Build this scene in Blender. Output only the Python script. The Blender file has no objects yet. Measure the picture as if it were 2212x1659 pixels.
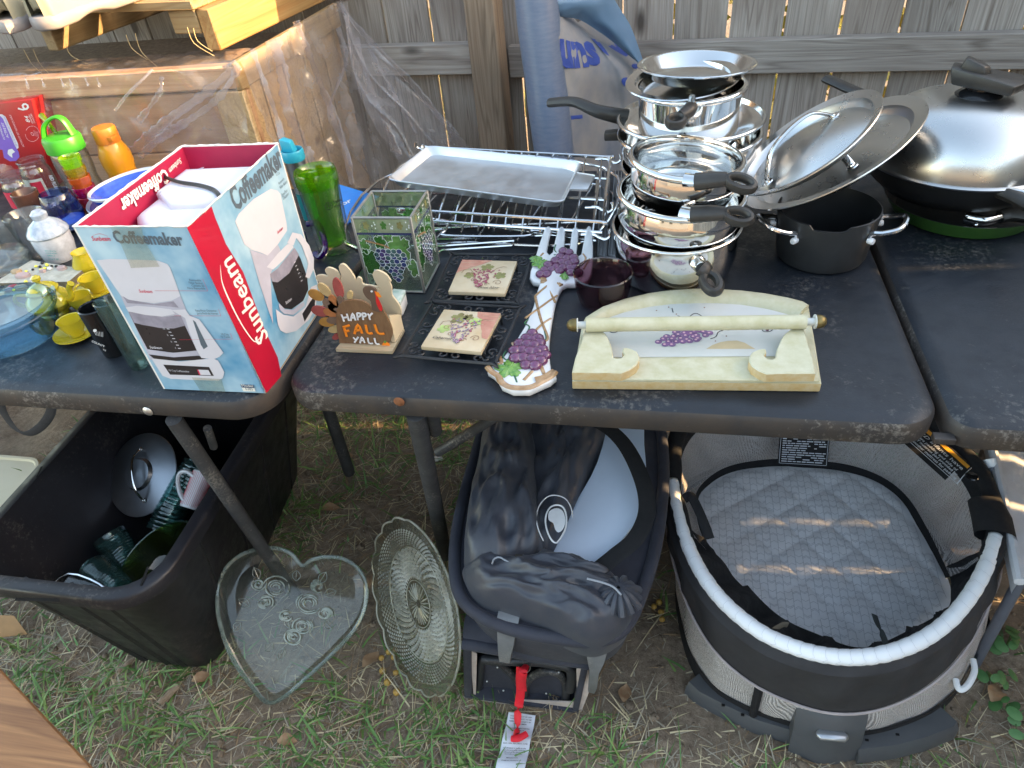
import bpy, bmesh, math, random
from mathutils import Vector as V, Matrix, noise
rnd = random.Random(11)
sc = bpy.context.scene
col = sc.collection
PI = math.pi
sin, cos, rad = math.sin, math.cos, math.radians

# ------------------------------------------------------------------ camera
CX, CY, FPX = 1106.0, 829.5, 1530.0
yaw, pitch, roll = rad(-14.266), rad(38.993), rad(-6.326)
_F = V((sin(yaw)*cos(pitch), cos(yaw)*cos(pitch), -sin(pitch)))
_R = V((cos(yaw), -sin(yaw), 0)); _U = _R.cross(_F)
CR = _R*cos(roll) + _U*sin(roll); CU = -_R*sin(roll) + _U*cos(roll); CB = -_F
CAM = V((0, 0, 1.39))
cd = bpy.data.cameras.new('camera'); cam = bpy.data.objects.new('camera', cd); col.objects.link(cam)
cam.matrix_world = Matrix(((CR.x, CU.x, CB.x, CAM.x), (CR.y, CU.y, CB.y, CAM.y), (CR.z, CU.z, CB.z, CAM.z), (0, 0, 0, 1)))
cd.sensor_width = 36; cd.lens = 36*FPX/2212; cd.clip_start = .05; cd.clip_end = 300
sc.camera = cam

# ------------------------------------------------------------------ light
SUN_EL, SUN_AZ = rad(15.5), rad(5.0)          # azimuth measured from +X towards +Y
w = bpy.data.worlds.new('World'); sc.world = w; w.use_nodes = True
nt = w.node_tree; bg = nt.nodes['Background']
sky = nt.nodes.new('ShaderNodeTexSky'); sky.sky_type = 'NISHITA'; sky.sun_disc = False
sky.sun_elevation = SUN_EL; sky.sun_rotation = rad(90)-SUN_AZ; sky.dust_density = 1.6; sky.air_density = 1.0; sky.ozone_density = .6
wb = nt.nodes.new('ShaderNodeMix'); wb.data_type = 'RGBA'; wb.blend_type = 'MULTIPLY'; wb.inputs[0].default_value = 1
wb.inputs[7].default_value = (1.14, 1.0, .84, 1); nt.links.new(sky.outputs[0], wb.inputs[6]); nt.links.new(wb.outputs[2], bg.inputs[0]); bg.inputs[1].default_value = .15
sd = bpy.data.lights.new('sun', 'SUN'); sun = bpy.data.objects.new('sun', sd); col.objects.link(sun)
sd.energy = 2.6; sd.angle = rad(.5); sd.color = (1, .64, .30)
sdir = V((cos(SUN_EL)*cos(SUN_AZ), cos(SUN_EL)*sin(SUN_AZ), sin(SUN_EL)))
sun.rotation_euler = sdir.to_track_quat('Z', 'Y').to_euler(); sun.location = (4, 2, 5)
sc.view_settings.view_transform = 'Standard'; sc.view_settings.look = 'None'
sc.view_settings.gamma = 1; sc.view_settings.use_curve_mapping = False
sc.view_settings.exposure = 2.85
sc.render.engine = 'CYCLES'
sc.cycles.max_bounces = 10; sc.cycles.transparent_max_bounces = 24; sc.cycles.transmission_bounces = 10
sc.cycles.caustics_reflective = False; sc.cycles.caustics_refractive = False

# ------------------------------------------------------------------ picture rays -> real points
def ray(u, v): return CR*(u-CX) + CU*(-(v-CY)) - CB*FPX
def T(u, v, z=.74):
    d = ray(u, v); return CAM + d*((z-CAM.z)/d.z)
def YP(u, v, Y):
    d = ray(u, v); return CAM + d*(Y/d.y)
def PL(u, v, p, n):
    d = ray(u, v); return CAM + d*((V(p)-CAM).dot(V(n))/d.dot(V(n)))
def disc(u, v, p, ang, ratio, half=None):
    """frame of a tilted disc seen as an ellipse: centre pixel, a point p at its distance, major-axis angle, minor/major"""
    dd = ray(u, v).normalized(); dist = (V(p)-CAM).dot(dd); o = CAM + dd*dist
    r_ = CR; u_ = dd.cross(-CR); u_ = -u_ if u_.z < 0 else u_; r_ = dd.cross(u_).normalized(); u_ = r_.cross(dd).normalized()
    a = r_*cos(rad(ang)) + u_*sin(rad(ang)); m = -r_*sin(rad(ang)) + u_*cos(rad(ang))
    b = m*ratio + dd*math.sqrt(max(0, 1-ratio*ratio)); n = a.cross(b)
    M = Matrix(((a.x, b.x, n.x, o.x), (a.y, b.y, n.y, o.y), (a.z, b.z, n.z, o.z), (0, 0, 0, 1)))
    ct = dd.dot(-CB); return M, dist*ct*(1+ct)/2/FPX      # frame, metres per pixel

# ------------------------------------------------------------------ geometry helpers: geo = (verts, faces)
def join(*gs):
    vs, fs = [], []
    for g in gs:
        n = len(vs); vs += g[0]; fs += [tuple(i+n for i in f) for f in g[1]]
    return vs, fs
def xf(M, g):
    if isinstance(M, Matrix): return [M @ V(p) for p in g[0]], g[1]
    return [V(p)+V(M) for p in g[0]], g[1]
def fr(o, x=(1, 0, 0), y=(0, 1, 0)):
    x = V(x).normalized(); z = x.cross(V(y)).normalized(); y = z.cross(x); o = V(o)
    return Matrix(((x.x, y.x, z.x, o.x), (x.y, y.y, z.y, o.y), (x.z, y.z, z.z, o.z), (0, 0, 0, 1)))
def rz(a, o=(0, 0, 0)): return Matrix.Translation(V(o)) @ Matrix.Rotation(rad(a), 4, 'Z')
def box(x0, x1, y0, y1, z0, z1):
    return [V(p) for p in ((x0, y0, z0), (x1, y0, z0), (x1, y1, z0), (x0, y1, z0), (x0, y0, z1), (x1, y0, z1), (x1, y1, z1), (x0, y1, z1))], \
        [(3, 2, 1, 0), (4, 5, 6, 7), (0, 1, 5, 4), (1, 2, 6, 5), (2, 3, 7, 6), (3, 0, 4, 7)]
def bev(g, b=.003, seg=2):
    bm = bmesh.new(); vs = [bm.verts.new(p) for p in g[0]]
    for f in g[1]: bm.faces.new([vs[i] for i in f])
    bmesh.ops.recalc_face_normals(bm, faces=bm.faces)
    bmesh.ops.bevel(bm, geom=list(bm.edges), offset=b, segments=seg, affect='EDGES', profile=.5)
    bm.verts.index_update()
    r = ([v.co.copy() for v in bm.verts], [tuple(v.index for v in f.verts) for f in bm.faces]); bm.free(); return r
def hexa(pts, b=0):       # 8 corners, bottom ring then top ring
    g = ([V(p) for p in pts], [(3, 2, 1, 0), (4, 5, 6, 7), (0, 1, 5, 4), (1, 2, 6, 5), (2, 3, 7, 6), (3, 0, 4, 7)])
    return bev(g, b) if b else g
def lathe(prof, n=40, M=None, fn=None, a0=0, a1=2*PI):
    vs, fs = [], []; full = abs(a1-a0-2*PI) < 1e-6; m = n if full else n+1
    for j, (r, z) in enumerate(prof):
        for i in range(m):
            a = a0+(a1-a0)*i/n; rr, zz = (r, z) if fn is None else fn(a, r, z, j)
            vs.append(V((rr*cos(a), rr*sin(a), zz)))
    for j in range(len(prof)-1):
        for i in range(n):
            k = (i+1) % m
            fs.append((j*m+i, j*m+k, (j+1)*m+k, (j+1)*m+i))
    for j, s in ((0, 1), (len(prof)-1, 0)):
        if prof[j][0] < 1e-6 and False: pass
    g = (vs, fs)
    return xf(M, g) if M is not None else g
def loft(rings, cap=True, closed=True):
    vs, fs = [], []; m = len(rings[0])
    for r in rings: vs += [V(p) for p in r]
    for j in range(len(rings)-1):
        for i in range(m if closed else m-1):
            k = (i+1) % m; fs.append((j*m+i, j*m+k, (j+1)*m+k, (j+1)*m+i))
    if cap:
        fs.append(tuple(range(m))[::-1]); fs.append(tuple((len(rings)-1)*m+i for i in range(m)))
    return vs, fs
def tube(pts, r, n=8, cap=True, closed=False, ry=None, up=None):
    pts = [V(p) for p in pts]; N = len(pts); rings = []
    rs = r if isinstance(r, (list, tuple)) else [r]*N
    prev = None
    for i, p in enumerate(pts):
        a = pts[(i-1) % N] if (closed or i) else p; b = pts[(i+1) % N] if (closed or i < N-1) else p
        t = (b-a).normalized()
        if up is not None: x = t.cross(V(up)).normalized()
        elif prev is None: x = t.cross(V((0, 0, 1)) if abs(t.z) < .95 else V((1, 0, 0))).normalized()
        else: x = (prev - t*prev.dot(t)).normalized()
        prev = x; y = t.cross(x); q = rs[i]; qy = q if ry is None else (ry[i] if isinstance(ry, (list, tuple)) else ry)
        rings.append([p + x*(q*cos(2*PI*k/n)) + y*(qy*sin(2*PI*k/n)) for k in range(n)])
    if closed: rings.append(rings[0]); return loft(rings, False)
    return loft(rings, cap)
def smooth_path(pts, k=6, closed=False):
    pts = [V(p) for p in pts]; N = len(pts); out = []
    R_ = range(N) if closed else range(N-1)
    for i in R_:
        p0 = pts[(i-1) % N] if (closed or i) else pts[0]; p1 = pts[i]; p2 = pts[(i+1) % N]
        p3 = pts[(i+2) % N] if (closed or i < N-2) else pts[-1]
        for j in range(k):
            t = j/k
            out.append(.5*((2*p1)+(p2-p0)*t+(2*p0-5*p1+4*p2-p3)*t*t+(3*p1-p0-3*p2+p3)*t**3))
    if not closed: out.append(pts[-1])
    return out
def prism(out, h, M=None, z0=0, b=0):
    n = len(out); vs = [V((p[0], p[1], z0)) for p in out]+[V((p[0], p[1], z0+h)) for p in out]
    fs = [tuple(range(n))[::-1], tuple(range(n, 2*n))]+[(i, (i+1) % n, n+(i+1) % n, n+i) for i in range(n)]
    g = (vs, fs)
    if b: g = bev_rim(out, h, z0, b)
    return xf(M, g) if M is not None else g
def inset(out, d):
    n = len(out); P = [V((p[0], p[1])) for p in out]
    area = sum(P[i].x*P[(i+1) % n].y-P[(i+1) % n].x*P[i].y for i in range(n)); s = 1 if area > 0 else -1
    res = []
    for i in range(n):
        a, b_, c = P[i-1], P[i], P[(i+1) % n]
        e1 = (b_-a).normalized(); e2 = (c-b_).normalized()
        n1 = V((-e1.y, e1.x))*s; n2 = V((-e2.y, e2.x))*s; m = (n1+n2)
        if m.length < 1e-6: m = n1
        m.normalize(); k = max(.35, m.dot(n1)); res.append(b_+m*(d/k))
    return res
def slab(out, layers):     # layers: (inset, z)
    return loft([[V((p.x, p.y, z)) for p in inset(out, d)] for d, z in layers])
def bev_rim(out, h, z0, b):
    return slab(out, [(b, z0), (.3*b, z0+.3*b), (0, z0+b), (0, z0+h-b), (.3*b, z0+h-.3*b), (b, z0+h)])
def rrect(x0, x1, y0, y1, r, k=6):
    o = []
    for cx, cy, a in ((x1-r, y0+r, -90), (x1-r, y1-r, 0), (x0+r, y1-r, 90), (x0+r, y0+r, 180)):
        for i in range(k+1):
            t = rad(a+90*i/k); o.append((cx+r*cos(t), cy+r*sin(t)))
    return o
def ell(cx, cy, rx, ry, n=32, rot=0):
    return [(cx+rx*cos(t)*cos(rot)-ry*sin(t)*sin(rot), cy+rx*cos(t)*sin(rot)+ry*sin(t)*cos(rot)) for t in (2*PI*i/n for i in range(n))]
def grid(fn, nu, nv):
    vs = [V(fn(i/nu, j/nv)) for j in range(nv+1) for i in range(nu+1)]
    return vs, [(j*(nu+1)+i, j*(nu+1)+i+1, (j+1)*(nu+1)+i+1, (j+1)*(nu+1)+i) for j in range(nv) for i in range(nu)]
def sph(c, r, nu=10, nv=7, sz=1):
    c = V(c); return [c+V((r*sin(PI*j/nv)*cos(2*PI*i/nu), r*sin(PI*j/nv)*sin(2*PI*i/nu), r*sz*cos(PI*j/nv))) for j in range(nv+1) for i in range(nu)], \
        [(j*nu+i, (j+1)*nu+i, (j+1)*nu+(i+1) % nu, j*nu+(i+1) % nu) for j in range(nv) for i in range(nu)]
def poly(pts, M=None, z=0):
    g = ([V((p[0], p[1], z)) for p in pts], [tuple(range(len(pts)))]); return xf(M, g) if M is not None else g
def bil(c, off=0):
    """c: four 3D corners (bl, br, tr, tl) -> function (s, t, extra) -> point on that face"""
    c = [V(p) for p in c]; n = (c[1]-c[0]).cross(c[3]-c[0]).normalized()
    def f(s, t, e=0): return c[0]*(1-s)*(1-t)+c[1]*s*(1-t)+c[2]*s*t+c[3]*(1-s)*t + n*(off+e)
    return f
def onf(F, g, e=0): return [F(p[0], p[1], e+(p[2] if len(p) > 2 else 0)) for p in g[0]], g[1]
def pg(F, pts, e): return [F(p[0], p[1], e) for p in pts], [tuple(range(len(pts)))]
def fbm(p, s=1, o=3): return noise.fractal(V(p)*s, 1.0, 2.0, o)
def text(s, size=1, bold=0, shear=0, align='CENTER', sx=1):
    cu = bpy.data.curves.new('t', 'FONT'); cu.body = s; cu.size = size; cu.offset = bold; cu.shear = shear
    cu.align_x = align; cu.align_y = 'CENTER'; cu.resolution_u = 2; cu.space_line = .8
    o = bpy.data.objects.new('t', cu); col.objects.link(o); bpy.context.view_layer.update()
    me = bpy.data.meshes.new_from_object(o.evaluated_get(bpy.context.evaluated_depsgraph_get()))
    g = ([V((v.co.x*sx, v.co.y, 0)) for v in me.vertices], [tuple(p.vertices) for p in me.polygons])
    bpy.data.objects.remove(o); bpy.data.curves.remove(cu); bpy.data.meshes.remove(me); return g

# ------------------------------------------------------------------ objects
WM = {}
def tag(o, label=None, cat=None, group=None, kind=None):
    if label: o['label'] = label
    if cat: o['category'] = cat
    if group: o['group'] = group
    if kind: o['kind'] = kind
    return o
def thing(name, label, cat, loc, group=None):
    o = bpy.data.objects.new(name, None); col.objects.link(o); o.location = loc; o.empty_display_size = .02
    WM[o.name] = Matrix.Translation(V(loc)); return tag(o, label, cat, group)
def mk(name, geo, mat, parent=None, smooth=True, label=None, kind=None, ang=38, M=None, mats=None, me=None):
    """geo in world coordinates (or local when the matrix M is given)"""
    if me is None:
        vs, fs = geo
        if M is None:
            c = sum(vs, V())/len(vs); vs = [p-c for p in vs]
        me = bpy.data.meshes.new(name); me.from_pydata([tuple(p) for p in vs], [], fs); 
        if mats:
            for m in mats[0]: me.materials.append(m)
            me.polygons.foreach_set('material_index', mats[1])
        else: me.materials.append(mat)
        me.update()
        if smooth:
            me.polygons.foreach_set('use_smooth', [True]*len(me.polygons))
            try: me.set_sharp_from_angle(angle=rad(ang))
            except Exception: pass
    o = bpy.data.objects.new(name, me); col.objects.link(o)
    MM = M if M is not None else Matrix.Translation(c)
    WM[o.name] = MM.copy()
    if parent is not None: o.parent = parent; o.matrix_local = WM[parent.name].inverted() @ MM
    else: o.matrix_local = MM
    if label: o['label'] = label
    if kind: o['kind'] = kind
    return o
def multi(parts):      # [(geo, mat), ...] -> geo, mats for mk
    vs, fs, ix, ms = [], [], [], []
    for g, m in parts:
        if m not in ms: ms.append(m)
        n = len(vs); vs += g[0]; fs += [tuple(i+n for i in f) for f in g[1]]; ix += [ms.index(m)]*len(g[1])
    return (vs, fs), (ms, ix)
def mkm(name, parts, parent=None, **k):
    g, m = multi(parts); return mk(name, g, None, parent, mats=m, **k)

# ------------------------------------------------------------------ materials
def nn(t, k, **kw):
    n = t.nodes.new(k)
    for a, b in kw.items(): setattr(n, a, b)
    return n
def ramp(t, src, stops):
    r = nn(t, 'ShaderNodeValToRGB'); e = r.color_ramp.elements
    while len(e) < len(stops): e.new(.5)
    for i, (p, c) in enumerate(stops): e[i].position = p; e[i].color = (*c, 1) if len(c) == 3 else c
    t.links.new(src, r.inputs[0]); return r.outputs[0]
def coords(t, scale=(1, 1, 1), rnd_off=True, rot=(0, 0, 0)):
    tc = nn(t, 'ShaderNodeTexCoord'); mp = nn(t, 'ShaderNodeMapping'); mp.inputs['Scale'].default_value = scale; mp.inputs['Rotation'].default_value = rot
    t.links.new(tc.outputs['Object'], mp.inputs[0])
    if rnd_off:
        oi = nn(t, 'ShaderNodeObjectInfo'); mu = nn(t, 'ShaderNodeMath', operation='MULTIPLY'); mu.inputs[1].default_value = 37.
        t.links.new(oi.outputs['Random'], mu.inputs[0]); t.links.new(mu.outputs[0], mp.inputs['Location'])
    return mp.outputs[0]
def noi(t, vec, s, d=4, r=.6, dist=0):
    n = nn(t, 'ShaderNodeTexNoise'); n.inputs['Scale'].default_value = s; n.inputs['Detail'].default_value = d
    n.inputs['Roughness'].default_value = r; n.inputs['Distortion'].default_value = dist
    t.links.new(vec, n.inputs['Vector']); return n.outputs['Fac']
def mixc(t, f, a, b, mode='MIX'):
    m = nn(t, 'ShaderNodeMix', data_type='RGBA', blend_type=mode)
    for s, v in ((m.inputs[0], f), (m.inputs[6], a), (m.inputs[7], b)):
        if hasattr(v, 'is_linked') or hasattr(v, 'links'): t.links.new(v, s)
        elif isinstance(v, (int, float)): s.default_value = v
        else: s.default_value = (*v, 1)
    return m.outputs[2]
def bump(t, b, h, st=.3, dist=.002):
    n = nn(t, 'ShaderNodeBump'); n.inputs['Strength'].default_value = st; n.inputs['Distance'].default_value = dist
    t.links.new(h, n.inputs['Height']); t.links.new(n.outputs[0], b.inputs['Normal'])
def newm(name):
    m = bpy.data.materials.new(name); m.use_nodes = True; return m, m.node_tree, m.node_tree.nodes['Principled BSDF']
def pm(name, c, rough=.5, metal=0, var=.12, vs=30, c2=None, bmp=0, bs=200, coat=0, trans=0, ior=1.45, sheen=0, sv=0, stretch=(1, 1, 1), rv=.1, alpha=1, sub=0, dust=0):
    m, t, b = newm(name); vec = coords(t, stretch)
    f = noi(t, vec, vs)
    cc2 = c2 if c2 else tuple(x*(1-var) for x in c)
    c1 = c if c2 else tuple(min(1, x*(1+var*.5)) for x in c)
    k = ramp(t, f, [(.3, cc2), (.7, c1)])
    if dust:
        f2 = noi(t, vec, vs*9, 3, .7); g = noi(t, vec, vs*.4, 2)
        mu = nn(t, 'ShaderNodeMath', operation='MULTIPLY'); t.links.new(f2, mu.inputs[0]); t.links.new(g, mu.inputs[1])
        dd = ramp(t, mu.outputs[0], [(.30, (0, 0, 0)), (.42, (dust,)*3)])
        k = mixc(t, dd, k, (.42, .38, .33))
    t.links.new(k, b.inputs['Base Color'])
    r = nn(t, 'ShaderNodeMapRange'); t.links.new(noi(t, vec, vs*2.3), r.inputs[0]); r.inputs[1].default_value = .3; r.inputs[2].default_value = .7
    r.inputs[3].default_value = max(0, rough-rv*rough); r.inputs[4].default_value = min(1, rough*(1+rv)); t.links.new(r.outputs[0], b.inputs['Roughness'])
    b.inputs['Metallic'].default_value = metal; b.inputs['Coat Weight'].default_value = coat; b.inputs['Coat Roughness'].default_value = .05
    b.inputs['Transmission Weight'].default_value = trans; b.inputs['IOR'].default_value = ior; b.inputs['Sheen Weight'].default_value = sheen
    b.inputs['Alpha'].default_value = alpha
    if sub: b.inputs['Subsurface Weight'].default_value = sub; b.inputs['Subsurface Scale'].default_value = .004
    if bmp: bump(t, b, noi(t, vec, bs, 3), bmp, .001)
    return m
def wood(name, cs, axis=0, sc_=1, rough=.75, bmp=.5, knots=True, green=None, grey=None):
    """cs: dark, mid, light; grain runs along the local axis"""
    m, t, b = newm(name); s = [9., 9., 9.]; s[axis] = .55
    vec = coords(t, tuple(x*sc_ for x in s))
    low = noi(t, coords(t, (1.6*sc_,)*3), 1.5, 2)
    n1 = nn(t, 'ShaderNodeTexNoise'); n1.inputs['Scale'].default_value = 1.3; n1.inputs['Detail'].default_value = 2; n1.inputs['Distortion'].default_value = .6
    t.links.new(vec, n1.inputs['Vector'])
    mu = nn(t, 'ShaderNodeMath', operation='MULTIPLY'); mu.inputs[1].default_value = 9.; t.links.new(n1.outputs['Fac'], mu.inputs[0])
    fr_ = nn(t, 'ShaderNodeMath', operation='PINGPONG'); fr_.inputs[1].default_value = .5; t.links.new(mu.outputs[0], fr_.inputs[0])
    rings = ramp(t, fr_.outputs[0], [(0, cs[1]), (.30, cs[2]), (.5, cs[0])])
    s2 = [60., 60., 60.]; s2[axis] = 1.2
    fine = noi(t, coords(t, tuple(x*sc_ for x in s2)), 3, 5, .7)
    fc = ramp(t, fine, [(.3, tuple(x*.45 for x in cs[1])), (.68, tuple(min(1, x*1.15) for x in cs[2]))])
    k = mixc(t, .5, rings, fc)
    k = mixc(t, ramp(t, low, [(.35, (.0,)*3), (.7, (.55,)*3)]), k, grey or cs[0])
    oi = nn(t, 'ShaderNodeObjectInfo'); hv = nn(t, 'ShaderNodeHueSaturation'); mr = nn(t, 'ShaderNodeMapRange')
    mr.inputs[3].default_value = .68; mr.inputs[4].default_value = 1.18; t.links.new(oi.outputs['Random'], mr.inputs[0]); t.links.new(mr.outputs[0], hv.inputs['Value'])
    t.links.new(k, hv.inputs['Color']); k = hv.outputs[0]
    if knots:
        vo = nn(t, 'ShaderNodeTexVoronoi'); vo.inputs['Scale'].default_value = 1; sk = [7., 7., 7.]; sk[axis] = 2.6
        t.links.new(coords(t, tuple(sk)), vo.inputs['Vector'])
        k = mixc(t, ramp(t, vo.outputs['Distance'], [(.06, (.9,)*3), (.13, (0,)*3)]), k, tuple(x*.4 for x in cs[0]))
    t.links.new(k, b.inputs['Base Color']); b.inputs['Roughness'].default_value = rough
    bump(t, b, fine, bmp, .0015)
    return m
def steel(name, rough=.07, c=(.80, .79, .77), brush=0, axis=(1, 1, 60), smudge=.25):
    m, t, b = newm(name); b.inputs['Metallic'].default_value = 1; b.inputs['Base Color'].default_value = (*c, 1)
    vec = coords(t)
    r = nn(t, 'ShaderNodeMapRange'); t.links.new(noi(t, vec, 22, 5, .7), r.inputs[0]); r.inputs[1].default_value = .35; r.inputs[2].default_value = .75
    r.inputs[3].default_value = rough; r.inputs[4].default_value = rough+smudge*.35; t.links.new(r.outputs[0], b.inputs['Roughness'])
    if brush: bump(t, b, noi(t, coords(t, axis), 14, 4, .7), brush, .0006)
    else: bump(t, b, noi(t, vec, 14, 2), .06, .002)
    return m
def glass(name, c=(.9, .95, .93), rough=.03, edge=.35, body=.0, bmp=0, bs=20, tint=None, ior=1.5, white=.0):
    """thin-walled glass: tinted see-through with Fresnel reflections"""
    m = bpy.data.materials.new(name); m.use_nodes = True; t = m.node_tree; t.nodes.clear()
    o = nn(t, 'ShaderNodeOutputMaterial'); tr = nn(t, 'ShaderNodeBsdfTransparent'); gl = nn(t, 'ShaderNodeBsdfGlossy'); df = nn(t, 'ShaderNodeBsdfTranslucent')
    lw = nn(t, 'ShaderNodeLayerWeight'); lw.inputs['Blend'].default_value = .5
    k = ramp(t, lw.outputs['Facing'], [(.35, c), (.98, tint or tuple(x*edge for x in c))])
    t.links.new(k, tr.inputs[0]); gl.inputs['Roughness'].default_value = rough; gl.inputs['Color'].default_value = (1, 1, 1, 1)
    d2 = nn(t, 'ShaderNodeBsdfDiffuse'); d2.inputs['Color'].default_value = (*[min(1, x) for x in (tint or c)], 1); df.inputs['Color'].default_value = d2.inputs['Color'].default_value
    dm = nn(t, 'ShaderNodeMixShader'); dm.inputs[0].default_value = .5; t.links.new(d2.outputs[0], dm.inputs[1]); t.links.new(df.outputs[0], dm.inputs[2])
    bm_ = nn(t, 'ShaderNodeMixShader'); t.links.new(tr.outputs[0], bm_.inputs[1]); t.links.new(dm.outputs[0], bm_.inputs[2])
    vec = coords(t)
    if body:
        t.links.new(ramp(t, noi(t, vec, max(4, bs*.4), 5, .65), [(.4, (body*.3,)*3), (.75, (min(1, body*1.6),)*3)]), bm_.inputs[0])
    else: bm_.inputs[0].default_value = .02
    fn = nn(t, 'ShaderNodeLayerWeight'); fn.inputs['Blend'].default_value = .5
    pw = nn(t, 'ShaderNodeMath', operation='POWER'); pw.inputs[1].default_value = 4.; t.links.new(fn.outputs['Facing'], pw.inputs[0])
    fm = nn(t, 'ShaderNodeMath', operation='MULTIPLY_ADD'); fm.inputs[1].default_value = .60; fm.inputs[2].default_value = .05; t.links.new(pw.outputs[0], fm.inputs[0])
    mx = nn(t, 'ShaderNodeMixShader'); t.links.new(fm.outputs[0], mx.inputs[0]); t.links.new(bm_.outputs[0], mx.inputs[1]); t.links.new(gl.outputs[0], mx.inputs[2])
    if bmp:
        n = nn(t, 'ShaderNodeBump'); n.inputs['Strength'].default_value = bmp; n.inputs['Distance'].default_value = .01
        t.links.new(noi(t, vec, bs, 4, .6), n.inputs['Height'])
        for x in (gl, fn): t.links.new(n.outputs[0], x.inputs['Normal'])
    t.links.new(mx.outputs[0], o.inputs[0]); return m
# ------------------------------------------------------------------ shared materials
M_soil = None
def soil_mat():
    m, t, b = newm('soil'); vec = coords(t, rnd_off=False)
    a = noi(t, vec, 5, 5, .65); f = noi(t, vec, 60, 6, .75)
    k = mixc(t, ramp(t, f, [(.3, (0,)*3), (.7, (1,)*3)]), (.10, .066, .042), (.35, .265, .185))
    k = mixc(t, ramp(t, a, [(.4, (0,)*3), (.65, (.6,)*3)]), k, (.20, .155, .11))
    g = nn(t, 'ShaderNodeTexVoronoi'); g.inputs['Scale'].default_value = 260; t.links.new(vec, g.inputs['Vector'])
    k = mixc(t, ramp(t, g.outputs['Distance'], [(.1, (.5,)*3), (.25, (0,)*3)]), k, (.40, .33, .26))
    t.links.new(k, b.inputs['Base Color']); b.inputs['Roughness'].default_value = .95
    bump(t, b, noi(t, vec, 110, 6, .8), .9, .004); return m
M_soil = soil_mat()
M_pick = wood('weathered_wood', ((.14, .105, .085), (.31, .265, .23), (.47, .43, .39)), 2, 1.1, .85, .8)
M_rail = wood('weathered_rail_wood', ((.17, .135, .115), (.33, .285, .25), (.46, .42, .38)), 0, 1., .85, .8)
M_post = wood('brown_post_wood', ((.13, .09, .06), (.29, .21, .145), (.40, .31, .225)), 2, 1.0, .8, .5)
M_pine = wood('fresh_pine', ((.26, .15, .06), (.38, .26, .12), (.45, .34, .18)), 0, .9, .65, .35)
M_pine2 = wood('crate_pine', ((.36, .17, .07), (.54, .32, .16), (.62, .40, .22)), 0, .8, .7, .35)
M_pinev = wood('crate_post_pine', ((.36, .21, .09), (.56, .37, .17), (.64, .46, .24)), 2, .8, .7, .35)
M_tan = wood('tan_board', ((.16, .065, .022), (.36, .17, .065), (.48, .25, .10)), 0, .9, .6, .3, knots=False)
M_table = pm('black_table_plastic', (.014, .0175, .024), .44, 0, .25, 14, bmp=.35, bs=330, dust=.16, rv=.3)
M_lip = pm('dirty_table_edge', (.026, .025, .027), .55, 0, .4, 16, c2=(.055, .042, .033), bmp=.4, bs=200, dust=.3)
M_leg = pm('grey_painted_tube', (.055, .056, .060), .5, .1, .3, 25, bmp=.3, bs=150, dust=.35)
M_rust = pm('rust', (.22, .085, .035), .8, 0, .4, 40, bmp=.6, bs=300)
M_steel = steel('polished_steel', .045)
M_steel2 = steel('satin_steel', .14, (.68, .68, .67), .03, (1, 1, 1), .15)
M_brush = steel('brushed_steel', .27, (.56, .56, .55), .08, (4, 4, 60), .08)
M_chrome = steel('chrome_wire', .10, (.75, .75, .75))
M_alu = steel('dull_aluminium', .36, (.64, .64, .64), .25, (1, 1, 1), .5)
M_bk = pm('black_handle_plastic', (.034, .031, .028), .40, 0, .2, 40, bmp=.25, bs=500)
M_bk2 = pm('gloss_black', (.010, .010, .011), .12, 0, .1, 30)
M_teflon = pm('dark_nonstick', (.020, .021, .023), .38, .2, .2, 20, bmp=.1, bs=600)
M_anod = pm('dark_anodised', (.060, .062, .065), .42, .55, .25, 18, bmp=.1, bs=500)
M_white = pm('white_plastic', (.78, .78, .80), .35, 0, .04, 12)
M_cream = pm('cream_wood', (.72, .62, .45), .6, 0, .06, 14)
M_tgl = glass('clear_glass', (.93, .95, .94), .02, .45, 0)

# ------------------------------------------------------------------ ground
def gz(x, y):
    return .018*fbm((x, y, 0), 2.2, 3) + .010*fbm((x, y, 3), 9, 4) - .004
def ground():
    n = 170
    g = grid(lambda a, b: (lambda x, y: (x, y, gz(x, y)))(-2.3+a*4.6, .1+b*3.4), n, n)
    big = [V(p) for p in ((-60, -60, -.03), (60, -60, -.03), (60, 60, -.03), (-60, 60, -.03))]
    tag(mk('ground', join(g, (big, [(0, 1, 2, 3)])), M_soil, ang=180), kind='structure')
ground()

# ------------------------------------------------------------------ fence
FA = rad(-3.62); fx = V((cos(FA), sin(FA), 0)); fn_ = V((sin(FA), -cos(FA), 0))   # along fence, towards the camera
F0 = V((0, 2.235, 0))
def FP(u, v, d=0):      # point on the plane d in front of the picket faces
    return PL(u, v, F0+fn_*d, fn_)
def fs(p): return (p-F0).dot(fx)
fence = thing('picket_fence', 'weathered grey board fence behind the tables with a brown post and one rail', 'fence', F0-V((0, 0, 0)))
FM = fr((0, 0, 0), fx, (-fn_.x, -fn_.y, 0))
gaps = [fs(FP(u, 8)) for u in (738, 823, 923, 1012)]+[None]+[fs(FP(u, 8)) for u in (1225, 1346, 1459, 1578, 1700, 1826, 1956, 2092, 2232)]
gaps[4] = (gaps[3]+gaps[5])/2+.0
while gaps[0] > -2.6: gaps.insert(0, gaps[0]-.146)
while gaps[-1] < 2.25: gaps.append(gaps[-1]+.146)
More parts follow.
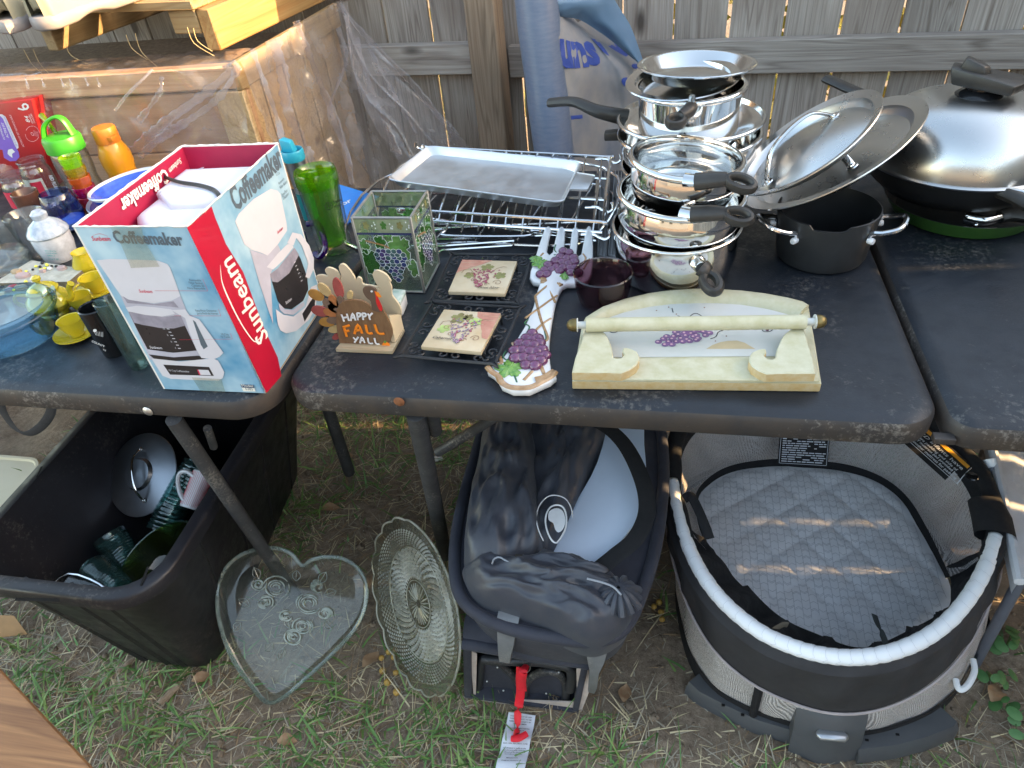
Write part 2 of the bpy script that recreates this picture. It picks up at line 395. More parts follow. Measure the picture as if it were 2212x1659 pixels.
for i in range(len(gaps)-1):
    a, b = gaps[i]+rnd.uniform(.0025, .0045), gaps[i+1]-rnd.uniform(.002, .004)
    L = rnd.uniform(-.006, .006); zt = 1.83+rnd.uniform(-.01, .01); dy = rnd.uniform(0, .003); tl = rnd.uniform(-.002, .002)
    out = []
    for k in range(13): out.append((a+rnd.uniform(-.0012, .0012)+tl*k/6, .03+(zt-.03)*k/12))
    for k in range(13): out.append((b+rnd.uniform(-.0012, .0012)+tl*(12-k)/6, zt-(zt-.03)*k/12))
    vs = [V((x, dy, z)) for x, z in out]+[V((x, dy+.016, z)) for x, z in out]; n = len(out)
    g = (vs, [tuple(range(n)), tuple(range(n, 2*n))[::-1]]+[(k, n+k, n+(k+1) % n, (k+1) % n) for k in range(n)])
    xm = (a+b)/2; g = [p-V((xm, 0, .9)) for p in g[0]], g[1]
    mk('picket', g, M_pick, fence, smooth=False, M=Matrix.Translation(F0) @ FM @ Matrix.Translation((xm, 0, .9)))
def fbox(name, s0, s1, d0, d1, z0, z1, m, b=.003):
    g = bev(box(-(s1-s0)/2, (s1-s0)/2, -(d1-d0)/2, (d1-d0)/2, -(z1-z0)/2, (z1-z0)/2), b, 1)
    return mk(name, g, m, fence, M=Matrix.Translation(F0) @ FM @ Matrix.Translation(((s0+s1)/2, -(d0+d1)/2, (z0+z1)/2)))
zt, zb = FP(1900, 80, .04).z, FP(1900, 156, .04).z
sp0, sp1 = fs(FP(1012, 100, .125)), 0; sp1 = sp0+.09
fbox('rail', sp1+.002, 2.2, .0015, .0395, zb, zt, M_rail)
zt2, zb2 = FP(900, 98, .04).z, FP(900, 162, .04).z
fbox('rail', -2.6, sp0-.002, .0015, .0395, zt2-(zt-zb), zt2, M_rail)
fbox('rail', sp1+.002, 2.2, .0015, .0395, .25, .34, M_rail); fbox('rail', -2.6, sp0-.002, .0015, .0395, .25, .34, M_rail)
fbox('rail', -2.6, 2.2, .0015, .0395, 1.62, 1.70, M_rail)
fbox('post', sp0, sp1, .0400, .129, -.2, 1.85, M_post, .005)

# unseen fence run added on the right to throw shade and thin streaks
side = thing('picket_fence', 'unseen grey board fence added beyond the right table to cast shade and sun streaks', 'fence', (2.1, .5, 0))
SLIT = 2.1
SG = (1.145, 1.275, 1.685)                       # the few gaps between these boards that let the low sun through
ys = [-3.4+.1465*i for i in range(31)]
edges = sorted(set([round(y, 4) for y in ys if all(abs(y-g) > .07 for g in SG) and y < 1.9]+list(SG)+[1.42, 1.55, 1.83, 1.96, 2.085]))
for a, b in zip(edges[:-1], edges[1:]):
    ga = .0070 if a in SG else .0; gb = .0070 if b in SG else .0
    y0, y1 = a+ga-(0 if ga else .001), b-gb
    if not ga: y0 = a+.0004
    na = [(a+.0003, 1.165), (y0, 1.168), (y0, 1.222), (a+.0003, 1.225)] if a == SG[1] else []  # notch shaped to let a sun streak onto the right table
    nb = [(b-.0003, 1.225), (y1, 1.222), (y1, 1.168), (b-.0003, 1.165)] if b == SG[1] else []
    out = [(y0, .03), (y0, 1.02), (a+.0003, 1.05)]+na+[(a+.0003, 1.83), (b-.0003, 1.83)]+nb+[(b-.0003, 1.05), (y1, 1.02), (y1, .03)]
    mk('picket', prism(out, .016, Matrix(((0, 0, 1, SLIT), (1, 0, 0, 0), (0, 1, 0, 0), (0, 0, 0, 1)))), M_pick, side, smooth=False)
for z in (.22, 1.0, 1.66): mk('rail', box(-2.7, 2.7, -.019, .019, -.045, .045), M_rail, side, M=Matrix.Translation((SLIT+.029, -.72, z)) @ Matrix.Rotation(PI/2, 4, 'Z'))

# ------------------------------------------------------------------ folding tables
def tabletop(x0, x1, y0, y1, z, r0, parent, name='tabletop'):
    out = rrect(x0, x1, y0, y1, r0, 8)
    top = slab(out, [(.016, z-.004), (.010, z), (.30, z)][:0] or [(.004, z-.006), (.010, z-.0015), (.022, z)])
    body = slab(out, [(.012, z-.042), (.002, z-.040), (0, z-.034), (0, z-.012), (.004, z-.006)])
    return mkm(name, [(top, M_table), (body, M_lip)], parent, ang=50)
t2 = thing('folding_table', 'long black plastic folding table in two halves holding the pots and the grape decorations', 'table', (.4, 1.1, 0))
X0 = -.553; XS = .374
tabletop(X0, XS-.003, .738, 1.555, .74, .055, t2); tabletop(XS+.004, 1.30, .738, 1.555, .74, .032, t2)
mk('rivet', lathe([(0, .0025), (.006, .002), (.0085, 0)], 14, fr(YP(862, 868, .7365), (1, 0, 0), (0, 0, 1))), M_rust, t2)
p = YP(2010, 905, .73)
mk('hinge', bev(box(.362, .388, .7375, .752, .706, .716), .002), M_lip, t2)
def leg(name, pts, r, parent, m=M_leg): return mk(name, tube(smooth_path(pts, 5), r, 12), m, parent)
foot = T(965, 1210, 0); top_ = T(898, 892, .69)
leg('leg', [top_, top_.lerp(foot, .3), foot+V((0, 0, .02))], .0155, t2)
leg('leg', [V((top_.x+.03, 1.30, .69)), V((top_.x, 1.28, .4)), V((foot.x, 1.27, .01))], .0155, t2)
leg('brace', [T(945, 977, .50), T(1015, 935, .56), T(1085, 890, .66)], .009, t2)
leg('brace', [T(930, 880, .69), T(940, 930, .60)], .012, t2)
leg('leg', [V((1.1, .85, .69)), V((1.12, .84, .01))], .0155, t2); leg('leg', [V((1.1, 1.4, .69)), V((1.12, 1.41, .01))], .0155, t2)
t1 = thing('folding_table', 'black plastic folding table under the coffeemaker box and the glassware', 'table', (-1.2, 1.1, 0))
tabletop(-2.35, -.563, .706, 1.47, .74, .065, t1)
mk('rivet', lathe([(0, .0025), (.006, .002), (.0085, 0)], 14, fr(YP(319, 889, .7045), (1, 0, 0), (0, 0, 1))), M_alu, t1)
a = T(375, 905, .69); b = T(470, 1010, .47); c = T(642, 1292, .01)
leg('leg', [a, a.lerp(c, .33), a.lerp(c, .66), c], .0132, t1)
leg('brace', [T(448, 925, .64), T(462, 965, .58)], .007, t1)
leg('leg', [a+V((-.02, .45, 0)), c+V((-.02, .40, 0))], .0155, t1)

# ------------------------------------------------------------------ wooden crate wrapped in plastic, pallet on top
ZC = 1.0
A = T(505, 137, ZC); Lft = T(0, 168, ZC)*1; ex = (A-Lft); ex.z = 0; ex.normalize()
B = T(728, 6, ZC); ey = (B-A); ey.z = 0; LB = ey.length; ey.normalize()
crate = thing('wooden_crate', 'big pine crate wrapped in clear plastic behind the left table', 'crate', (A.x-.6, A.y+.2, 0))
def plank(name, p0, p1, up, wd, th, m, parent, b=.003, side=None):
    """a board from p0 to p1 (lower edge, outer face), wd along up, thickness th away from the viewer side"""
    p0, p1 = V(p0), V(p1); x = (p1-p0); L = x.length; x.normalize(); y = V(up).normalized(); z = x.cross(y)
    if side is not None and z.dot(V(side)) < 0: z = -z; 
    M = Matrix(((x.x, y.x, z.x, 0), (x.y, y.y, z.y, 0), (x.z, y.z, z.z, 0), (0, 0, 0, 1)))
    if M.determinant() < 0: pass
    c = (p0+p1)/2+y*wd/2-z*th/2; M.translation = c
    if M.to_3x3().determinant() < 0:
        M = Matrix(((x.x, y.x, -z.x, c.x), (x.y, y.y, -z.y, c.y), (x.z, y.z, -z.z, c.z), (0, 0, 0, 1)))
    return mk(name, bev(box(-L/2, L/2, -wd/2, wd/2, -th/2, th/2), b, 1), m, parent, M=M)
nf = V((ex.y, -ex.x, 0)); ne = V((ey.y, -ey.x, 0))
up = V((0, 0, 1))
FL = A-ex*1.25
zs = [1.0-.045, .80, .665, .515, .34, .17, .01]
plank('plank', FL+V((0, 0, -ZC+.945)), A+V((0, 0, -ZC+.945)), up, .05, .035, M_pine2, crate, .004, nf)
for i in range(1, len(zs)-0):
    z0 = zs[i]; z1 = (zs[i-1] if i > 1 else .94)-.004
    plank('plank', FL-nf*.02+V((0, 0, z0-ZC)), A-nf*.02-ex*.0+V((0, 0, z0-ZC)), up, z1-z0, .018, M_pine2, crate, .002, nf)
for k, (s0, s1) in enumerate(((0, .075),)):
    q = A-ex*s1; plank('post', q-nf*.0+V((0, 0, .0-ZC)), q+V((0, 0, .94-ZC)), ex, s1-s0, .0185, M_pinev, crate, .003, nf)
nE = 5
for i in range(nE):
    s0, s1 = LB*i/nE+.004, LB*(i+1)/nE-.004
    q = A+ey*s0; m_ = mk
    g = bev(box(0, s1-s0, 0, .018, 0, .94), .002, 1)
    plank('plank', q-ne*.018+V((0, 0, -ZC+.01)), q-ne*.018+V((0, 0, .94-ZC)), ey, s1-s0, .018, M_pinev, crate, .003, ne)
plank('rail', A+V((0, 0, -.06)), B+V((0, 0, -.06)), up, .06, .017, M_pine, crate, .003, ne)
mk('inside', box(0, 1, 0, 1, 0, 1)[:2] and ([A-nf*.03-ex*.02+V((0, 0, -.06)), FL-nf*.03+V((0, 0, -.06)), FL+ey*LB+V((0, 0, -.06)), A+ey*(LB-.03)-ex*.02+V((0, 0, -.06))], [(0, 1, 2, 3)]), M_soil, crate)

# clear plastic sheet over the crate, flowing down to the right
M_film = glass('clear_film', (.93, .92, .93), .20, .75, .34, bmp=.6, bs=14, tint=(.80, .78, .80), ior=1.45)
M_fold = glass('film_fold', (.93, .92, .93), .16, .8, .16, bmp=.4, bs=12, tint=(.82, .80, .84), ior=1.5)
film = thing('plastic_sheet', 'clear creased plastic sheet draped over the crate and down to the fence', 'plastic sheet', (A.x, A.y, .74))
def film_front(a, b):
    p = FL*(1-a)+A*a; p = V((p.x, p.y, 1.0)); d = .012+.016*abs(fbm((a*9, b*3, 1), 1, 4))
    if b < .12: q = p+V((0, 0, .006))+(-nf)*(.10*(1-b/.12)); return q+V((0, 0, .006*fbm((a*30, b*50, 2), 1, 3)))
    t = (b-.12)/.88
    crk = .010*max(0, 1-abs(((a*3.1-t*.9) % .62)-.3)*10)
    return p+nf*(d+crk+.02*t)+V((0, 0, .008-t*.45))
mk('front_sheet', grid(film_front, 150, 60), glass('thin_film', (.94, .93, .93), .18, .8, .20, bmp=.6, bs=14, tint=(.80, .76, .76)), film, ang=180)
def film_end(a, b):
    p = A*(1-a)+B*a; t = b
    f = sin(a*26+2*sin(t*3)+5*fbm((a*2, t*1.5, 7), 1, 2)); d = .012+.022*(f*.5+.5)*(.4+.8*t)+.01*fbm((a*9, t*9, 4), 1, 3)
    return V((p.x, p.y, 1.008))+ne*(d+.10*t*t)+V((0, 0, -t*.52))+ey*(.10*t*a)
mk('end_sheet', grid(film_end, 120, 60), M_film, film, ang=180)
# triangle falling from the far corner to the right along the fence
P0 = B+V((0, 0, .01)); Ptop = [FP(728, 4, .16), FP(790, 75, .18), FP(870, 155, .2), FP(950, 250, .2), FP(1006, 326, .18)]
Pbot = [B+ne*.03, FP(765, 180, .30), FP(810, 270, .36), FP(860, 350, .38), FP(890, 400, .38)]
tp, bp = smooth_path(Ptop, 8), smooth_path(Pbot, 8)
def film_tri(a, b):
    i = min(len(tp)-1, int(a*(len(tp)-1))); f = a*(len(tp)-1)-i; j = min(i+1, len(tp)-1)
    t_ = tp[i].lerp(tp[j], f); b_ = bp[i].lerp(bp[j], f); q = t_.lerp(b_, b)
    return q+fn_*(.028*sin(b*17+a*4+3*fbm((a*2, b*2, 5), 1, 2))*(.3+a)+.006*fbm((a*6, b*6, 9), 1, 2))
mk('side_sheet', grid(film_tri, 60, 50), M_film, film, ang=180)
def fold(pts, w, parent=film):
    ps = smooth_path(pts, 8); n = len(ps)
    ws = [w*(.35+.65*abs(sin(2.2+i*1.3))*.6+.4*fbm((i*.3, w*90, 0), 1, 2)) for i in range(n)]
    ps = [p+V((.0015*fbm((i*.15, 1, 2), 1, 2), .0015*fbm((i*.15, 4, 2), 1, 2), .0015*fbm((i*.15, 8, 2), 1, 2))) for i, p in enumerate(ps)]
    mk('fold', tube(ps, [max(.003, q*1.9) for q in ws], 9, ry=[max(.0008, q*.14) for q in ws], up=(nf.x, nf.y, .001)), M_fold, parent, ang=180)
def onfr(u, v, d=.03): return PL(u, v, A+nf*d, nf)
def onen(u, v, d=.03): return PL(u, v, A+ne*d, ne)
fold([onfr(515, 138, .012), onfr(440, 205, .035), onfr(360, 262, .045), onfr(300, 315, .05), onfr(262, 350, .055)], .009)
fold([onfr(516, 145, .012), onfr(470, 215, .035), onfr(400, 265, .045), onfr(345, 300, .05), onfr(300, 340, .055)], .007)
fold([onfr(330, 150, .02), onfr(300, 180, .04), onfr(270, 210, .045), onfr(250, 238, .045)], .0022)
fold([onfr(350, 165, .02), onfr(345, 200, .04), onfr(318, 238, .045), onfr(300, 262, .045)], .0045)
for x in (55, 90, 132, 150, 185, 210): fold([onfr(x, 168, .012), onfr(x+3, 180, .025), onfr(x+6, 192+rnd.uniform(-8, 8), .028)], .003)
fold([onen(590, 85, .02), onen(612, 160, .04), onen(622, 240, .06), onen(655, 310, .07), onen(670, 350, .08), onen(690, 400, .08)], .014)
fold([onen(640, 45, .02), onen(665, 110, .04), onen(700, 200, .05), onen(740, 300, .09), onen(760, 400, .12)], .008)
fold([onen(730, 60, .03), onen(748, 130, .05), onen(712, 235, .08), onen(740, 300, .10), onen(758, 360, .12)], .006)
fold([onen(545, 105, .02), onen(575, 190, .04), onen(600, 260, .05), onen(612, 330, .06)], .006)
fold([FP(730, 8, .17), FP(790, 78, .19), FP(868, 156, .21), FP(950, 252, .21), FP(1004, 326, .2)], .007)
fold([FP(770, 80, .2), FP(800, 190, .25), FP(835, 270, .3), FP(865, 340, .32)], .006)
fold([FP(800, 110, .2), FP(850, 200, .24), FP(900, 290, .28)], .005)

# pallet
pal = thing('wooden_pallet', 'fresh pine pallet lying on top of the wrapped crate under the pale shoes', 'pallet', T(300, 80, 1.05))
PO = T(478, 110, 1.012); pe = T(692, 7, 1.012)-PO; pe.z = 0; pe.normalize(); pxl = V((-pe.y, pe.x, 0))   # leftwards
HS = .088
def pbox(name, s0, s1, t0, t1, z0, z1, m, b=.003, ax='s'):
    """s along the stringer away from the camera, t to the left"""
    c = PO+pe*((s0+s1)/2)+pxl*((t0+t1)/2); c.z = (z0+z1)/2
    if ax == 's': M = fr(c, pe, pxl); g = box(-(s1-s0)/2, (s1-s0)/2, -(t1-t0)/2, (t1-t0)/2, -(z1-z0)/2, (z1-z0)/2)
    else: M = fr(c, pxl, -pe); g = box(-(t1-t0)/2, (t1-t0)/2, -(s1-s0)/2, (s1-s0)/2, -(z1-z0)/2, (z1-z0)/2)
    return mk(name, bev(g, b, 1), m, pal, M=M)
M_swirl = wood('swirly_pine', ((.28, .12, .03), (.40, .24, .08), (.46, .31, .13)), 0, .75, .6, .25)
pbox('stringer', 0, 1.0, 0, .036, 1.012, 1.012+HS, M_swirl, .003)
pbox('stringer', .02, 1.0, .50, .536, 1.012, 1.012+HS, M_pine); pbox('stringer', .02, 1.0, 1.0, 1.036, 1.012, 1.012+HS, M_pine)
zt_ = 1.012+HS+.001
for i in range(6):
    s0 = .0+i*.125; pbox('deck_board', s0-.012 if i == 0 else s0, s0+.098, .030, 1.10, zt_, zt_+.019, M_pine, .002, 't')
pbox('deck_board', -.002, .10, .037, .11, 1.05, zt_-.001, M_pine, .002, 't')
M_fib = pm('straw', (.62, .47, .24), .8)
for u, v in ((80, 107), (150, 93), (300, 73), (412, 60), (425, 62), (280, 76), (60, 108)):
    p = PL(u, v, PO, -pe); l = rnd.uniform(.02, .07)
    tag(mk('splinter', tube(smooth_path([p+V((0, -.012, .004)), p+V((rnd.uniform(0, .015), -.016, -l*.5)), p+V((rnd.uniform(.01, .05), -.018, -l))], 4), .0008, 4), M_fib, pal))
# ------------------------------------------------------------------ pots and pans
def cv(x0, y0, s):       # reading points off an enlarged part of the photograph: gives picture coordinates
    return lambda x, y: (.553*(x0+x/s), .553*(y0+y/s))
def vessel(c, r0, r1, z0, z1, th=.0022, lip=.006, bulge=0, n=56, M=None, foot=.9):
    """outer wall, rolled lip, inner wall"""
    h = z1-z0; o = [(0, z0), (r0*foot, z0), (r0*.985, z0+.002), (r0, z0+.006)]
    for i in range(1, 7):
        t = i/6; o.append((r0+(r1-r0)*t+bulge*sin(PI*t), z0+.006+(h-.006)*t))
    rr, zz = o[-1]
    for i in range(9):
        a = -PI/2+1.15*PI*i/8; o.append((rr+lip*.25+lip*.5*cos(a)+.001, zz+lip*.45*(sin(a)+1)))
    i_ = [(rr-th, zz-.002)]
    for i in range(5, -1, -1):
        t = i/6; i_.append((r0+(r1-r0)*t+bulge*sin(PI*t)-th, z0+.006+(h-.006)*t))
    i_ += [(r0*.97-th, z0+th+.002), (0, z0+th+.001)]
    MM = Matrix.Translation(V(c)) if M is None else M
    return lathe(o+i_, n, MM)
def handle(pts, ws, hs, up, n=10, k=5):
    ps = smooth_path(pts, k); m = len(ps)
    def itp(L, i):
        f = i/(m-1)*(len(L)-1); a = min(int(f), len(L)-2); return L[a]+(L[a+1]-L[a])*(f-a)
    return tube(ps, [itp(ws, i) for i in range(m)], n, ry=[itp(hs, i) for i in range(m)], up=up)
def loop(c, d, up, a, b, r, ry):
    d = V(d).normalized(); s = d.cross(V(up)).normalized(); c = V(c)
    return tube([c+d*(a*cos(t))+s*(b*sin(t)) for t in (2*PI*i/22 for i in range(22))], r, 9, closed=True, ry=ry, up=up)
def loop_handle(name, root, mid, tip, parent, w=.0125, h=.008, up=(0, 0, 1), L=.028, m=None):
    root, mid, tip = V(root), V(mid), V(tip); d = (tip-mid).normalized(); upv = V(up)
    upn = (upv-d*upv.dot(d)).normalized()
    g1 = handle([root, root.lerp(mid, .5)+upn*.001, mid], [w*1.05, w*1.0, w*.8], [h*1.15, h*1.1, h*.9], upn)
    c = mid+d*(L*.93)
    c = mid+d*(L*.80); g2 = loop(c, d, upn, L*.78, w*.78, w*.46, h*.85)
    return mk(name, join(g1, g2), m or M_bk, parent)
FX, FY = .030, 1.112
sp = thing('saucepan', 'mirror polished steel saucepan standing on the table with its black handle pointing at the viewer', 'saucepan', (FX, FY, .74), 'polished steel pans stacked on the table')
mk('pan_body', vessel((FX, FY, 0), .094, .102, .7415, .826, bulge=.005), M_steel, sp)
r_ = T(1493, 549, .808); r_ = V((r_.x, r_.y, .808)); d = (r_-V((FX, FY, .808))).normalized(); r_ = V((FX, FY, .808))+d*.103
mk('handle_bracket', handle([r_-d*.002, r_+d*.014], [.014, .011], [.012, .010], (0, 0, 1)), M_steel2, sp)
loop_handle('handle', r_+d*.012, T(1528, 590, .800), T(1552, 650, .786), sp, .0155, .0095, L=.027)
ring2 = lambda c, z, s: None
tl = Matrix.Rotation(rad(3.5), 4, 'Y')
def tilted(c, a, b=0): return Matrix.Translation(V(c)) @ Matrix.Rotation(rad(a), 4, 'Y') @ Matrix.Rotation(rad(b), 4, 'X')
M2 = tilted((FX+.000, FY-.004, .813), 3.5)
p2 = thing('frying_pan', 'deep polished steel pan with curved sides nested in the saucepan, handle to the right', 'frying pan', (FX, FY, .81), 'polished steel pans stacked on the table')
mk('pan_body', vessel(0, .088, .096, .0, .068, bulge=.008, M=M2, lip=.010), M_steel, p2)
a = YP(1484, 463, FY-.096)
mk('handle_bracket', handle([a+V((-.008, .006, 0)), a+V((.012, -.003, 0))], [.013, .012], [.011, .010], (0, 0, 1)), M_steel2, p2)
loop_handle('handle', YP(1493, 463, FY-.104), YP(1566, 461, FY-.112), YP(1622, 474, FY-.118), p2, .0135, .0095, up=(0, -.45, .9), L=.024)
M3 = tilted((.034, FY+.002, .878), 5.0)
p3 = thing('frying_pan', 'smallest polished steel pan on top of the front stack, tilted to the right', 'frying pan', (.034, FY, .88), 'polished steel pans stacked on the table')
mk('pan_body', vessel(0, .079, .082, .0, .056, bulge=.004, M=M3, lip=.012), M_steel, p3)
mk('glass_lid', lathe([(.082, .052), (.07, .053), (.05, .0535), (0, .054)], 48, M3), glass('lid_glass', (.90, .93, .95), .02, .6, .05), p3)
a = YP(1496, 392, FY-.086)
mk('handle_bracket', handle([a+V((-.012, .006, 0)), a+V((.010, 0, 0))], [.012, .011], [.010, .009], (0, 0, 1)), M_steel2, p3)
loop_handle('handle', YP(1502, 393, FY-.094), YP(1570, 387, FY-.102), YP(1626, 404, FY-.108), p3, .0135, .0095, up=(0, -.45, .9), L=.025)
BX, BY = .048, 1.345
bp_ = thing('stock_pot', 'polished steel pot at the bottom of the tall back stack', 'pot', (BX, BY, .74), 'polished steel pans stacked on the table')
mk('pot_body', vessel((BX, BY, 0), .110, .120, .7415, .835, bulge=.002), M_steel, bp_)
s2 = thing('saute_pan', 'polished steel deep pan midway up the tall back stack with a short dark stub handle', 'pan', (BX, BY, .83), 'polished steel pans stacked on the table')
mk('pan_body', vessel((BX, BY, 0), .102, .125, .818, .892, bulge=.008, lip=.009), M_steel, s2)
mk('handle', bev(hexa([T(1332, 292, .888)+V(q) for q in ((-.024, 0, -.012), (.02, 0, -.012), (.02, .02, -.012), (-.024, .02, -.012), (-.024, 0, .004), (.02, 0, .008), (.02, .02, .008), (-.024, .02, .004))]), .003), M_bk, s2)
sk = thing('skillet', 'wide polished steel frying pan with a long dark handle reaching up left towards the fence', 'frying pan', (BX, BY, .88), 'polished steel pans stacked on the table')
mk('pan_body', vessel((BX, BY, 0), .088, .127, .885, .921, bulge=-.004, lip=.008), M_steel2, sk)
h0 = V((BX-.125, BY+.0, .912))
mk('handle', join(handle([T(1352, 275, .915)+V((0, .05, 0)), YP(1290, 240, 1.37), YP(1240, 220, 1.39), YP(1187, 222, 1.41)], [.011, .0135, .0125, .012], [.016, .012, .009, .0085], (0, 0, 1))), M_bk, sk)
p4 = thing('saucepan', 'straight sided polished steel saucepan with a short black loop handle standing in the skillet', 'saucepan', (BX, BY, .89), 'polished steel pans stacked on the table')
C4 = (BX-.004, BY-.008, 0)
mk('pan_body', vessel(C4, .089, .090, .900, .975, lip=.012), M_steel, p4)
a = YP(1494, 226, C4[1]-.094)
mk('handle_bracket', handle([a+V((0, .006, .006)), a+V((0, -.012, 0))], [.011, .010], [.008, .008], (1, 0, 0)), M_steel2, p4)
mk('handle', join(handle([a+V((0, -.008, 0)), YP(1487, 240, C4[1]-.115), YP(1470, 252, C4[1]-.13)], [.011, .012, .009], [.010, .012, .010], (0, 0, 1)),
                  loop(YP(1460, 262, C4[1]-.145), V((-.5, -.8, -.1)), (0, -.3, 1), .0155, .0125, .0048, .0085)), M_bk, p4)
lb = thing('steel_lid', 'upturned wide rimmed steel lid wedged between top saucepan and shallow pan', 'lid', (BX-.02, BY, .98), 'steel lids')
ML = tilted((BX-.018, BY-.006, .982), -3, 4)
mk('lid_body', lathe([(0, -.012), (.07, -.010), (.082, .004), (.084, .010), (.098, .011), (.0995, .0125), (.098, .014), (.083, .0125), (.080, .006), (.068, -.007), (0, -.009)], 56, ML), M_steel2, lb)
pie = thing('pie_pan', 'shallow satin steel pan lying on the very top of the tall stack', 'pan', (BX, BY, 1.0), 'polished steel pans stacked on the table')
MP = tilted((BX+.004, BY-.012, .998), 1, -3)
mk('pan_body', lathe([(0, -.003), (.070, -.003), (.078, .001), (.094, .018), (.101, .0195), (.102, .0215), (.100, .0225), (.093, .0205), (.076, .004), (.069, 0), (0, 0)], 60, MP), M_steel2, pie)

# leaning lids
def bail(M, p0, p1, rise, parent, w=.005, name='handle'):
    p0, p1 = V(p0), V(p1); u = (p1-p0); L = u.length; mid = (p0+p1)/2
    pts = [p0, p0+u*.06+V((0, 0, rise*.35)), p0+u*.22+V((0, 0, rise*.85)), mid+V((0, 0, rise)), p1-u*.22+V((0, 0, rise*.85)), p1-u*.06+V((0, 0, rise*.35)), p1]
    g = handle(pts, [w*1.1]*3, [w*.45]*3, (0, 0, 1))
    pads = join(*[lathe([(0, .002), (w*1.5, .0018), (w*1.7, 0)], 16, Matrix.Translation(q)) for q in (p0, p1)], *[lathe([(0, .0052), (w*.6, .004), (w*.75, .002)], 10, Matrix.Translation(q)) for q in (p0, p1)])
    mk(name, xf(M, join(g, pads)), M_steel, parent)
LD1, s1 = disc(1791, 333, YP(1791, 333, 1.255), 30.5, .365)
R1 = 208*s1
big = thing('steel_lid', 'largest round steel lid leaning behind the other lid against the domed pan', 'lid', LD1.to_translation(), 'steel lids')
mk('lid_body', lathe([(0, -.004), (R1*.55, -.007), (R1*.80, -.012), (R1*.85, -.006), (R1*.865, 0), (R1, .004), (R1*1.003, .002), (R1*.995, .0005), (R1*.865, -.003), (R1*.84, -.010), (R1*.80, -.015), (0, -.008)], 80, LD1), M_brush, big)
bail(LD1, (-R1*.14, R1*.45, -.005), (R1*.14, -R1*.52, -.006), .034, big, .006)
LD2, s2_ = disc(1741, 312, YP(1741, 312, 1.215), 36, .37)
R2 = 173*s2_
fr2 = thing('steel_lid', 'steel lid with an arched bail handle leaning in front of the largest lid', 'lid', LD2.to_translation(), 'steel lids')
mk('lid_body', lathe([(0, .010), (R2*.40, .006), (R2*.70, -.006), (R2*.82, -.012), (R2*.865, -.006), (R2*.885, 0), (R2, .004), (R2*1.003, .002), (R2*.99, 0), (R2*.885, -.003), (R2*.85, -.010), (R2*.80, -.015), (0, .006)], 80, LD2), M_brush, fr2)
bail(LD2, (-R2*.62, -R2*.36, -.001), (R2*.44, R2*.25, .002), .040, fr2, .0062)

# black pot with two wire handles
BP = V((.278, 1.168, 0))
pot = thing('cooking_pot', 'dark grey pot with two chrome wire handles and a pouring notch', 'pot', (BP.x, BP.y, .74))
def notch(a, r, z, j):
    if j in NJ:
        d = abs((a-rad(262)+PI) % (2*PI)-PI); k = max(0, min(1, (.36-d)/.06)); z -= .007*k
    return r, z
prof = [(0, .7415), (.062, .7415), (.070, .744), (.0735, .752), (.078, .80), (.0815, .829), (.0815, .832), (.079, .833), (.0785, .829), (.075, .80), (.070, .753), (.06, .746), (0, .7455)]
NJ = (5, 6, 7, 8)
out_ = lathe(prof[:7], 72, Matrix.Translation(BP), notch); inn = lathe([(.0813, .8321), (.079, .833)]+prof[8:], 72, Matrix.Translation(BP), lambda a, r, z, j: notch(a, r, z, 6 if j < 3 else 0))
mkm('pot_body', [(out_, M_anod), (inn, M_teflon)], pot)
def wire_handle(a1, outw, parent, z=.812, sp=.32, rad_=.0795, w=.0042):
    pts = []
    for s in (-1, 1):
        a = a1+s*sp; q = BP+V((rad_*cos(a), rad_*sin(a), z-.012)); e = V((cos(a1), sin(a1), 0)); pts.append((q, q+e*.004+V((0, 0, .010)), q+e*(outw*.5)+V((0, 0, .014)), q+e*outw+V((0, 0, .022))-V((cos(a1+s*PI/2), sin(a1+s*PI/2), 0))*.010))
    g = tube(smooth_path(list(pts[0])+list(pts[1])[::-1], 6), w, 8)
    mk('handle', g, M_chrome, parent)
    for s in (-1, 1):
        a = a1+s*sp; q = BP+V(((rad_+.001)*cos(a), (rad_+.001)*sin(a), z-.014))
        mk('rivet', lathe([(0, .010), (.0045, .0095), (.0055, .0075), (.0055, 0)], 14, fr(q, (-sin(a), cos(a), 0), (0, 0, 1))), M_white, parent)
        mk('rivet', lathe([(0, .003), (.005, .002), (.0065, 0)], 14, fr(q-V((.006*cos(a), .006*sin(a), 0)), (sin(a), -cos(a), 0), (0, 0, 1))), M_alu, parent)
wire_handle(rad(-22), .042, pot, .815, .42); wire_handle(rad(203), .042, pot, .815, .42)

# domed pan group
WX, WY, WZ, WR = .522, 1.355, .846, .156
dl = thing('dome_lid', 'tall brushed steel dome lid with an angular black knob at the right edge', 'lid', (WX, WY, WZ), 'steel lids')
prof = [(WR+.004, WZ-.003), (WR+.0055, WZ), (WR+.003, WZ+.002)]+[(WR*cos(t)**.62 if t < 1.5 else 0, WZ+.003+.098*sin(t)) for t in (i*PI/2/22 for i in range(23))]
mk('dome', lathe(prof, 96, Matrix.Translation((WX, WY, 0))), M_brush, dl)
KZ = WZ+.100
mk('knob_base', lathe([(.036, KZ-.006), (.0365, KZ+.001), (.030, KZ+.006), (.020, KZ+.010), (.019, KZ+.02), (0, KZ+.02)], 40, Matrix.Translation((WX, WY, 0))), M_bk2, dl)
kd = V((.92, -.38, 0)).normalized(); ks = V((-kd.y, kd.x, 0))
def kp(a, b, z): return V((WX, WY, KZ))+kd*(a*1.45-.004)+ks*b*1.35+V((0, 0, z*1.5-.006))
